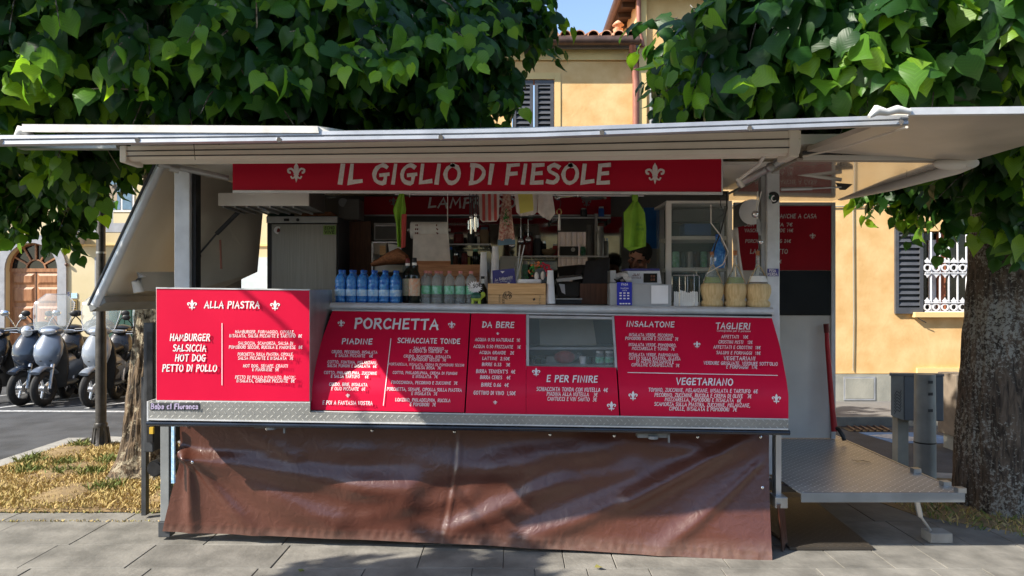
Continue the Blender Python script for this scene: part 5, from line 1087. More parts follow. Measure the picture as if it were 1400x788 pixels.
obj('star', MB().ext(pts, (0, .003, 0)), 'white_print', st)
obj('stem', MB().cyl(c + Vector((0, .003, -.1)), c + Vector((0, .003, -.03)), .002, n=6), 'dark_grey', st)
obj('lettering', lettering(MB(), '1.50€', 649.5, 393.5, 5, 16, lambda a, b, k=0: P(a, b, 5.007) , .02, 1.5, -.15), 'dark_print', st, fix=False)
# small bottle
t = thing('small_bottle', 'small dark bottle with white label between bottles and wooden box', 'bottle', on_counter(660, 5.1)); l = Vector(t.location)
obj('glass', MB().lathe(l, [(.026, 0), (.028, .01), (.028, .10), (.012, .135), (.010, .17)], 14), 'wine_glass_dark', t)
obj('label', MB().lathe(l + Vector((0, 0, .14)), [(.0125, 0), (.0128, .001), (.0115, .04)], 12, caps=False), 'paper', t)
obj('cap', MB().lathe(l + Vector((0, 0, .171)), [(.0125, 0), (.0125, .018)], 12), 'black_plastic', t)
# wooden box
by = 5.02
wb = thing('wooden_wine_box', 'long pale wooden wine box lying on the counter', 'box', on_counter(706, by))
x0, x1, z0, z1 = X(667, by), X(746, by), ctz(X(706, by)) + .001, Z(389, by)
obj('front_board', bx(x0, x1, by - .01, by, z0, (z0 + z1) / 2 - .0008), 'wood_box', wb, bevel=.0015)
obj('front_board', bx(x0, x1, by - .01, by, (z0 + z1) / 2 + .0008, z1), 'wood_box', wb, bevel=.0015)
obj('side_board', bx(x0, x0 + .01, by + .001, by + .18, z0, z1), 'wood_box', wb); obj('side_board', bx(x1 - .01, x1, by + .001, by + .18, z0, z1), 'wood_box', wb)
obj('back_board', bx(x0 + .011, x1 - .011, by + .17, by + .18, z0, z1), 'wood_box', wb); obj('lid', bx(x0, x1, by - .006, by + .18, z1 + .0005, z1 + .006), 'wood_box', wb)
sB = lambda a, b, k=0: P(a, b, by - .0115 - .0002 * k)
mb = MB(); n = 20
for r0, r1 in ((6.2, 5.2), (4.2, 3.6)):
    for i in range(n):
        if i % 5 == 4: continue
        t0, t1 = 2 * math.pi * i / n, 2 * math.pi * (i + 1) / n; mb.add([sB(694 + r * math.cos(tt), 404 + r * .9 * math.sin(tt)) for r, tt in ((r0, t0), (r0, t1), (r1, t1), (r1, t0))], [(0, 1, 2, 3)])
for k in range(4): rect(mb, 690.5 + k * 2.3, 402 + (k % 2), 692.5 + k * 2.3, 406 - (k % 2), 1.2, sB)
lettering(mb, 'RISERVA', 686.5, 412.5, 3, 17, sB, 0, 1.4, 0, .1, vert=True); lettering(mb, 'ROSSO', 682, 409, 2, 11, sB, 0, 1.2, 0, .1, vert=True)
lettering(mb, 'ITALIA', 737, 410, 2, 13, sB, 0, 1.1, 0, .1, vert=True); mb.add([sB(a, b) for a, b in ((728, 409), (731, 407.5), (732, 410), (729.5, 411.5))], [(0, 1, 2, 3)])
obj('burnt_mark', mb, 'dark_print', wb, fix=False)
cd = thing('violet_card', 'violet blue card with white script standing behind the wooden box', 'card', on_counter(688, 5.1))
obj('card', MB().prism([P(673, 370, 5.1), P(703, 367, 5.1), P(706, 392, 5.1), P(674, 392, 5.1)], [P(673, 370, 5.104), P(703, 367, 5.104), P(706, 392, 5.104), P(674, 392, 5.104)]), 'card_violet', cd)
sV = lambda a, b, k=0: P(a, b, 5.098 - .0003 * k)
mb = lettering(MB(), 'La Schiacciata', 688.5, 382.5, 3.6, 24, sV, .2, 1.5, -.2); lettering(mb, 'porchetta', 694, 383, 1.6, 14, sV, .1, 1.2, -.15); lettering(mb, 'salumi formaggi vini', 687, 386, 1.4, 24, sV, 0, 1.2, -.1)
mb.ext([P(684, 371, 5.098), P(690, 371, 5.098), P(687, 374, 5.098)], (0, .001, 0)); mb.sphere(P(695.5, 388.5, 5.098), .011, 10, 6, (1, .1, 1))
obj('script', mb, 'white_print', cd, fix=False)
tr = thing('white_tray', 'white plastic tray lying on top of the wooden box', 'tray', P(724, 389, 5.08)); c = P(724, 388.8, 5.08)
obj('tray', MB().rings([[c + Vector((a * s_, .05 + b * s_, z)) for a, b in ((-.082, -.04), (-.07, -.055), (.07, -.055), (.082, -.04), (.082, .04), (.07, .055), (-.07, .055), (-.082, .04))] for s_, z in ((.95, .007), (1, .012), (1, .028), (.93, .034))]), 'cup_white', tr)
# flowers
fl_ = thing('flower_pot', 'small pot of red and orange artificial flowers behind the cups', 'flowers', on_counter(738, 5.12)); c = P(738, 382, 5.12)
obj('pot', MB().lathe(on_counter(738, 5.12), [(.028, 0), (.035, .06), (.038, .13), (.03, .135)], 14), 'black_plastic', fl_)
obj('ribbon', MB().sphere(P(733.5, 378, 5.09), .019, 10, 8, (.8, .4, 1.6)).sphere(P(742, 377, 5.09), .019, 10, 8, (.7, .4, 1.6)), 'white_cloth', fl_)
mbs = {'petal_red': MB(), 'petal_orange': MB(), 'leaf_plastic': MB()}
for i in range(90):
    a = random.uniform(-.3, 3.4); r = random.uniform(.045, .085); q = c + Vector((r * math.cos(a), random.uniform(-.03, .03), .035 + r * math.sin(a)))
    k = 'petal_red' if q.x > c.x + .01 else random.choice(['petal_orange', 'leaf_plastic', 'petal_orange', 'yellow_card'] if False else ['petal_orange', 'leaf_plastic', 'petal_orange'])
    mbs[k].sphere(q, random.uniform(.006, .011), 7, 5, (1, 1, .8))
for k, mm in mbs.items(): obj('blossoms' if k != 'leaf_plastic' else 'foliage', mm, k, fl_)
# stacked cups
def cups(name, label, px, Y, pb0, pt, w0, w1, n=9):
    x = X(px, Y); z0 = Z(pb0, Y); z1 = Z(pt, Y); t = thing(name, label, 'paper cups', (x, Y, z0))
    h = z1 - z0; prof = []
    for i in range(n):
        r = (w0 + (w1 - w0) * i / n) * Y / FX / 2; prof += [(r * 1.03, h * i / n * .55), (r * 1.03, h * i / n * .55 + .004), (r * .99, h * i / n * .55 + .005)]
    prof.append((w1 * Y / FX / 2 * .8, h))
    obj('cup_stack', MB().lathe((x, Y, z0), prof, 18), 'cup_white', t); return t
cups('paper_cups', 'tall stack of white paper cups at the right end of the wooden box', 752.5, 5.05, 415.3, 370, 13.5, 10)
cups('paper_cups', 'shorter stack of upturned cups behind the clear bottles', 661, 5.3, 405, 345, 13, 10)
cups('paper_cups', 'tallest stack of upturned cups behind the violet card', 677, 5.3, 405, 337, 15, 11)
sg_ = thing('straw_glass', 'glass holding two white drinking straws behind the violet card', 'straws', P(709, 400, 5.3))
obj('glass', MB().lathe(P(709, 400, 5.3), [(.028, 0), (.03, .21), (.028, .212)], 14), 'shelf_glass', sg_)
for a, b in ((711, 335), (717, 335)): obj('straw', MB().cyl(P(706, 385, 5.3), P(a, b, 5.3), .0045, n=8), 'cup_white', sg_)
# cash box and register
cb = thing('grey_cash_box', 'grey metal box with a blue card sign on the counter', 'box', on_counter(876, 5.0)); Yc = 4.97
obj('shell', MB().prism([P(834, 387, Yc), P(918, 389, Yc), P(918, 420, Yc), P(834, 418, Yc)], [P(834, 387, Yc) + Vector((.02, .3, 0)), P(918, 389, Yc) + Vector((-.02, .3, 0)), P(918, 420, Yc) + Vector((-.02, .3, 0)), P(834, 418, Yc) + Vector((.02, .3, 0))]), 'box_grey', cb, bevel=.003)
obj('left_riser', pb(834.5, 842, 370, 386.5, Yc + .02, .15), 'dull_steel', cb)
bs_ = obj('payment_sign', pb(843.5, 864, 386, 417.5, Yc - .01, .004), 'card_blue', cb)
sQ = lambda a, b, k=0: P(a, b, Yc - .0125 - .0003 * k); mb = MB()
lettering(mb, 'PAGA', 854, 390.5, 3, 9, sQ, 0, 1.6); lettering(mb, 'Accettiamo', 854, 395.2, 2.2, 11, sQ, 0, 1.3); lettering(mb, 'carte', 854, 398, 2, 6, sQ, 0, 1.3)
for yy in (401, 404.5, 408.5, 415.5):
    for k in range(4 if yy > 415 else 3): mb.add([sQ(847 + k * (3.9 if yy > 415 else 5.2), yy - 1), sQ(850 + k * (3.9 if yy > 415 else 5.2), yy - 1), sQ(850 + k * (3.9 if yy > 415 else 5.2), yy + .8), sQ(847 + k * (3.9 if yy > 415 else 5.2), yy + .8)], [(0, 1, 2, 3)])
obj('lettering', mb, 'white_print', bs_, fix=False)
obj('white_card', pb(890.5, 913.5, 390.5, 415.5, Yc - .008, .003), 'cup_white', cb)
rg = thing('cash_register', 'white cash register with dark display behind the grey box', 'cash register', P(880, 388, 5.15)); Yr = 5.14
obj('body', MB().prism([P(857, 369, Yr), P(902, 369, Yr), P(905, 388.5, Yr), P(862, 388.5, Yr)], [P(857, 368, Yr) + Vector((0, .25, 0)), P(902, 368, Yr) + Vector((0, .25, 0)), P(905, 388, Yr) + Vector((0, .25, 0)), P(862, 388, Yr) + Vector((0, .25, 0))]), 'cup_white', rg, bevel=.004)
obj('top_lip', pb(855, 902, 367.3, 370.5, Yr - .012, .2), 'card_violet', rg, bevel=.002)
obj('display', pb(880, 898.5, 374, 386.5, Yr - .006, .005), 'black_board', rg)
sR = lambda a, b, k=0: P(a, b, Yr - .0055 - .0003 * k)
put(rg, sR, [('8888', 889, 379.2, 2.6, 13, 1.2), ('8888', 889, 383.8, 2.6, 13, 1.2)], 0, 0, 'brick_red')
put(rg, sR, [('JLN', 869.5, 377.5, 3.2, 9, 1.8), ('SINGLE', 870, 381, 2.2, 13, 1.3)], 0, 0, 'foil_red')
gl = thing('crumpled_napkin', 'crumpled pale cloth lying over the corner of the cash register', 'napkin', P(848, 386, 5.05))
mb = MB(); c = P(850, 380, 5.06)
for i in range(7): mb.sphere(c + Vector((random.uniform(-.04, .05), random.uniform(-.02, .03), random.uniform(-.02, .02))), random.uniform(.022, .034), 9, 6, (1.3, 1, .7))
obj('cloth', mb, 'white_cloth', gl); obj('dark_strap', MB().tube([P(838, 381, 5.0), P(843, 384, 4.99), P(851, 380, 4.99), P(855, 385, 4.99), P(846, 388, 4.99)], .008), 'black_plastic', gl)
# napkin rack
nr = thing('napkin_rack', 'wire napkin rack full of white paper napkins beside the straw flasks', 'napkin rack', on_counter(939, 5.03)); Yn = 5.0
for k, (a, b) in enumerate(((929, 949), (937, 956) , (919, 940))):
    yy = Yn + .02 * k; obj('wire_loop', MB().tube([P(a, 419, yy), P(a, 378, yy), P(a + 2, 376.5, yy), P(b - 2, 376.5, yy), P(b, 378, yy), P(b, 419, yy)], .0022, 6), 'chrome', nr)
obj('wire_loop', MB().tube([P(948, 377, Yn + .03), P(951, 366, Yn + .03), P(953, 377, Yn + .03)], .0018, 6), 'chrome', nr)
mb = MB()
for i in range(12):
    px = 922 + i * 2.75; top = 398 + random.uniform(-1.5, 2); mb.prism([P(px - .6, top, Yn + .01), P(px + 1.8, top + 1, Yn + .01), P(px + 2, 418, Yn + .008), P(px - .8, 419, Yn + .008)], [P(px - .6, top, Yn + .14), P(px + 1.8, top + 1, Yn + .14), P(px + 2, 418, Yn + .14), P(px - .8, 419, Yn + .14)])
obj('napkins', mb, 'paper', nr)
# straw flasks
for px, w, lab, ck in ((973.5, 1.0, 'straw covered flask left of the three with a pale label', 0), (1005, 1.0, 'straw covered flask in the middle of the three', 1), (1036, 1.13, 'widest straw covered flask at the right end of the counter', 1)):
    l = Vector(on_counter(px, 5.04)); t = thing('straw_flask', lab, 'wine flask', l, 'straw covered flasks on the counter'); s = .076 * w
    mb = MB(); n = 36; rs = []
    for r, z in ((.78, 0), (.90, .004), (.95, .02), (.90, .036), (.78, .046), (.86, .062), (.98, .095), (1.0, .12), (.93, .148), (.80, .158)):
        rs.append([l + Vector(((r * s + (.0022 if i % 2 else 0)) * math.cos(2 * math.pi * i / n), (r * s + (.0022 if i % 2 else 0)) * math.sin(2 * math.pi * i / n), z)) for i in range(n)])
    obj('straw_cover', mb.rings(rs), 'straw', t)
    obj('glass', MB().lathe(l + Vector((0, 0, .160)), [(s * .82, 0), (s * .72, .025), (s * .40, .07), (.018, .105), (.0135, .13), (.0135, .19)], 20), 'clear_bottle' if px < 1030 else 'clear_bottle', t)
    obj('liquid', MB().lathe(l + Vector((0, 0, .1605)), [(s * .74, 0), (s * .64, .022), (s * .5, .038)], 18), 'bowl_clay' if px > 1030 else 'turtle_body', t)
    obj('cork', MB().lathe(l + Vector((0, 0, .335 + .01 * ck)), [(.0125, 0), (.0145, .03), (.014, .036)], 12), 'cork', t)
    if px > 1030: obj('label', MB().lathe(l + Vector((0, 0, .170)), [(s * .80, 0), (s * .60, .04)], 20, caps=False), 'paper', t)
    obj('strap', MB().tube([l + Vector((-s * .85, -.02, .16)), l + Vector((-.02, -.016, .26)), l + Vector((0, -.02, .285)), l + Vector((.02, -.016, .26)), l + Vector((s * .85, -.02, .16))], .0025, 6), 'straw', t)
# ================================================================== INTERIOR
fr_ = thing('tall_fridge', 'tall stainless steel refrigerator standing at the left of the stand interior', 'refrigerator', (X(412, 5.6), 5.9, PZ)); Yf_ = 5.58
obj('cabinet', bx(X(364, Yf_), X(461, Yf_), Yf_ + .035, 6.2, PZ + .002, Z(295, Yf_)), 'dark_grey', fr_, bevel=.004)
obj('header', pb(364, 461, 296, 305, Yf_ + .005, .03), 'dull_steel', fr_, bevel=.003)
obj('door', bx(X(371, Yf_), X(460, Yf_), Yf_, Yf_ + .033, PZ + .05, Z(306, Yf_)), 'brushed_steel', fr_, bevel=.006)
obj('thermostat', pb(388, 395, 299, 302.5, Yf_ - .002, .006), 'black_plastic', fr_); obj('knob', MB().cyl(P(407, 300.8, Yf_ - .004), P(407, 300.8, Yf_ + .005), .012, n=14), 'black_plastic', fr_)
s1 = obj('round_sticker', MB().cyl(P(380, 315, Yf_ - .003), P(380, 315, Yf_ - .001), .029, n=20), 'white_print', fr_); obj('sticker_mark', MB().sphere(P(380, 315, Yf_ - .004), .016, 8, 6, (1, .1, 1)), 'foil_red', s1)
s2 = obj('green_sticker', pb(442, 459.5, 308.5, 321, Yf_ - .004, .003), 'green_sticker', fr_); s3 = lambda a, b, k=0: P(a, b, Yf_ - .0055 - .0002 * k)
put(s2, s3, [('ECHO', 450.5, 313.8, 4, 13, 1.8), ('VIVE', 450.5, 319.6, 4, 13, 1.8)], 0, 0, 'dark_print')
hd = thing('extractor_hood', 'wide pale extractor hood hanging above the fridge at the left', 'extractor hood', P(372, 262, 5.1)); Yh = 5.0
obj('front_panel', pb(298, 422, 264, 281.5, Yh, .02), 'off_white', hd, bevel=.003)
obj('canopy', MB().prism([P(299, 281, Yh + .021), P(421, 281, Yh + .021), P(421, 264, Yh + .021), P(299, 264, Yh + .021)], [P(330, 292, 5.6), P(444, 292, 5.6), P(444, 262, 5.6), P(330, 262, 5.6)]), 'brushed_steel', hd)
for k in range(7): obj('baffle', MB().tube([P(305 + k * 16, 283, Yh + .05), P(334 + k * 15.5, 292.5, 5.5)], .008, 6), 'aluminium', hd)
el = thing('electric_box', 'grey electrical box mounted high next to the fridge', 'electrical box', P(480, 288, 5.9))
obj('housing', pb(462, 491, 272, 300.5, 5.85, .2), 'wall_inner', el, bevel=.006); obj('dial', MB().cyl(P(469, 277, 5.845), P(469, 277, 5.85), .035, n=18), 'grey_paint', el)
lp = thing('strip_light', 'small glass strip light under the ceiling near the fridge', 'light', P(452, 268, 5.6)); obj('tube', pb(445, 461, 264, 271, 5.6, .05), 'shelf_glass', lp); obj('holder', pb(443, 463, 261, 264, 5.6, .06), 'dark_grey', lp)
# hinged wood panel and left back
wd = obj('wood_panel', pb(462, 507, 303, 410, 6.0, .03), 'wood_dark'); tag(wd, 'dark brown wooden panel standing between fridge and oven', 'panel')
bt = obj('cardboard_pack', pb(412, 452, 290, 296, 5.7, .2), 'cork'); tag(bt, 'flat brown cardboard pack lying on top of the fridge', 'box')
tb = obj('teal_pack', pb(368, 392, 289.5, 296, 5.7, .2), 'green_tarp'); tag(tb, 'teal plastic pack on the left of the fridge top', 'pack')
# back wall red sign
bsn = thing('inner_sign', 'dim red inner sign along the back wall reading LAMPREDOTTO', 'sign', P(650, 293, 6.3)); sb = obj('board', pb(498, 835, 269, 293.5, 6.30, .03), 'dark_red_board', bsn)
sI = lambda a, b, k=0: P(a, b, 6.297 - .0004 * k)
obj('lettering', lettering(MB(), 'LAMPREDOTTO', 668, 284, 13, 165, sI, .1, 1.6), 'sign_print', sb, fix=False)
obj('lily_emblem', fleur(MB(), 538, 276, 14, sI), 'grey_paint', sb, fix=False); obj('lily_emblem', fleur(MB(), 802, 277, 14, sI), 'grey_paint', sb, fix=False)
obj('sign_trim', pb(498, 835, 293.7, 295.3, 6.29, .03), 'aluminium', bsn)
# shelves
def shelf(x0, x1, py, Y=6.0, lab='', d=.34, cat='shelf'):
    s = thing('glass_shelf', lab, cat, P((x0 + x1) / 2, py, Y)); obj('board', pb(x0, x1, py, py + 1.6, Y, d), 'shelf_glass', s); obj('front_rail', pb(x0, x1, py - .3, py + 1.9, Y - .012, .01), 'aluminium', s)
    obj('bracket', pb(x0, x0 + 2, py + 2, py + 8, Y, d), 'dark_grey', s); obj('bracket', pb(x1 - 2, x1, py + 2, py + 8, Y, d), 'dark_grey', s); return s
shelf(612, 671, 333.5, 6.0, 'upper left glass shelf with jars and packets')
shelf(712, 832, 350, 6.0, 'long shelf carrying the black radio and clay bowl')
shelf(752, 835, 297, 6.2, 'thin top shelf under the inner sign', .15)
pg = thing('bar_post', 'narrow steel upright beside the open back window', 'post', P(815, 300, 6.05)); obj('upright', pb(813.5, 817, 294, 352, 6.05, .03), 'dull_steel', pg); obj('upright_cap', pb(812.5, 818, 292.5, 294, 6.04, .05), 'dull_steel', pg)
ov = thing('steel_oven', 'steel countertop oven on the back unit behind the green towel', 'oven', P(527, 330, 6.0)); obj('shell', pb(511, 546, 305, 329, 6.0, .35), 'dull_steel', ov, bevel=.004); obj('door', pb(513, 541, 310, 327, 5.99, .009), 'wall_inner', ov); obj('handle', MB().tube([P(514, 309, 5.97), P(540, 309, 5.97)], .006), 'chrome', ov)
# back work bench
wbn = thing('back_bench', 'dark steel work bench along the back wall', 'work bench', (0, 6.1, PZ)); obj('top', bx(-1.15, 1.5, 5.85, 6.38, 1.30, 1.335), 'dull_steel', wbn); obj('cupboard', bx(-1.15, 1.5, 5.9, 6.38, PZ + .01, 1.295), 'dark_grey', wbn)
def simple(name, lab, cat, parts, base):
    t = thing(name, lab, cat, base)
    for nm, mb, m in parts: obj(nm, mb, m, t)
    return t
simple('plate_crate', 'white wire crate of folded plates under the oven', 'crate', [('crate', pb(508, 509.5, 331, 372, 5.7, .3), 'cup_white'), ('crate_rim', pb(508, 548, 330.5, 332.5, 5.7, .02), 'cup_white'), ('plates', MB().prism([P(530, 333, 5.75), P(549, 336, 5.75), P(548, 352, 5.75), P(533, 350, 5.75)], [P(530, 333, 5.9), P(549, 336, 5.9), P(548, 352, 5.9), P(533, 350, 5.9)]), 'paper'), ('carton', pb(510, 528, 332, 348, 5.75, .1), 'beige_panel'), ('carton_label', pb(519, 527, 336, 349, 5.74, .009), 'wood_box'), ('bucket', pb(512, 550, 362.5, 372, 5.72, .2), 'off_white')], P(528, 372, 5.8))
simple('bread_bag', 'crumpled brown paper bread bag lying behind the blue bottles', 'bag', [('bag', MB().rings([[P(510, 362 + 1 * math.sin(t), 5.55) + Vector((0, .1 * math.cos(t), .02 * math.sin(t))) for t in [i * math.pi / 5 for i in range(10)]], [P(530, 354, 5.55) + Vector((0, .12 * math.cos(t), .045 * math.sin(t))) for t in [i * math.pi / 5 for i in range(10)]], [P(545, 350, 5.55) + Vector((0, .12 * math.cos(t), .06 * math.sin(t))) for t in [i * math.pi / 5 for i in range(10)]], [P(557, 354, 5.55) + Vector((0, .1 * math.cos(t), .03 * math.sin(t))) for t in [i * math.pi / 5 for i in range(10)]]]), 'cork'), ('fold', MB().tube([P(512, 358, 5.5), P(531, 351, 5.47), P(545, 346, 5.46)], .012), 'bowl_clay')], P(532, 362, 5.55))
pr = thing('paper_roll', 'large printed paper roll with its sheet hanging down', 'paper roll', P(588, 316, 5.5)); Yp = 5.5
obj('roll', MB().cyl(P(562, 315, Yp), P(612, 315, Yp), .062, n=24), 'paper', pr); obj('spindle', MB().cyl(P(557, 315, Yp), P(616, 315, Yp), .012, n=10), 'chrome', pr)
obj('sheet', MB().prism([P(565, 320, Yp - .055), P(613, 320, Yp - .055), P(616, 357, Yp - .03), P(564, 357, Yp - .03)], [P(565, 320, Yp - .053), P(613, 320, Yp - .053), P(616, 357, Yp - .027), P(564, 357, Yp - .027)]), 'white_cloth', pr)
mb = MB()
for px in (568, 571, 597.5): 
    for k in range(3): mb.add([P(px + random.uniform(-1, 1) + a, 308 + k * 5.5 + b, Yp - .066) for a, b in ((-1.2, 0), (0, -1.6), (1.2, 0), (0, 1.8))], [(0, 1, 2, 3)])
obj('printed_motif', mb, 'foil_red', pr, fix=False)
simple('wooden_crate', 'reddish brown wooden crate behind the clear bottles', 'crate', [('front_board', pb(572, 656, 362, 378, 5.35, .015), 'wood_crate'), ('front_board', pb(572, 656, 378.5, 400, 5.35, .015), 'wood_crate'), ('side_board', pb(572, 575, 362, 400, 5.366, .25), 'wood_crate'), ('side_board', pb(653, 656, 362, 400, 5.366, .25), 'wood_crate')], P(614, 400, 5.4))
simple('slanted_wood_board', 'reddish board standing under the paper sheet', 'board', [('board', MB().prism([P(570, 357, 5.45), P(616, 357, 5.45), P(616, 362, 5.42), P(570, 362, 5.42)], [P(570, 357, 5.47), P(616, 357, 5.47), P(616, 362, 5.44), P(570, 362, 5.44)]), 'wood_crate')], P(590, 362, 5.45))
# jars and packets
def jar(px, pbm, pt, w, Y, m, capm, lab, cat='jar'):
    x, z0, z1 = X(px, Y), Z(pbm, Y), Z(pt, Y); r = w * Y / FX / 2; h = z1 - z0; t = thing('storage_jar', lab, cat, (x, Y, z0))
    obj('body', MB().lathe((x, Y, z0), [(r * .9, 0), (r, h * .05), (r, h * .75), (r * .8, h * .85)], 14), m, t); obj('lid', MB().lathe((x, Y, z0 + h * .852), [(r * .82, 0), (r * .82, h * .148)], 14), capm, t)
jar(662, 333, 311, 12, 6.1, 'bowl_clay', 'blue_cloth', 'amber jar with a grey blue lid on the left glass shelf')
jar(627, 333, 318, 14, 6.1, 'foil_red', 'black_plastic', 'dark red tin on the left glass shelf')
jar(644, 333, 316, 10, 6.1, 'dark_grey', 'dull_steel', 'dark tin between the red tin and the amber jar')
jar(615.5, 362, 338, 7, 6.0, 'green_tarp', 'blue_cap', 'narrow green bottle beside the hanging paper sheet', 'bottle')
jar(635, 362, 344, 9, 6.0, 'foil_red', 'black_plastic', 'small red topped spice jar behind the wooden crate')
jar(650, 362, 341, 8, 6.0, 'wine_glass_dark', 'green_label', 'small dark bottle behind the shorter cup stack', 'bottle')
jar(722, 350, 318, 14, 6.1, 'foil_red', 'black_plastic', 'tall dark red jar next to the clay bowl')
jar(735, 350, 322, 10, 6.1, 'dark_grey', 'dull_steel', 'grey lidded jar next to the tall dark red jar')
jar(712, 349, 324, 10, 6.1, 'wood_dark', 'black_plastic', 'dark brown jar at the left end of the radio shelf')
jar(820, 350, 310, 12, 6.05, 'dull_steel', 'dull_steel', 'grey metal beaker at the right of the radio')
jar(806, 350, 308, 10, 6.05, 'wall_inner', 'wall_inner', 'pale grey stack of cups just right of the radio', 'cups')
for i, (px, m_) in enumerate(((718, 'green_label'), (727, 'dark_grey'), (700, 'beige_panel'))):
    jar(px, 388, 357, 8, 6.0, m_, 'paper', ('green packet', 'dark bottle', 'beige pack')[i] + ' on the bench behind the flowers', 'pack')
simple('clay_bowl', 'brown clay bowl on the radio shelf', 'bowl', [('bowl', MB().lathe(P(750, 350, 6.1), [(.03, 0), (.055, .02), (.062, .05), (.055, .052)], 16), 'bowl_clay')], P(750, 350, 6.1))
rdo = thing('black_radio', 'black portable radio with round dial on the shelf', 'radio', P(778, 350, 6.02)); obj('case', pb(765.5, 791, 337, 350, 6.02, .08), 'radio_black', rdo, bevel=.004); obj('dial', MB().cyl(P(783.5, 341.5, 6.015), P(783.5, 341.5, 6.02), .017, n=16), 'dull_steel', rdo); obj('aerial', MB().cyl(P(781, 337, 6.05), P(781, 316, 6.05), .002, n=6).cyl(P(788, 337, 6.05), P(788, 320, 6.05), .002, n=6), 'dull_steel', rdo)
# white curtains / linen seen in the back window
for j, (a, b, c, d, lab) in enumerate(((760, 806, 312, 349.5, 'white cloth bundle hanging in the back window above the shelf'), (761, 806, 350.5, 400, 'white pleated curtain in the back window below the shelf'))):
    t = thing('white_curtain', lab, 'curtain', P((a + b) / 2, d, 6.52)); rs = []
    for z_ in (c, d): rs.append([P(a + (b - a) * i / 24, z_, 6.50) + Vector((0, .02 * math.sin(i * 1.6), 0)) for i in range(25)])
    mb = MB(); mb.grid(rs); mb.grid([[p + Vector((0, .004, 0)) for p in r] for r in rs], flip=True); obj('fabric', mb, 'curtain_cloth', t)
# dark machines
sl = thing('black_till_machine', 'large black tilted machine cover between the cups and the grey box', 'machine', P(800, 415, 5.2))
obj('hood', MB().prism([P(801, 357, 5.35), P(834, 352, 5.35), P(832, 392, 5.3), P(793, 394, 5.3)], [P(801, 357, 5.6), P(834, 352, 5.6), P(832, 392, 5.6), P(793, 394, 5.6)]), 'black_plastic', sl, bevel=.008)
obj('side', MB().prism([P(790, 362, 5.45), P(802, 362, 5.45), P(796, 392, 5.4), P(780, 392, 5.4)], [P(790, 362, 5.6), P(802, 362, 5.6), P(796, 392, 5.6), P(780, 392, 5.6)]), 'black_plastic', sl)
obj('base', pb(793, 834, 388, 416, 5.3, .2), 'wood_dark', sl)
ms = thing('meat_slicer', 'dark flat slicing machine with steel plate behind the paper cups', 'slicer', P(776, 415, 5.2))
obj('plate', MB().prism([P(760, 382, 5.25), P(795, 378, 5.25), P(797, 381, 5.25), P(762, 386, 5.25)], [P(764, 378, 5.5), P(797, 375, 5.5), P(797, 378, 5.5), P(764, 381, 5.5)]), 'dull_steel', ms)
obj('frame', pb(762, 796, 385, 405, 5.35, .15), 'radio_black', ms); obj('guard', MB().prism([P(764, 388, 5.3), P(772, 389, 5.3), P(773, 403, 5.3), P(768, 400, 5.3)], [P(764, 388, 5.31), P(772, 389, 5.31), P(773, 403, 5.31), P(768, 400, 5.31)]), 'cup_white', ms)
obj('tray', pb(760, 796, 408, 410, 5.2, .2), 'dull_steel', ms); obj('base', pb(760, 795, 411, 415, 5.2, .2), 'dark_grey', ms)
mn = obj('cash_screen', MB().prism([P(762, 365, 5.9), P(792, 362, 5.9), P(792, 380, 5.9), P(764, 380, 5.9)], [P(762, 365, 5.93), P(792, 362, 5.93), P(792, 380, 5.93), P(764, 380, 5.93)]), 'black_plastic'); tag(mn, 'small black screen standing under the radio shelf', 'screen')
# hanging cloths
def drape(name, lab, cat, m, pts_l, pts_r, Y, amp=.015, waves=3, extra=None):
    t = thing(name, lab, cat, P(pts_l[0][0], pts_l[0][1], Y)); rs = []; n = 24; K = len(pts_l); S = 20
    for j in range(S + 1):
        q = j / S * (K - 1); i0 = min(int(q), K - 2); f = q - i0; l = [pts_l[i0][k] * (1 - f) + pts_l[i0 + 1][k] * f for k in (0, 1)]; r = [pts_r[i0][k] * (1 - f) + pts_r[i0 + 1][k] * f for k in (0, 1)]
        rs.append([P(l[0] + (r[0] - l[0]) * i / n, l[1] + (r[1] - l[1]) * i / n, Y) + Vector((0, amp * math.sin(i / n * 6.283 * waves + j * .12) * (.3 + j / S), 0)) for i in range(n + 1)])
    mb = MB(); mb.grid(rs); mb.grid([[p + Vector((0, .004, 0)) for p in r] for r in rs], flip=True); mb.grid([rs[-1], [p + Vector((0, .004, 0)) for p in rs[-1]]], smooth=False)
    o = obj('cloth', mb, m, t); return t, rs
t, rs = drape('green_apron', 'lime green apron hanging at the right above the person', 'apron', 'lime_cloth', [(864, 262), (864.5, 276), (853, 291), (854, 310), (853.5, 338)], [(872, 262), (872, 276), (881, 291), (883, 312), (883, 337)], 5.2, .02, 1.6)
obj('knot', MB().sphere(P(868, 270, 5.19), .028, 10, 8, (.8, .7, 1.3)), 'lime_cloth', t); obj('hem_point', MB().prism([P(853.5, 338, 5.2), P(883, 337, 5.2), P(861, 343.5, 5.2)], [P(853.5, 338, 5.205), P(883, 337, 5.205), P(861, 343.5, 5.205)]), 'lime_cloth', t)
s = lambda a, b, k=0: P(a, b, 5.165); put(t, s, [('Bio', 874, 309, 4, 8, 1), ('Verde', 875, 315, 4, 10, 1)], 0, .1, 'leaf_plastic')
drape('green_towel', 'narrow lime green towel hanging left of the paper roll', 'towel', 'lime_cloth', [(546, 264), (537, 287), (541, 305), (543, 338)], [(552, 264), (555, 287), (551, 305), (553, 338)], 5.2, .015, 2)
drape('red_lanyard', 'red and white strap hanging beside the green towel', 'strap', 'red_cloth', [(549, 293), (548, 340)], [(556, 293), (554, 338)], 5.15, .004, 1)
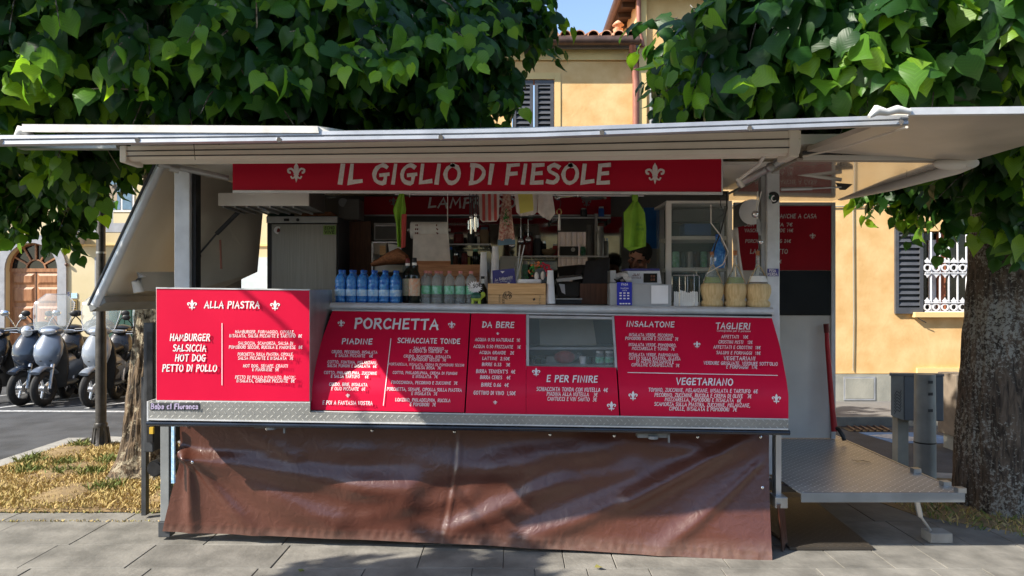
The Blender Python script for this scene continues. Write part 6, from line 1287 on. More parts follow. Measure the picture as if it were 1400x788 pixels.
t, rs = drape('striped_mitt', 'red and white striped pot holder hanging at the centre', 'pot holder', 'white_cloth', [(654, 264), (656, 300), (660, 304)], [(683, 264), (682, 298), (679, 303)], 5.15, .006, 1.2)
for k in range(3): obj('stripe', MB().prism([P(659 + k * 8, 264, 5.132), P(663 + k * 8, 264, 5.132), P(663.5 + k * 8, 302, 5.128), P(659.5 + k * 8, 302, 5.128)], [P(659 + k * 8, 264, 5.134), P(663 + k * 8, 264, 5.134), P(663.5 + k * 8, 302, 5.130), P(659.5 + k * 8, 302, 5.130)]), 'red_cloth', t)
t, rs = drape('floral_towel', 'pale towel with red flowers and blue hem hanging centre', 'towel', 'floral_cloth', [(688, 264), (684, 295), (681, 330)], [(698, 264), (700, 295), (704, 328)], 5.2, .012, 1.5)
obj('hem', MB().prism([P(680.5, 328, 5.19), P(704, 326, 5.19), P(704.5, 334, 5.19), P(680.5, 336, 5.19)], [P(680.5, 328, 5.2), P(704, 326, 5.2), P(704.5, 334, 5.2), P(680.5, 336, 5.2)]), 'blue_cloth', t)
mb = MB()
for i in range(46):
    q_ = P(692 + random.gauss(0, 2.6), 297 + random.gauss(0, 6), 5.165 + random.uniform(-.01, .01)); mb.add([q_ + Vector((random.uniform(-.012, .012), random.uniform(-.004, .004), random.uniform(-.014, .014))) for _ in range(3)], [(0, 1, 2)])
obj('sprig', mb, 'leaf_plastic', t, fix=False)
t = thing('yellow_note', 'yellow paper note pinned among the hanging cloths', 'note', P(717, 292, 5.1)); obj('paper', MB().prism([P(708, 264, 5.1), P(728, 264, 5.1), P(729.5, 288, 5.08), P(711, 292.5, 5.08)], [P(708, 264, 5.102), P(728, 264, 5.102), P(729.5, 288, 5.082), P(711, 292.5, 5.082)]), 'yellow_card', t)
drape('pale_sling', 'pale cream cloth looped behind the yellow note', 'cloth', 'white_cloth', [(703, 264), (706, 290), (712, 296)], [(736, 264), (734, 290), (730, 294)], 5.16, .01, 2)
drape('white_cloth', 'white cloth with dark print hanging right of the yellow note', 'cloth', 'white_cloth', [(736, 264), (735, 290), (742, 297)], [(755, 264), (759, 292), (752, 302)], 5.15, .012, 1.5)
t = thing('corkscrew_bunch', 'bunch of metal corkscrews and openers hanging on a chain', 'corkscrews', P(647, 264, 5.12))
mb = MB()
for k in range(6): mb.cyl(P(642 + k * 2.4, 264 + (k % 2) * 4, 5.12), P(642.5 + k * 2.2, 298 + (k % 3) * 8, 5.11), .004, n=6)
obj('chains', mb, 'dark_grey', t)
for px, py in ((644, 306), (650, 303)): obj('corkscrew', MB().cyl(P(px, py - 6, 5.1), P(px, py + 14, 5.1), .010, .006, 8).sphere(P(px, py - 9, 5.1), .014, 8, 6).cyl(P(px - 3.4, py - 4, 5.1), P(px - 3.4, py + 8, 5.1), .005, n=6).cyl(P(px + 3.4, py - 4, 5.1), P(px + 3.4, py + 8, 5.1), .005, n=6), 'chrome', t)
t = thing('bottle_opener', 'pale handled bottle opener hanging on a cord', 'bottle opener', P(765, 275, 5.1)); mb = MB()
ringp = [P(764.5, 290, 5.1) + Vector((.016 * math.cos(a), 0, .02 * math.sin(a))) for a in [i * math.pi / 6 for i in range(13)]]
obj('ring', MB().tube(ringp, .0045, 6), 'brass', t); obj('handle', MB().cyl(P(764.5, 293, 5.1), P(764.5, 315, 5.1), .006, .010, 8), 'white_cloth', t); obj('cord', MB().tube([P(757, 264, 5.1), P(767, 276, 5.1), P(765, 287, 5.1)], .002, 6), 'dark_grey', t)
t = thing('ceiling_lamp_arm', 'thin bright metal arm with a small lamp below the big sign', 'lamp', P(762, 270, 5.3)); obj('arm', MB().tube([P(762, 270, 5.3), P(790, 268, 5.6), P(828, 271, 5.9)], .008), 'chrome', t); obj('lamp_head', MB().sphere(P(762, 270.5, 5.3), .022, 12, 8, (1.1, 1, .8)), 'chrome', t); obj('shade', MB().lathe(P(810, 272, 5.8), [(.09, 0), (.08, .03), (.03, .05)], 16), 'grey_paint', t)
bpn = obj('blue_backdrop', pb(880, 916, 284, 340, 6.05, .02), 'blue_panel'); tag(bpn, 'blue poster on the back wall beside the white display cabinet', 'poster')
# white glass cabinet
cbn = thing('display_cabinet', 'white framed glass display cabinet at the right of the counter', 'display cabinet', on_counter(955, 5.2)); Yk = 5.25
for a, b in ((911, 918), (995, 1001)): obj('upright', MB().box(X(a, Yk), X(b, Yk), Yk, Yk + .04, ctz(X(950, Yk)) - .02, Z(278, Yk)), 'off_white', cbn)
obj('top_frame', pb(911, 1001, 274.5, 278, Yk - .005, .45), 'off_white', cbn, bevel=.003)
for a_ in (903, 985): obj('rear_upright', MB().box(X(a_, 5.65), X(a_ + 5, 5.65), 5.65, 5.69, 1.5, Z(282, 5.65)), 'aluminium', cbn)
obj('glass', pb(918, 995, 279, 414, Yk + .015, .004), 'shelf_glass', cbn)
obj('side_glass', bx(X(912, Yk), X(912, Yk) + .004, Yk + .04, Yk + .4, ctz(1), Z(280, Yk)), 'shelf_glass', cbn)
obj('cabinet_back', pb(905, 990, 285, 410, 5.7, .02), 'green_tarp', cbn)
for k, py in enumerate((323, 366)): obj('shelf', pb(918, 995, py, py + 5, Yk + .03, .36), 'off_white', cbn)
obj('cabinet_floor', bx(X(913, Yk), X(1000, Yk), Yk, Yk + .42, ctz(1.2) + .001, ctz(1.2) + .02), 'off_white', cbn)
cont = obj('snack_pack', pb(936, 972, 306, 322, Yk + .1, .15), 'blue_panel'); tag(cont, 'blue snack pack on the upper shelf of the glass cabinet', 'pack')
trp = obj('steel_tray', pb(920, 990, 286, 303, Yk + .2, .12), 'wall_inner'); tag(trp, 'pale steel tray at the top inside the glass cabinet', 'tray')
for i in range(6):
    t = thing('drink_can', ('green', 'dark green', 'silver', 'dark', 'green rimmed', 'grey')[i] + ' drink can on the middle shelf of the glass cabinet, ' + ('leftmost', 'second from the left', 'third from the left', 'third from the right', 'second from the right', 'rightmost')[i], 'can', P(924 + i * 9.5, 365.5, Yk + .12))
    obj('can', MB().lathe(P(924 + i * 9.5, 365.8, Yk + .12), [(.020, 0), (.026, .006), (.026, .105), (.020, .113)], 12), ('green_label', 'green_tarp', 'dull_steel', 'dark_grey', 'green_label', 'grey_paint')[i], t)
for i in range(4):
    t = thing('juice_bottle', ('dark', 'amber', 'green', 'silver')[i] + ' bottle on the cabinet floor, ' + ('leftmost', 'second', 'third', 'rightmost')[i] + ' of four', 'bottle', P(930 + i * 15, 412, Yk + .14))
    obj('bottle', MB().lathe(P(930 + i * 15, 412.5, Yk + .14), [(.024, 0), (.028, .006), (.028, .10), (.012, .14), (.012, .165)], 12), ('wine_glass_dark', 'bowl_clay', 'green_tarp', 'dull_steel')[i], t)
bb = thing('blue_jug', 'blue plastic bottle hanging right of the glass cabinet shelf', 'bottle', P(982, 366, 5.22)); obj('jug', MB().lathe(P(982, 367, 5.2), [(.045, 0), (.05, .02), (.05, .12), (.03, .17), (.018, .19), (.018, .215)], 14), 'blue_bottle', bb); obj('cap', MB().lathe(P(982, 367, 5.2) + Vector((0, 0, .2155)), [(.02, 0), (.02, .02)], 12), 'blue_cap', bb)
cbl = thing('hanging_cables', 'loose black and white cables hanging in front of the glass cabinet', 'cables', P(990, 262, 5.0))
obj('black_cable', MB().tube([P(993, 262, 5.0), P(994, 285, 5.0), P(985, 318, 5.0), P(978, 335, 5.02), P(974, 352, 5.04)], .005, 6), 'black_plastic', cbl)
obj('white_cable', MB().tube([P(972, 280, 5.0), P(972, 305, 5.0), P(985, 322, 5.0), P(996, 345, 5.0), P(988, 362, 5.0), P(966, 374, 5.0), P(962, 384, 5.0)], .004, 6), 'white_cloth', cbl)
obj('grey_cable', MB().tube([P(986, 264, 5.0), P(985, 280, 5.0), P(990, 292, 5.0), P(974, 304, 5.0)], .003, 6), 'dark_grey', cbl)
pp = thing('round_paper_disc', 'round pale disc hanging beside the right post', 'disc', P(1027, 290, 5.3)); obj('disc', MB().cyl(P(1028, 290, 5.3), P(1030, 290, 5.34), .09, n=28), 'cup_white', pp); obj('holder', MB().prism([P(1004, 282, 5.4), P(1020, 274, 5.4), P(1022, 308, 5.4), P(1003, 312, 5.4)], [P(1004, 282, 5.45), P(1020, 274, 5.45), P(1022, 308, 5.45), P(1003, 312, 5.45)]), 'wall_inner', pp)
drape('white_bow', 'white cloth strip hanging under the round disc', 'cloth', 'white_cloth', [(1000, 315), (1004, 345), (1012, 386)], [(1009, 312), (1012, 345), (1019, 386)], 5.45, .01, 1)
ky = thing('keys_on_strap', 'bunch of keys and a steel ball hanging on straps by the post', 'keys', P(1036, 262, 5.0)); obj('strap', MB().tube([P(1036, 262, 4.95), P(1034, 290, 4.95), P(1038, 322, 4.95)], .004, 6).tube([P(1041, 262, 4.95), P(1034, 290, 4.95)], .004, 6), 'off_white', ky); obj('ball', MB().sphere(P(1032.5, 293, 4.94), .024, 12, 8).sphere(P(1040, 331, 4.94), .018, 10, 8), 'chrome', ky); obj('keys', MB().box(X(1034, 4.94), X(1038, 4.94), 4.93, 4.935, Z(318, 4.94), Z(300, 4.94)).box(X(1037, 4.94), X(1040, 4.94), 4.94, 4.945, Z(322, 4.94), Z(304, 4.94)), 'dull_steel', ky)
# food in the display window
simple('packed_ham', 'plastic wrapped red cured meat in the display window', 'meat', [('meat', MB().sphere((X(772, 4.95), 4.95, 1.17), .055, 14, 8, (1.3, .9, .8)), 'meat_red'), ('wrap', MB().sphere((X(775, 4.95), 4.95, 1.175), .062, 14, 8, (1.3, .9, .8)), 'shelf_glass'), ('wrap_tail', MB().sphere((X(790, 4.95), 4.97, 1.175), .03, 10, 6, (1.2, 1, .8)), 'clear_bottle')], (X(772, 4.95), 4.95, 1.131))
for i, px in enumerate((820, 833)):
    t = thing('glass_jar', ('left', 'right')[i] + ' of two clear jars in the corner of the display window', 'jar', (X(px, 4.85), 4.85, 1.131)); obj('jar', MB().lathe((X(px, 4.85), 4.85, 1.131), [(.025, 0), (.028, .01), (.028, .06), (.022, .075)], 14), 'clear_bottle', t); obj('lid', MB().lathe((X(px, 4.85), 4.85, 1.2065), [(.024, 0), (.024, .012)], 14), 'pale_aluminium', t); obj('label', MB().lathe((X(px, 4.85), 4.85, 1.145), [(.0285, 0), (.0288, .001), (.0288, .035)], 14, caps=False), 'green_label', t)
for i, (px, m_) in enumerate(((735, 'wine_glass_dark'), (742, 'wine_glass_dark'), (797, 'paper'), (806, 'black_plastic'), (812, 'black_plastic'))):
    t = thing('small_tub', ('dark little tub at the left of the display window', 'second dark tub in the display window', 'white paper pack in the middle of the display window', 'black tub right of the white pack', 'black tub beside the clear jars')[i], 'tub', (X(px, 4.9), 4.9, 1.131)); obj('tub', MB().lathe((X(px, 4.9), 4.9, 1.131), [(.018, 0), (.024, .03), (.026, .045), (.020, .048)], 12), m_, t)
simple('steel_bowl_row', 'shallow steel tray at the back of the display window', 'tray', [('tray', bx(X(728, 5.1), X(760, 5.1), 4.95, 5.015, 1.131, 1.175), 'brushed_steel')], (X(744, 5.1), 4.98, 1.131))

# more clutter on the back shelves
for px, pbm, pt, w, m_, c_, lab, cat in ((743, 350, 330, 8, 'wine_glass_dark', 'chrome', 'small glass jar with shiny lid left of the clay bowl', 'jar'), (759, 350, 334, 7, 'meat_red', 'paper', 'little red jar right of the clay bowl', 'jar'),
    (797, 350, 336, 8, 'green_label', 'paper', 'small green tin right of the black radio', 'tin'), (828, 350, 326, 8, 'brushed_steel', 'chrome', 'steel shaker at the right end of the radio shelf', 'shaker'), (655, 333, 322, 6, 'paper', 'foil_red', 'little white pot with red lid beside the amber jar', 'jar'),
    (726, 297, 286, 8, 'clear_bottle', 'chrome', 'clear jar standing high under the inner sign, left', 'jar'), (798, 297, 285, 9, 'dark_grey', 'dull_steel', 'dark pot on the thin top shelf', 'pot'), (822, 297, 283, 8, 'blue_cap', 'paper', 'blue tub on the thin top shelf', 'tub'),
    (690, 388, 352, 12, 'clear_bottle', 'chrome', 'large clear jar behind the violet card', 'jar'), (640, 362, 350, 6, 'yellow_card', 'foil_red', 'tiny yellow spice jar behind the wooden crate', 'jar'), (623, 362, 347, 7, 'wood_dark', 'chrome', 'brown spice jar behind the wooden crate', 'jar')):
    jar(px, pbm, pt, w, 6.12 if pbm != 297 else 6.26, m_, c_, lab, cat)
for i, (px, py, h_) in enumerate(((700, 300, 34), (712, 298, 30), (722, 300, 26))):
    t = thing('steel_utensil', ('long ladle hanging behind the floral towel', 'serving spoon hanging behind the yellow note', 'short skimmer hanging behind the pale cloth')[i], 'utensil', P(px, py, 5.9))
    obj('handle', MB().cyl(P(px, py, 5.9), P(px, py + h_, 5.9), .005, n=8), 'chrome', t); obj('bowl', MB().sphere(P(px, py + h_ + 2, 5.9), .026, 12, 8, (1, .5, .9)), 'chrome', t)
rail = thing('utensil_rail', 'thin steel rail running under the ceiling above the hanging cloths', 'rail', P(700, 266, 5.25)); obj('rod', MB().cyl(P(540, 266, 5.25), P(880, 268, 5.25), .007, n=8), 'chrome', rail)
for px in (560, 612, 700, 790): obj('cord', MB().cyl(P(px, 262, 5.24), P(px, 262 + (70 if px == 612 else 8), 5.24), .0035, n=6), 'off_white', rail)
cbx = thing('white_carton', 'white carton behind the straws and violet card', 'carton', P(695, 362, 5.9)); obj('carton', pb(684, 708, 352, 392, 5.9, .12), 'off_white', cbx, bevel=.003); obj('carton_flap', pb(684, 708, 350.4, 351.8, 5.89, .13), 'paper', cbx)
# ================================================================== PERSON behind the counter
def person():
    base = Vector((X(872, 5.68), 5.72, PZ)); t = thing('person', 'person in a dark shirt bending over the cash register, face turned down', 'person', base)
    hc = P(874, 351, 5.60) + Vector((0, 0, -.01)); rot = Matrix.Rotation(R(28), 3, 'X') @ Matrix.Rotation(R(-28), 3, 'Z') @ Matrix.Rotation(R(8), 3, 'Y')
    neck = hc + rot @ Vector((0, .05, -.10)); chest = Vector((base.x + .02, 5.74, neck.z - .22)); pel = Vector((base.x + .02, 5.82, PZ + .84))
    J = {'pel': (pel, .15, .12), 'belly': (pel.lerp(chest, .5), .145, .11), 'chest': (chest, .17, .115), 'neckb': (chest.lerp(neck, .55), .10, .08), 'neck': (neck, .06, .06), 'head0': (hc, .07, .07),
         'shl': (chest + Vector((-.18, 0, .07)), .065, .065), 'ell': (chest + Vector((-.24, -.14, -.16)), .048, .048), 'wrl': (chest + Vector((-.10, -.34, -.16)), .032, .030), 'hl': (chest + Vector((-.07, -.42, -.15)), .036, .018),
         'shr': (chest + Vector((.18, 0, .07)), .065, .065), 'elr': (chest + Vector((.24, -.14, -.16)), .048, .048), 'wrr': (chest + Vector((.08, -.34, -.16)), .032, .030), 'hr': (chest + Vector((.06, -.42, -.15)), .036, .018),
         'hipl': (pel + Vector((-.10, 0, -.08)), .10, .10), 'knl': (Vector((pel.x - .11, 5.80, PZ + .46)), .062, .062), 'anl': (Vector((pel.x - .11, 5.84, PZ + .09)), .042, .042), 'tol': (Vector((pel.x - .12, 5.70, PZ + .04)), .04, .035),
         'hipr': (pel + Vector((.10, 0, -.08)), .10, .10), 'knr': (Vector((pel.x + .11, 5.80, PZ + .46)), .062, .062), 'anr': (Vector((pel.x + .11, 5.84, PZ + .09)), .042, .042), 'tor': (Vector((pel.x + .12, 5.70, PZ + .04)), .04, .035)}
    E = [('pel', 'belly'), ('belly', 'chest'), ('chest', 'neckb'), ('neckb', 'neck'), ('neck', 'head0'), ('chest', 'shl'), ('shl', 'ell'), ('ell', 'wrl'), ('wrl', 'hl'), ('chest', 'shr'), ('shr', 'elr'), ('elr', 'wrr'), ('wrr', 'hr'), ('pel', 'hipl'), ('hipl', 'knl'), ('knl', 'anl'), ('anl', 'tol'), ('pel', 'hipr'), ('hipr', 'knr'), ('knr', 'anr'), ('anr', 'tor')]
    for sd in ('l', 'r'):
        h = J['h' + sd][0]; s = -1 if sd == 'r' else 1
        for f in range(4):
            off = (-.027 + .018 * f); ln = (.062, .072, .068, .052)[f]
            J['f%s%d' % (sd, f)] = (h + Vector((off, -.035, .002)), .0095, .0095); J['g%s%d' % (sd, f)] = (h + Vector((off * 1.15, -.035 - ln * .5, -.008)), .0085, .0085); J['t%s%d' % (sd, f)] = (h + Vector((off * 1.2, -.03 - ln * .85, -.035)), .007, .007)
            E += [('h' + sd, 'f%s%d' % (sd, f)), ('f%s%d' % (sd, f), 'g%s%d' % (sd, f)), ('g%s%d' % (sd, f), 't%s%d' % (sd, f))]
        J['th' + sd] = (h + Vector((s * .04, .0, -.005)), .011, .011); J['tt' + sd] = (h + Vector((s * .055, -.045, -.02)), .008, .008); E += [('h' + sd, 'th' + sd), ('th' + sd, 'tt' + sd)]
    def skinmesh(names, scale=1.0, sub=2):
        idx = {n: i for i, n in enumerate(names)}; me = bpy.data.meshes.new('tmp'); me.from_pydata([J[n][0] for n in names], [(idx[a], idx[b]) for a, b in E if a in idx and b in idx], [])
        o = bpy.data.objects.new('tmp', me); C.objects.link(o); o.modifiers.new('s', 'SKIN'); me.skin_vertices[0].data[0].use_root = True
        for n, i in idx.items(): me.skin_vertices[0].data[i].radius = (J[n][1] * scale, J[n][2] * scale)
        md = o.modifiers.new('u', 'SUBSURF'); md.levels = sub; md.render_levels = sub
        dg = bpy.context.evaluated_depsgraph_get(); ev = o.evaluated_get(dg); m2 = ev.to_mesh(); v = [tuple(p.co) for p in m2.vertices]; f = [tuple(p.vertices) for p in m2.polygons]; ev.to_mesh_clear(); bpy.data.objects.remove(o); return v, f
    v, f = skinmesh(list(J)); mb = MB(); mb.add(v, f, True)
    # head: skull, jaw, nose, brow, ears, lips all merged by a voxel remesh
    def hp(x, y, z): return hc + rot @ Vector((x, y, z))
    mb.sphere(hp(0, .012, .022), .082, 20, 14, (.92, 1.12, 1.0), rot); mb.sphere(hp(0, -.022, -.035), .062, 18, 12, (.93, .95, 1.25), rot); mb.sphere(hp(0, -.048, -.088), .026, 12, 8, (1.2, .9, .8), rot)
    mb.sphere(hp(0, -.098, -.020), .014, 10, 8, (.95, 1.2, 1.1), rot); mb.cyl(hp(0, -.078, .022), hp(0, -.100, -.014), .009, .013, 10); mb.sphere(hp(.011, -.090, -.024), .009, 8, 6, rot=rot); mb.sphere(hp(-.011, -.090, -.024), .009, 8, 6, rot=rot)
    mb.sphere(hp(.028, -.073, .026), .017, 10, 8, (1.4, .7, .5), rot); mb.sphere(hp(-.028, -.073, .026), .017, 10, 8, (1.4, .7, .5), rot); mb.sphere(hp(0, -.083, -.052), .013, 10, 8, (1.8, .6, .7), rot); mb.sphere(hp(0, -.081, -.062), .012, 10, 8, (1.6, .6, .7), rot)
    for s in (1, -1): mb.sphere(hp(s * .078, .008, -.002), .020, 12, 8, (.35, .75, 1.35), rot); mb.sphere(hp(s * .045, -.06, -.02), .022, 10, 8, (1, .7, .8), rot)
    o = obj('body', mb, 'skin', t); md = o.modifiers.new('fuse', 'REMESH'); md.mode = 'VOXEL'; md.voxel_size = .006; md.use_smooth_shade = True; sm = o.modifiers.new('sm', 'SMOOTH'); sm.iterations = 3
    hm = MB(); rs = []
    hm.sphere(hp(0, .022, .034), .086, 22, 14, (.95, 1.12, 1.0), rot)
    keep = MB(); keep.v = hm.v
    for f_, s_ in zip(hm.f, hm.sm):
        c = sum((Vector(hm.v[i]) for i in f_), Vector()) / len(f_); q = rot.transposed() @ (c - hc)
        if q.z > -.03 + max(0, -q.y) * 1.1 - max(0, q.y) * .6 and not (q.y < -.055 and q.z < .065): keep.f.append(f_); keep.sm.append(s_)
    ho = obj('hair', keep, 'hair', t, fix=False); so = ho.modifiers.new('t', 'SOLIDIFY'); so.thickness = .008
    bm_ = MB().sphere(hp(0, -.03, -.075), .05, 16, 10, (1.08, .92, .72), rot); kb = MB(); kb.v = bm_.v
    for f_, s_ in zip(bm_.f, bm_.sm):
        c = sum((Vector(bm_.v[i]) for i in f_), Vector()) / len(f_); q = rot.transposed() @ (c - hc)
        if q.z < -.066 or abs(q.x) > .042: kb.f.append(f_); kb.sm.append(s_)
    obj('beard', kb, 'hair', t, fix=False)
    for s in (1, -1): obj('eye', MB().sphere(hp(s * .028, -.076, .008), .0115, 10, 8, rot=rot), 'eye_white', t); obj('eyebrow', MB().tube([hp(s * .014, -.094, .027), hp(s * .03, -.092, .032), hp(s * .046, -.080, .027)], .004, 6), 'hair', t)
    v, f = skinmesh(['chest', 'belly', 'pel', 'neckb', 'shl', 'shr', 'ell', 'elr'], 1.14); obj('shirt', MB().add(v, f, True), 'shirt', t)
    v, f = skinmesh(['pel', 'hipl', 'hipr', 'knl', 'knr', 'anl', 'anr'], 1.16); obj('trousers', MB().add(v, f, True), 'dark_grey', t)
    for k in ('l', 'r'): a, b = J['an' + k][0], J['to' + k][0]; obj('shoe', MB().rings([[p + Vector((math.cos(q) * w, 0, math.sin(q) * h)) for q in [i * math.pi / 6 for i in range(12)]] for p, w, h in ((a + Vector((0, .06, -.05)), .034, .03), (a + Vector((0, 0, -.045)), .045, .042), (b + Vector((0, .02, -.005)), .05, .036), (b + Vector((0, -.05, -.008)), .035, .025))]), 'black_plastic', t)
person()
# ================================================================== STREET THINGS
pol = thing('sign_pole', 'dark metal pole with fluted base and two small plates under the left tree', 'pole', (X(137, 7.7), 7.7, 0)); px_ = X(138, 7.7); Yp = 7.7
obj('base', MB().lathe((px_, Yp, 0), [(.10, 0), (.10, .03), (.082, .05), (.075, .14), (.06, .22), (.066, .24), (.055, .26)], 20), 'dark_metal', pol)
for i in range(10): a = i * math.pi / 5; obj('flute', MB().cyl((px_ + .086 * math.cos(a), Yp + .086 * math.sin(a), .05), (px_ + .066 * math.cos(a), Yp + .066 * math.sin(a), .21), .008, .006, 6), 'dark_metal', pol)
obj('shaft', MB().lathe((px_, Yp, .261), [(.052, 0), (.052, .95), (.044, 1.0), (.044, 2.25), (.036, 2.28), (.036, 2.75), (.0, 2.76)], 16), 'dark_metal', pol)
for z in (1.52, 2.0): obj('clamp', MB().lathe((px_, Yp, z), [(.048, 0), (.048, .02)], 16), 'dull_steel', pol)
obj('plate', MB().prism([P(139, 254, 7.6), P(160, 252, 7.45), P(160, 276, 7.45), P(140, 273, 7.6)], [P(139, 254, 7.61), P(160, 252, 7.46), P(160, 276, 7.46), P(140, 273, 7.61)]), 'brown_bin', pol)
obj('plate', MB().prism([P(145, 274, 7.6), P(155, 278, 7.5), P(155, 306, 7.5), P(145, 303, 7.6)], [P(145, 274, 7.61), P(155, 278, 7.51), P(155, 306, 7.51), P(145, 303, 7.61)]), 'grey_paint', pol)
pst = thing('grey_street_pole', 'thick grey street lighting column in front of the litter bin', 'pole', (X(1264.5, 6.4), 6.4, 0)); xx = X(1264.5, 6.4)
obj('shaft', MB().lathe((xx, 6.4, 0), [(.088, 0), (.086, .45), (.082, .9)], 20), 'pole_grey', pst); obj('band', MB().lathe((xx, 6.4, .31), [(.0885, 0), (.0885, .012)], 20), 'black_plastic', pst)
obj('rear_fin', bx(xx + .07, xx + .10, 6.42, 6.46, 0, .86), 'plaster_grey', pst)
for z in (.60, .74, .84): obj('hole', bx(xx - .018, xx + .018, 6.4 - .09, 6.4 - .083, z - .012, z + .012), 'dark_grey', pst)
lb = thing('litter_bin', 'blue grey metal street bin with faded scratches behind the column', 'litter bin', (X(1250, 6.9), 7.0, RZ)); Yb = 6.9
obj('front', MB().prism([P(1236, 514, Yb), P(1290, 515, Yb), P(1290, 576, Yb), P(1236, 575, Yb)], [P(1232, 514, Yb + .3), P(1286, 515, Yb + .3), P(1286, 575, Yb + .3), P(1232, 574, Yb + .3)]), 'bin_grey', lb, bevel=.008)
obj('side_panel', MB().prism([P(1218, 514, Yb + .02), P(1235.5, 514, Yb - .004), P(1235.5, 575, Yb - .004), P(1218, 568, Yb + .02)], [P(1218, 514, Yb + .3), P(1232, 514, Yb + .3), P(1232, 574, Yb + .3), P(1218, 568, Yb + .3)]), 'pole_grey', lb)
obj('lid', MB().prism([P(1216, 511, Yb - .01), P(1291, 512, Yb - .01), P(1291, 515, Yb - .01), P(1216, 514, Yb - .01)], [P(1216, 509.5, Yb + .32), P(1288, 510.5, Yb + .32), P(1288, 513, Yb + .32), P(1216, 513, Yb + .32)]), 'bin_grey', lb)
obj('stand', bx(X(1235, Yb), X(1250, Yb), Yb + .1, Yb + .2, RZ, Z(574, Yb)), 'plaster_grey', lb)
sG = lambda a, b, k=0: P(a, b, Yb - .006)
mb = MB()
for k in range(7): lo = 535 + k * 4.2; Lf, Rt = ribbon([np.array(q) for q in smooth_pts([(1223, lo + 6), (1226, lo), (1230, lo + 3), (1232, lo - 1)])], .8); n = len(Lf); mb.add([sG(*p) for p in Lf + Rt], [(i, i + 1, n + i + 1, n + i) for i in range(n - 1)])
obj('scribble', mb, 'dark_grey', lb, fix=False)
bb2 = thing('brown_utility_box', 'weathered brown utility box partly behind the right tree trunk', 'utility box', (X(1318, 8.0), 8.2, RZ)); obj('cabinet', bx(X(1307, 8.0), X(1335, 8.0), 8.0, 8.35, RZ + .16, Z(513, 8)), 'brown_bin', bb2, bevel=.01); obj('foot', bx(X(1312, 8.0), X(1330, 8.0), 8.05, 8.3, RZ, RZ + .158), 'plaster_grey', bb2)
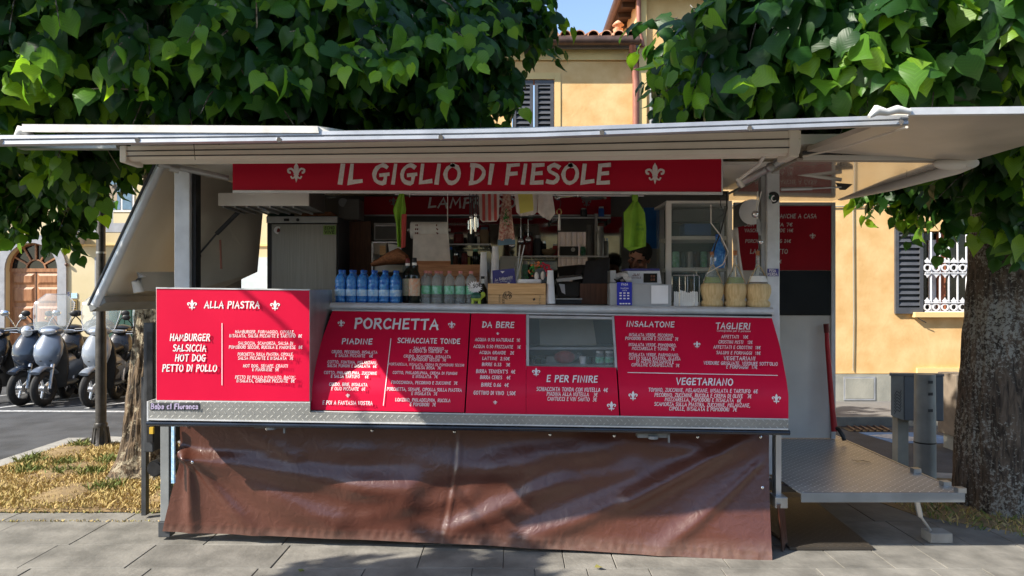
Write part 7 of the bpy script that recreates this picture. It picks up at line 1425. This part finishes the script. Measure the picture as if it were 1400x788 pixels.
# ================================================================== SCOOTERS
def ell(c, ax, ry, rz, n=12): return MB().ring(c, ax, ry, n, rz)
def scooter(loc, rz, label, bodym, screen=True, case=None, steer=.25, trim='dark_grey', headm='lens', scale=1.0, round_light=False, chrome_mirror=False):
    t = thing('parked_scooter', label, 'scooter', (0, 0, 0), 'scooters parked in a row across the street')
    V = Vector
    def part(nm, mb, m, par=None): o = obj(nm, mb, m, par or t); return o
    def wheel(x, y, ang=0):
        mb = MB(); n = 26; r = .245; ring = []
        ca, sa = math.cos(ang), math.sin(ang)
        rs = []
        for k in range(10):
            q = 2 * math.pi * k / 10; rs.append([V((x, 0, r)) + V(((r - .055 + .052 * math.cos(q)) * math.cos(a) * ca - .052 * math.sin(q) * sa, (r - .055 + .052 * math.cos(q)) * math.cos(a) * sa + .052 * math.sin(q) * ca, (r - .055 + .052 * math.cos(q)) * math.sin(a))) for a in [2 * math.pi * i / n for i in range(n)]])
        rs.append(rs[0]); tyre = part('tyre', mb.rings(rs, caps=False), 'rubber')
        d = V((-sa, ca, 0)); rim = MB().cyl(V((x, 0, r)) - d * .03, V((x, 0, r)) + d * .03, .045, n=14)
        for k in range(5):
            q = 2 * math.pi * k / 5; e = V((math.cos(q) * ca, math.cos(q) * sa, math.sin(q))); rim.cyl(V((x, 0, r)) + e * .03, V((x, 0, r)) + e * .165, .022, .014, 6)
        ro = [V((x, 0, r)) + V((.165 * math.cos(a) * ca, .165 * math.cos(a) * sa, .165 * math.sin(a))) for a in [2 * math.pi * i / 20 for i in range(21)]]; rim.tube(ro, .014, 6)
        part('rim', rim, 'lens', tyre); return tyre
    wheel(.66, 0, steer); wheel(-.62, 0)
    fk = V((.66, 0, .245)); cs, sn = math.cos(steer), math.sin(steer)
    mb = MB()
    for s in (1, -1): mb.cyl(fk + V((-sn * s * .085, cs * s * .085, 0)), fk + V((-sn * s * .075 - .14, cs * s * .075, .34)), .022, .028, 10)
    part('fork', mb, 'lens')
    rs = []
    for k in range(7):
        a = R(52 + k * 14); r = .275; c = fk + V((r * math.cos(a) * cs, r * math.cos(a) * sn, r * math.sin(a))); u = V((-sn, cs, 0)); w = V((math.cos(a) * cs, math.cos(a) * sn, math.sin(a)))
        rs.append([c + u * (.075 * math.cos(q)) + w * (.03 * math.sin(q) + .01) for q in [i * math.pi / 5 for i in range(10)]])
    part('front_fender', MB().rings(rs), bodym)
    # front shield
    rs = []
    for (x, z, wy, dx) in ((.50, .52, .09, .05), (.53, .60, .15, .07), (.52, .70, .185, .09), (.47, .82, .19, .09), (.42, .92, .15, .08), (.38, 1.0, .10, .06)):
        rs.append([V((x + dx * math.cos(q) * (1 if math.cos(q) > 0 else .8), wy * math.sin(q), z)) for q in [i * math.pi / 8 for i in range(16)]])
    part('front_shield', MB().rings(rs), bodym)
    rs = []
    for (x, z, wy, dx) in ((.30, .22, .16, .03), (.34, .40, .20, .035), (.38, .62, .22, .04), (.38, .80, .20, .04), (.36, .92, .14, .03)): rs.append([V((x + dx * math.cos(q), wy * math.sin(q), z)) for q in [i * math.pi / 8 for i in range(16)]])
    part('leg_shield', MB().rings(rs), trim)
    for s in (1, -1): part('side_light', MB().sphere(V((.565, s * .10, .69)), .045, 12, 8, (.4, 1.2, .45)), headm); part('grille', MB().sphere(V((.585, s * .05, .62)), .035, 10, 6, (.4, 1, .5)), 'black_plastic')
    # handlebar cowl
    rs = []
    for (x, z, wy, dz) in ((.28, 1.02, .10, .06), (.36, 1.03, .16, .08), (.44, 1.03, .15, .07), (.49, 1.02, .09, .045)): rs.append([V((x, wy * math.cos(q), z + dz * math.sin(q))) for q in [i * math.pi / 7 for i in range(14)]])
    part('handlebar_cowl', MB().rings(rs), bodym)
    part('headlight', MB().sphere(V((.49, 0, 1.02)), .085 if round_light else .07, 14, 10, (.4, .9 if round_light else 1.5, .9 if round_light else .6)), headm)
    part('handlebar', MB().tube([V((.30, -.34, 1.05)), V((.36, -.18, 1.06)), V((.36, .18, 1.06)), V((.30, .34, 1.05))], .016), 'black_plastic')
    for s in (1, -1):
        mi = part('mirror', MB().tube([V((.34, s * .20, 1.06)), V((.36, s * .26, 1.18)), V((.37, s * .31, 1.24))], .008, 6).sphere(V((.37, s * .33, 1.27)), .058, 14, 8, (.35, 1.05, .75)), 'chrome' if chrome_mirror else 'black_plastic')
        part('brake_lever', MB().tube([V((.40, s * .16, 1.04)), V((.41, s * .32, 1.03))], .007, 6), 'lens')
    if screen:
        rs = []
        for j in range(9):
            f = j / 8; z = 1.04 + .50 * f; w = .20 + .06 * math.sin(f * 2.2) - (.12 * max(0, f - .75) * 4); rs.append([V((.47 - .20 * f - .05 * (2 * i / 10 - 1) ** 2, w * (2 * i / 10 - 1), z)) for i in range(11)])
        mb = MB(); mb.grid(rs); mb.grid([[p + V((-.005, 0, 0)) for p in r] for r in rs], flip=True); sc_ = part('windscreen', mb, 'screen_glass')
        part('screen_rim', MB().tube([r[0] for r in rs] + rs[-1][1:] + [r[-1] for r in rs[::-1]][1:], .004, 6), 'lens', sc_)
    # floor, body, seat
    part('floorboard', MB().rings([[V((x, wy * math.cos(q), z + .05 * math.sin(q))) for q in [i * math.pi / 6 for i in range(12)]] for x, z, wy in ((.32, .26, .17), (.05, .25, .18), (-.15, .27, .18))]), trim)
    rs = [[V((x, wy * math.cos(q), z + hz * math.sin(q))) for q in [i * math.pi / 8 for i in range(16)]] for x, z, wy, hz in ((-.02, .44, .09, .20), (-.15, .46, .16, .24), (-.40, .52, .19, .22), (-.70, .60, .18, .16), (-.95, .68, .10, .08))]
    part('rear_body', MB().rings(rs), bodym)
    rs = [[V((x, wy * math.cos(q), z + hz * math.sin(q))) for q in [i * math.pi / 8 for i in range(16)]] for x, z, wy, hz in ((.02, .72, .08, .05), (-.15, .75, .14, .07), (-.42, .77, .17, .075), (-.70, .80, .16, .075), (-.90, .82, .09, .05))]
    part('seat', MB().rings(rs), 'black_plastic')
    part('exhaust', MB().tube([V((-.2, -.17, .25)), V((-.6, -.2, .30)), V((-.85, -.2, .36))], [.03, .055, .05]), 'dark_metal'); part('side_stand', MB().tube([V((.0, .16, .2)), V((-.05, .32, .01))], .012), 'black_plastic')
    part('engine', MB().sphere(V((-.45, 0, .3)), .16, 12, 8, (1.5, .9, .8)), 'dark_metal')
    if case: cs_ = part('top_case', MB().rings([[V((x, wy * math.cos(q) * (1 if abs(math.cos(q)) < .8 else .95), z + hz * math.sin(q))) for q in [i * math.pi / 8 for i in range(16)]] for x, z, wy, hz in ((-.72, .98, .15, .11), (-.78, 1.0, .22, .15), (-1.02, 1.0, .23, .15), (-1.12, .99, .17, .12))]), case); part('case_light', MB().sphere(V((-.715, 0, .97)), .03, 10, 6, (.4, 3, .6)), 'lens', cs_)
    t.location = (loc[0], loc[1], RZ); t.rotation_euler = (0, R(0), R(rz)); t.scale = (scale,) * 3; return t
def sc_at(px, Y, rz, *a, **k):   # px = where the front wheel touches
    x = X(px, Y); c = math.cos(R(rz)); s = math.sin(R(rz)); return scooter((x - .66 * c, Y - .66 * s), rz, *a, **k)
sc_at(32, 11.35, 281, 'dark navy scooter with round headlight and chrome mirrors', 'sc_navy', False, None, -.30, 'black_plastic', 'lens', scale=1.1, round_light=True, chrome_mirror=True)
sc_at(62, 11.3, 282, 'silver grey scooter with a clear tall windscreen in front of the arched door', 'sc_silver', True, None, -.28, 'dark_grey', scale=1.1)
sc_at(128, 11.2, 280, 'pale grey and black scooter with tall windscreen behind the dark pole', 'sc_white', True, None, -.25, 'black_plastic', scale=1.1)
sc_at(-14, 11.5, 278, 'black scooter with a white banded top case at the left edge of the picture', 'sc_black', False, 'black_plastic', -.2, 'black_plastic', scale=1.05, chrome_mirror=True)
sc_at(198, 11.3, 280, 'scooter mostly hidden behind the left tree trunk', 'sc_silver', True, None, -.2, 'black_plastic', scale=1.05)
sc_at(92, 12.1, 283, 'dark scooter parked one row back between the silver and the pale one', 'sc_black', False, 'black_plastic', -.1, 'black_plastic', scale=1.08)
sc_at(160, 12.0, 283, 'dark scooter one row back between the pale scooter and the tree trunk', 'sc_black', False, None, -.1, 'black_plastic', scale=1.08)
# ================================================================== TREES
from mathutils import noise
def hollow(p):          # space kept free: the stand, and the airy gap the sun comes through towards it
    x, y, z = p
    if x < -3.7 and y < 2.5: return not (z > 3.3)          # room for an unseen bough added to shade the pavement
    if -2.75 < x < 3.1 and 3.15 < y < 6.7 and z < (2.47 if y < 3.9 else 2.68): return True
    if z < 2.3 and -2.75 < x < 3.2 and y < 6.8: return True
    if y < 4.45 - (z - 1.75) / 1.5: return True
    return False
def leaf_verts(fold, tip, wid):
    h = [(.0, 0), (.0, -.30), (.0, -.66), (.0, -1.14)]; s = [(.13, .13), (.35, .11), (.50, -.07), (.515, -.34), (.39, -.62), (.17, -.88)]
    v = []; uv = []
    def z(x, y): return -fold * abs(x) * 1.0 - tip * (abs(y) ** 2) + .05 * math.sin(9 * y) * abs(x)
    for x, y in h: v.append((x, y, z(x, y))); uv.append((x, y))
    for x, y in s: v.append((x * wid, y, z(x, y))); uv.append((x, y))
    for x, y in s: v.append((-x * wid, y, z(x, y))); uv.append((-x, y))
    f = []
    for o, fl in ((4, 0), (10, 1)):
        for q in ((0, 1, o + 1, o), (1, o + 2, o + 1), (1, 2, o + 3, o + 2), (2, o + 4, o + 3), (2, 3, o + 5, o + 4)): f.append(q[::-1] if fl else q)
    return np.array(v), f, np.array(uv)
VAR = []
_rl = np.random.default_rng(4)
for fo, ti, wi in ((.35, .25, 1.0), (.1, .5, .95), (.6, .15, 1.08), (-.2, .4, .95), (.25, .8, 1.0), (.8, .3, .9), (.0, .3, 1.12), (.45, -.25, 1.0)):
    v_, f_, u_ = leaf_verts(fo, ti, wi); v_ = v_.copy(); v_[4:, 2] += _rl.normal(0, .045, 12); v_[4:, :2] += _rl.normal(0, .012, (12, 2)); VAR.append((v_, f_, u_))
def leaf_mesh(name, Ms, tones, var):
    n = len(Ms); V0 = [VAR[k][0] for k in range(8)]; Fc = VAR[0][1]; vs = np.zeros((n, 16, 3)); 
    for k in range(8):
        m = var == k
        if m.any(): vs[m] = np.einsum('nij,vj->nvi', Ms[m][:, :3, :3], V0[k]) + Ms[m][:, None, :3, 3]
    nl = sum(len(f) for f in Fc); idx = np.concatenate([np.array(f) for f in Fc]); tot = np.array([len(f) for f in Fc]); st = np.concatenate([[0], np.cumsum(tot)[:-1]])
    me = bpy.data.meshes.new(name); me.vertices.add(n * 16); me.vertices.foreach_set('co', vs.ravel().astype(np.float32))
    me.loops.add(n * nl); me.loops.foreach_set('vertex_index', (idx[None] + (np.arange(n) * 16)[:, None]).ravel().astype(np.int32))
    me.polygons.add(n * len(Fc)); me.polygons.foreach_set('loop_start', (st[None] + (np.arange(n) * nl)[:, None]).ravel().astype(np.int32)); me.polygons.foreach_set('loop_total', np.tile(tot, n).astype(np.int32))
    me.polygons.foreach_set('use_smooth', np.ones(n * len(Fc), bool)); me.update(calc_edges=True)
    a = me.attributes.new('tone', 'FLOAT', 'POINT'); a.data.foreach_set('value', np.repeat(tones, 16).astype(np.float32))
    uvl = me.uv_layers.new(name='leaf'); uvl.data.foreach_set('uv', np.tile(VAR[0][2][idx], (n, 1)).ravel().astype(np.float32))
    me.materials.append(M['leaf']); return me
def unit(v): return v / (np.linalg.norm(v) + 1e-9)
def grow(blobs, axis_xy, seed):
    rg = np.random.default_rng(seed); mats_, tones, var = [], [], []; twigs = []
    def shoot(p, sd, out, k, young_sunlit, size, shade):
        L0 = .055 * size / .1; start = p.copy()
        for i in range(k):
            p = p + sd * L0 * rg.uniform(.8, 1.2); sd = unit(sd + np.array([0, 0, -.09]))
            if hollow(p): continue
            sidev = unit(np.cross(sd, [0, 0, 1.0])) * (1 if i % 2 else -1)
            tipd = unit(sd * .6 + sidev * .5 + np.array([0, 0, -.55]) + rg.normal(0, .32, 3))
            nr_ = out * .6 + np.array([0, 0, .6]) + rg.normal(0, .42, 3); nr_ = unit(nr_ - tipd * np.dot(nr_, tipd)); xx = np.cross(-tipd, nr_)
            t_ = np.clip(rg.normal(.30, .15) + shade, 0, .66)
            if young_sunlit and i >= k - 3: t_ = np.clip(.66 + .12 * (i - k + 3) + rg.normal(0, .06), 0, 1)  # tip tone brightened for young growth and for sun on the tips
            s = size * rg.uniform(.7, 1.3) * (.8 + .35 * (1 - i / k))
            m = np.eye(4); m[:3, 0] = xx * s; m[:3, 1] = -tipd * s; m[:3, 2] = nr_ * s; m[:3, 3] = p + sidev * .03
            mats_.append(m); tones.append(t_); var.append(rg.integers(0, 8))
        twigs.append((start, p))
    for (c, r, ns, droop, young_sunlit, size) in blobs:
        c = np.array(c); r = np.array(r); nb = max(2, int(ns / 6.8))
        for _ in range(nb):
            d = unit(rg.normal(size=3)); p = c + d * r * rg.random() ** .5 * .85
            out = unit(np.array([p[0] - axis_xy[0], p[1] - axis_xy[1] - .5, 0]) + rg.normal(0, .35, 3) * [1, 1, 0] + 1e-6)
            bd = unit(out + np.array([0, 0, -droop * .5]) + rg.normal(0, .2, 3)); L = rg.uniform(.4, .8) * min(1, r[0] / .5); p = p - bd * L * .5; shade = rg.normal(0, .10); yb = rg.random() < young_sunlit
            for q in range(9):
                pp = p + bd * L * q / 8 + np.array([0, 0, -.12 * (q / 8) ** 2])
                if hollow(pp): continue
                sd = unit(bd * .8 + rg.normal(0, .5, 3) + np.array([0, 0, -droop]))
                shoot(pp + rg.normal(0, .03, 3), sd, out, rg.integers(4, 8), yb and q >= 6, size, shade)
    return np.array(mats_), np.array(tones), np.array(var), twigs
def tree(name, label, base, trunk_rings, limbs, blobs, seed, barkm, bump=.02):
    t = thing(name, label, 'tree', base)
    mb = MB(); n = 110; rs = []; tz = [q[2] for q in trunk_rings]; dense = []
    for z in [tz[0] + (tz[-1] - tz[0]) * (i / 130) ** 1.15 for i in range(131)]: dense.append(tuple(float(np.interp(z, tz, [q[c] for q in trunk_rings])) for c in (0, 1)) + (z,) + tuple(float(np.interp(z, tz, [q[c] for q in trunk_rings])) for c in (3, 4)))
    def rough(a, z, k):
        v = noise.noise(Vector((math.cos(a) * k, math.sin(a) * k, z * 2.2 + seed))) ; w = noise.noise(Vector((math.cos(a) * k * 2.6, math.sin(a) * k * 2.6, z * 7 + seed)))
        return bump * (1 - abs(v) * 3.2) + bump * .5 * w
    for (x, y, z, r, lob) in dense:
        rs.append([Vector((x + q * math.cos(a), y + q * math.sin(a), z)) for a, q in [(a, r * (1 + lob * math.sin(5 * a + z) + lob * .6 * math.sin(3 * a + 1.7 * z + 1)) + rough(a, z, 3.4)) for a in [2 * math.pi * i / n for i in range(n)]]])
    obj('trunk', mb.rings(rs), barkm, t)
    for pts, rr in limbs: obj('limb', MB().tube(pts, rr, 10), barkm, t)
    Ms, tn, vr, twigs = grow(blobs, (base[0], base[1]), seed)
    # the leaves nearest the viewer are objects of their own
    pos = Ms[:, :3, 3]; sz = np.linalg.norm(Ms[:, :3, 0], axis=1); yy = pos[:, 1]; px = CX + pos[:, 0] / yy * FX; py = CY - (pos[:, 2] - EYE) / yy * FX
    inn = (yy > .5) & (px > 0) & (px < 1400) & (py > 0) & (py < 788); score = np.where(inn, sz / np.maximum(yy, .1), 0)
    # keep those not hidden by another leaf close in front
    order = np.argsort(-score)[:4000]; cell = {}; front = []
    for i in order: cell.setdefault((int(px[i] // 14), int(py[i] // 14)), []).append(i)
    for i in order:
        c_ = (int(px[i] // 14), int(py[i] // 14)); blockers = sum(1 for j in cell[c_] if yy[j] < yy[i] - .02)
        if blockers <= 1: front.append(i)
        if len(front) >= 298: break
    front = np.array(front); mask = np.ones(len(Ms), bool); mask[front] = False
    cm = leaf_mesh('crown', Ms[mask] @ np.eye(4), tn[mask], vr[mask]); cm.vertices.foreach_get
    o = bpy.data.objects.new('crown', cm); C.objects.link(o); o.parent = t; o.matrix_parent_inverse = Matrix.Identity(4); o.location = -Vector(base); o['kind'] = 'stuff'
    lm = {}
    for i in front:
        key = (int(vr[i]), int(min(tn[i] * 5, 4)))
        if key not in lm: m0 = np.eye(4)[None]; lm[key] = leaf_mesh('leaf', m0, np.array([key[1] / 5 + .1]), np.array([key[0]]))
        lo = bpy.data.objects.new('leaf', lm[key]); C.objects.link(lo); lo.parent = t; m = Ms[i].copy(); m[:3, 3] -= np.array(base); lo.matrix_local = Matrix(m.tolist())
    tw = MB(); rg = random.Random(seed)
    for k, (a, b) in enumerate(twigs):
        if k % 3 == 0: tw.tube([a, (np.array(a) + b) / 2 + np.array([0, 0, .02]), b], [.006, .004, .002], 4)
    obj('twigs', tw, barkm, t, kind='stuff', fix=False)
    return t, len(Ms)
S = 1.0
bl = (-3.45, 6.55)
left_rings = [(X(p_, 6.5), 6.55, z_, r_, l_) for p_, z_, r_, l_ in ((202, -.02, .36, .14), (201, .06, .29, .12), (200, .18, .235, .09), (200, .35, .20, .06), (206, .8, .185, .05), (215, 1.4, .175, .05), (221, 2.2, .165, .05), (225, 3.0, .15, .05), (228, 4.2, .10, .05))]
lx = X(222, 6.5)
left_limbs = [([(lx, 6.55, 2.6), (lx - .9, 6.2, 3.1), (lx - 1.9, 5.6, 3.4)], [.09, .06, .02]), ([(lx, 6.55, 2.8), (lx + 1.0, 6.1, 3.4), (lx + 2.6, 5.3, 3.8)], [.10, .06, .02]), ([(lx, 6.6, 3.1), (lx + .3, 5.4, 3.9), (lx + .5, 4.2, 4.2)], [.09, .05, .02]), ([(lx, 6.6, 3.3), (lx + 1.6, 7.2, 4.2), (lx + 3.0, 7.4, 4.8)], [.08, .05, .02]), ([(lx, 6.6, 3.2), (lx - 1.2, 7.4, 4.2)], [.08, .03])]
def B(px, py, Y, rx, ry, rz, n, droop=.5, young_sunlit=.5, size=.095): return (tuple(P(px, py, Y)), (rx, ry, rz), n, droop, young_sunlit, size)
left_blobs = [B(60, 40, 4.9, 1.4, 1.0, .75, 560, .5, .75, 0.100), B(300, 50, 4.9, 1.2, 1.0, .70, 560, .5, .75, 0.100), B(490, 60, 5.0, .85, 1.0, .55, 400, .5, .75, 0.096), B(590, 45, 5.3, .48, .8, .46, 220, .5, .5, 0.092), B(690, 0, 5.6, .28, .5, .22, 60, .5, .5, 0.092),
    B(650, 75, 5.6, .16, .4, .24, 34, .5, .5, 0.088), B(40, 130, 5.6, 1.2, .9, .8, 420, .5, .75, 0.096), B(250, 130, 5.6, 1.3, .9, .7, 420, .5, .75, 0.096), B(430, 120, 5.8, 1.0, .9, .6, 300, .5, .75, 0.096), B(535, 110, 6.0, .62, .8, .5, 210, .5, .5, 0.092),
    B(30, 215, 6.4, .65, .5, .36, 90, .5, .3, 0.092), B(110, 215, 6.8, .45, .5, .30, 46, .5, .3, 0.092), B(185, 195, 6.9, .35, .4, .20, 30, .5, .1, 0.092), B(15, 290, 6.6, .16, .3, .14, 12, .7, .5), B(70, 275, 6.5, .12, .3, .16, 11, .8, .6), B(110, 268, 6.9, .14, .3, .10, 8, .8, .6),
    ((-3.2, 5.6, 5.0), (2.6, 2.3, 1.3), 1100, .4, .2, 0.120), ((-1.6, 6.2, 5.1), (1.2, 1.8, .9), 300, .4, .2, 0.120), ((-3.0, 3.6, 5.3), (2.6, 1.6, .9), 620, .4, .3, .15), ((-3.6, 7.6, 4.5), (2.2, 1.2, 1.3), 520, .4, .2, 0.112), ((-1.8, 7.6, 4.1), (.8, 1.0, .8), 190, .4, .2, 0.112), ((-4.6, 4.6, 3.9), (1.6, 1.3, .9), 260, .4, .3, 0.096)]
left_blobs.append(((-5.0, 1.85, 3.95), (.85, .40, .26), 130, .3, .4, .11))  # unseen bough added to cast a patch of shade on the pavement
left_limbs.append(([(lx, 6.5, 2.7), (lx - 1.2, 4.6, 3.9), (lx - 1.6, 2.8, 4.2), (lx - 2.0, 1.7, 4.0)], [.05, .018, .012, .008]))
_, n1 = tree('linden_tree', 'linden tree with flaking brown trunk growing from dry grass on the left', (lx, 6.55, 0), left_rings, left_limbs, left_blobs, 3, 'bark_left', .014)
Yr = 5.6; rx0 = X(1372, Yr)
right_rings = [(rx0 + .02, Yr, -.02, .345, .06), (rx0 + .01, Yr, .15, .318, .06), (rx0, Yr, .5, .30, .05), (rx0 + .01, Yr, 1.0, .275, .04), (rx0 + .03, Yr, 1.6, .255, .04), (rx0 + .06, Yr, 2.3, .24, .05), (rx0 + .10, Yr, 3.2, .20, .05), (rx0 + .15, Yr, 4.4, .12, .05)]
right_limbs = [([(rx0, Yr, 2.2), (rx0 - .8, Yr + .1, 3.0), (rx0 - 2.0, Yr, 3.5)], [.12, .07, .02]), ([(rx0, Yr, 2.5), (rx0 - .4, Yr - .9, 3.3), (rx0 - .9, Yr - 1.6, 3.6)], [.1, .06, .02]), ([(rx0, Yr, 2.6), (rx0 + 1, Yr + .2, 3.6)], [.1, .04]), ([(rx0, Yr, 2.4), (rx0 - .6, Yr + 1.0, 3.1), (rx0 - 1.2, Yr + 1.7, 3.3)], [.09, .05, .02])]
right_blobs = [B(1340, 30, 4.6, .75, .9, .60, 320, .5, .5, 0.120), B(1190, 40, 4.7, .75, .9, .55, 300, .5, .5, 0.120), B(1060, 40, 5.0, .55, .9, .48, 220, .5, .6, 0.116), B(975, 30, 5.5, .32, .6, .32, 70, .5, .5, 0.112), B(1010, 100, 5.6, .32, .5, .26, 60, .5, .4, 0.116), B(955, 85, 5.8, .16, .3, .14, 14, .5, .4, 0.107),
    B(1130, 110, 5.2, .60, .8, .42, 240, .5, .5, 0.116), B(1285, 110, 5.0, .75, .8, .45, 280, .5, .6, 0.120), B(1400, 100, 4.9, .6, .8, .6, 190, .5, .6, 0.120),
    B(1370, 215, 5.1, .30, .3, .34, 70, .5, .6, 0.112), B(1390, 270, 5.2, .2, .2, .16, 26, .5, .6, 0.112), B(1340, 205, 5.9, .40, .4, .26, 60, .4, .6, 0.112), B(1300, 212, 6.7, .40, .4, .22, 44, .4, .3, 0.112), B(1235, 222, 7.1, .26, .35, .14, 22, .4, .3, 0.103), B(1190, 232, 7.2, .16, .3, .10, 10, .4, .3, 0.103), B(1250, 250, 7.0, .12, .2, .08, 8, .5, .5, 0.103), B(1320, 250, 6.6, .2, .3, .10, 12, .5, .6, 0.112),
    ((3.6, 5.4, 5.0), (2.2, 2.2, 1.2), 900, .4, .2, .15), ((3.3, 7.0, 4.4), (1.2, 1.1, .8), 300, .4, .2, 0.120), ((4.4, 6.8, 4.0), (1.5, 1.2, 1.2), 340, .4, .2, 0.120), ((3.4, 3.7, 5.2), (2.2, 1.5, .8), 400, .4, .3, .15)]
_, n2 = tree('linden_tree', 'linden tree with thick dark lichen spotted trunk at the right edge', (rx0, Yr, 0), right_rings, right_limbs, right_blobs, 5, 'bark_right', .016)
print('leaves', n1, n2, 'objects', len(bpy.data.objects))
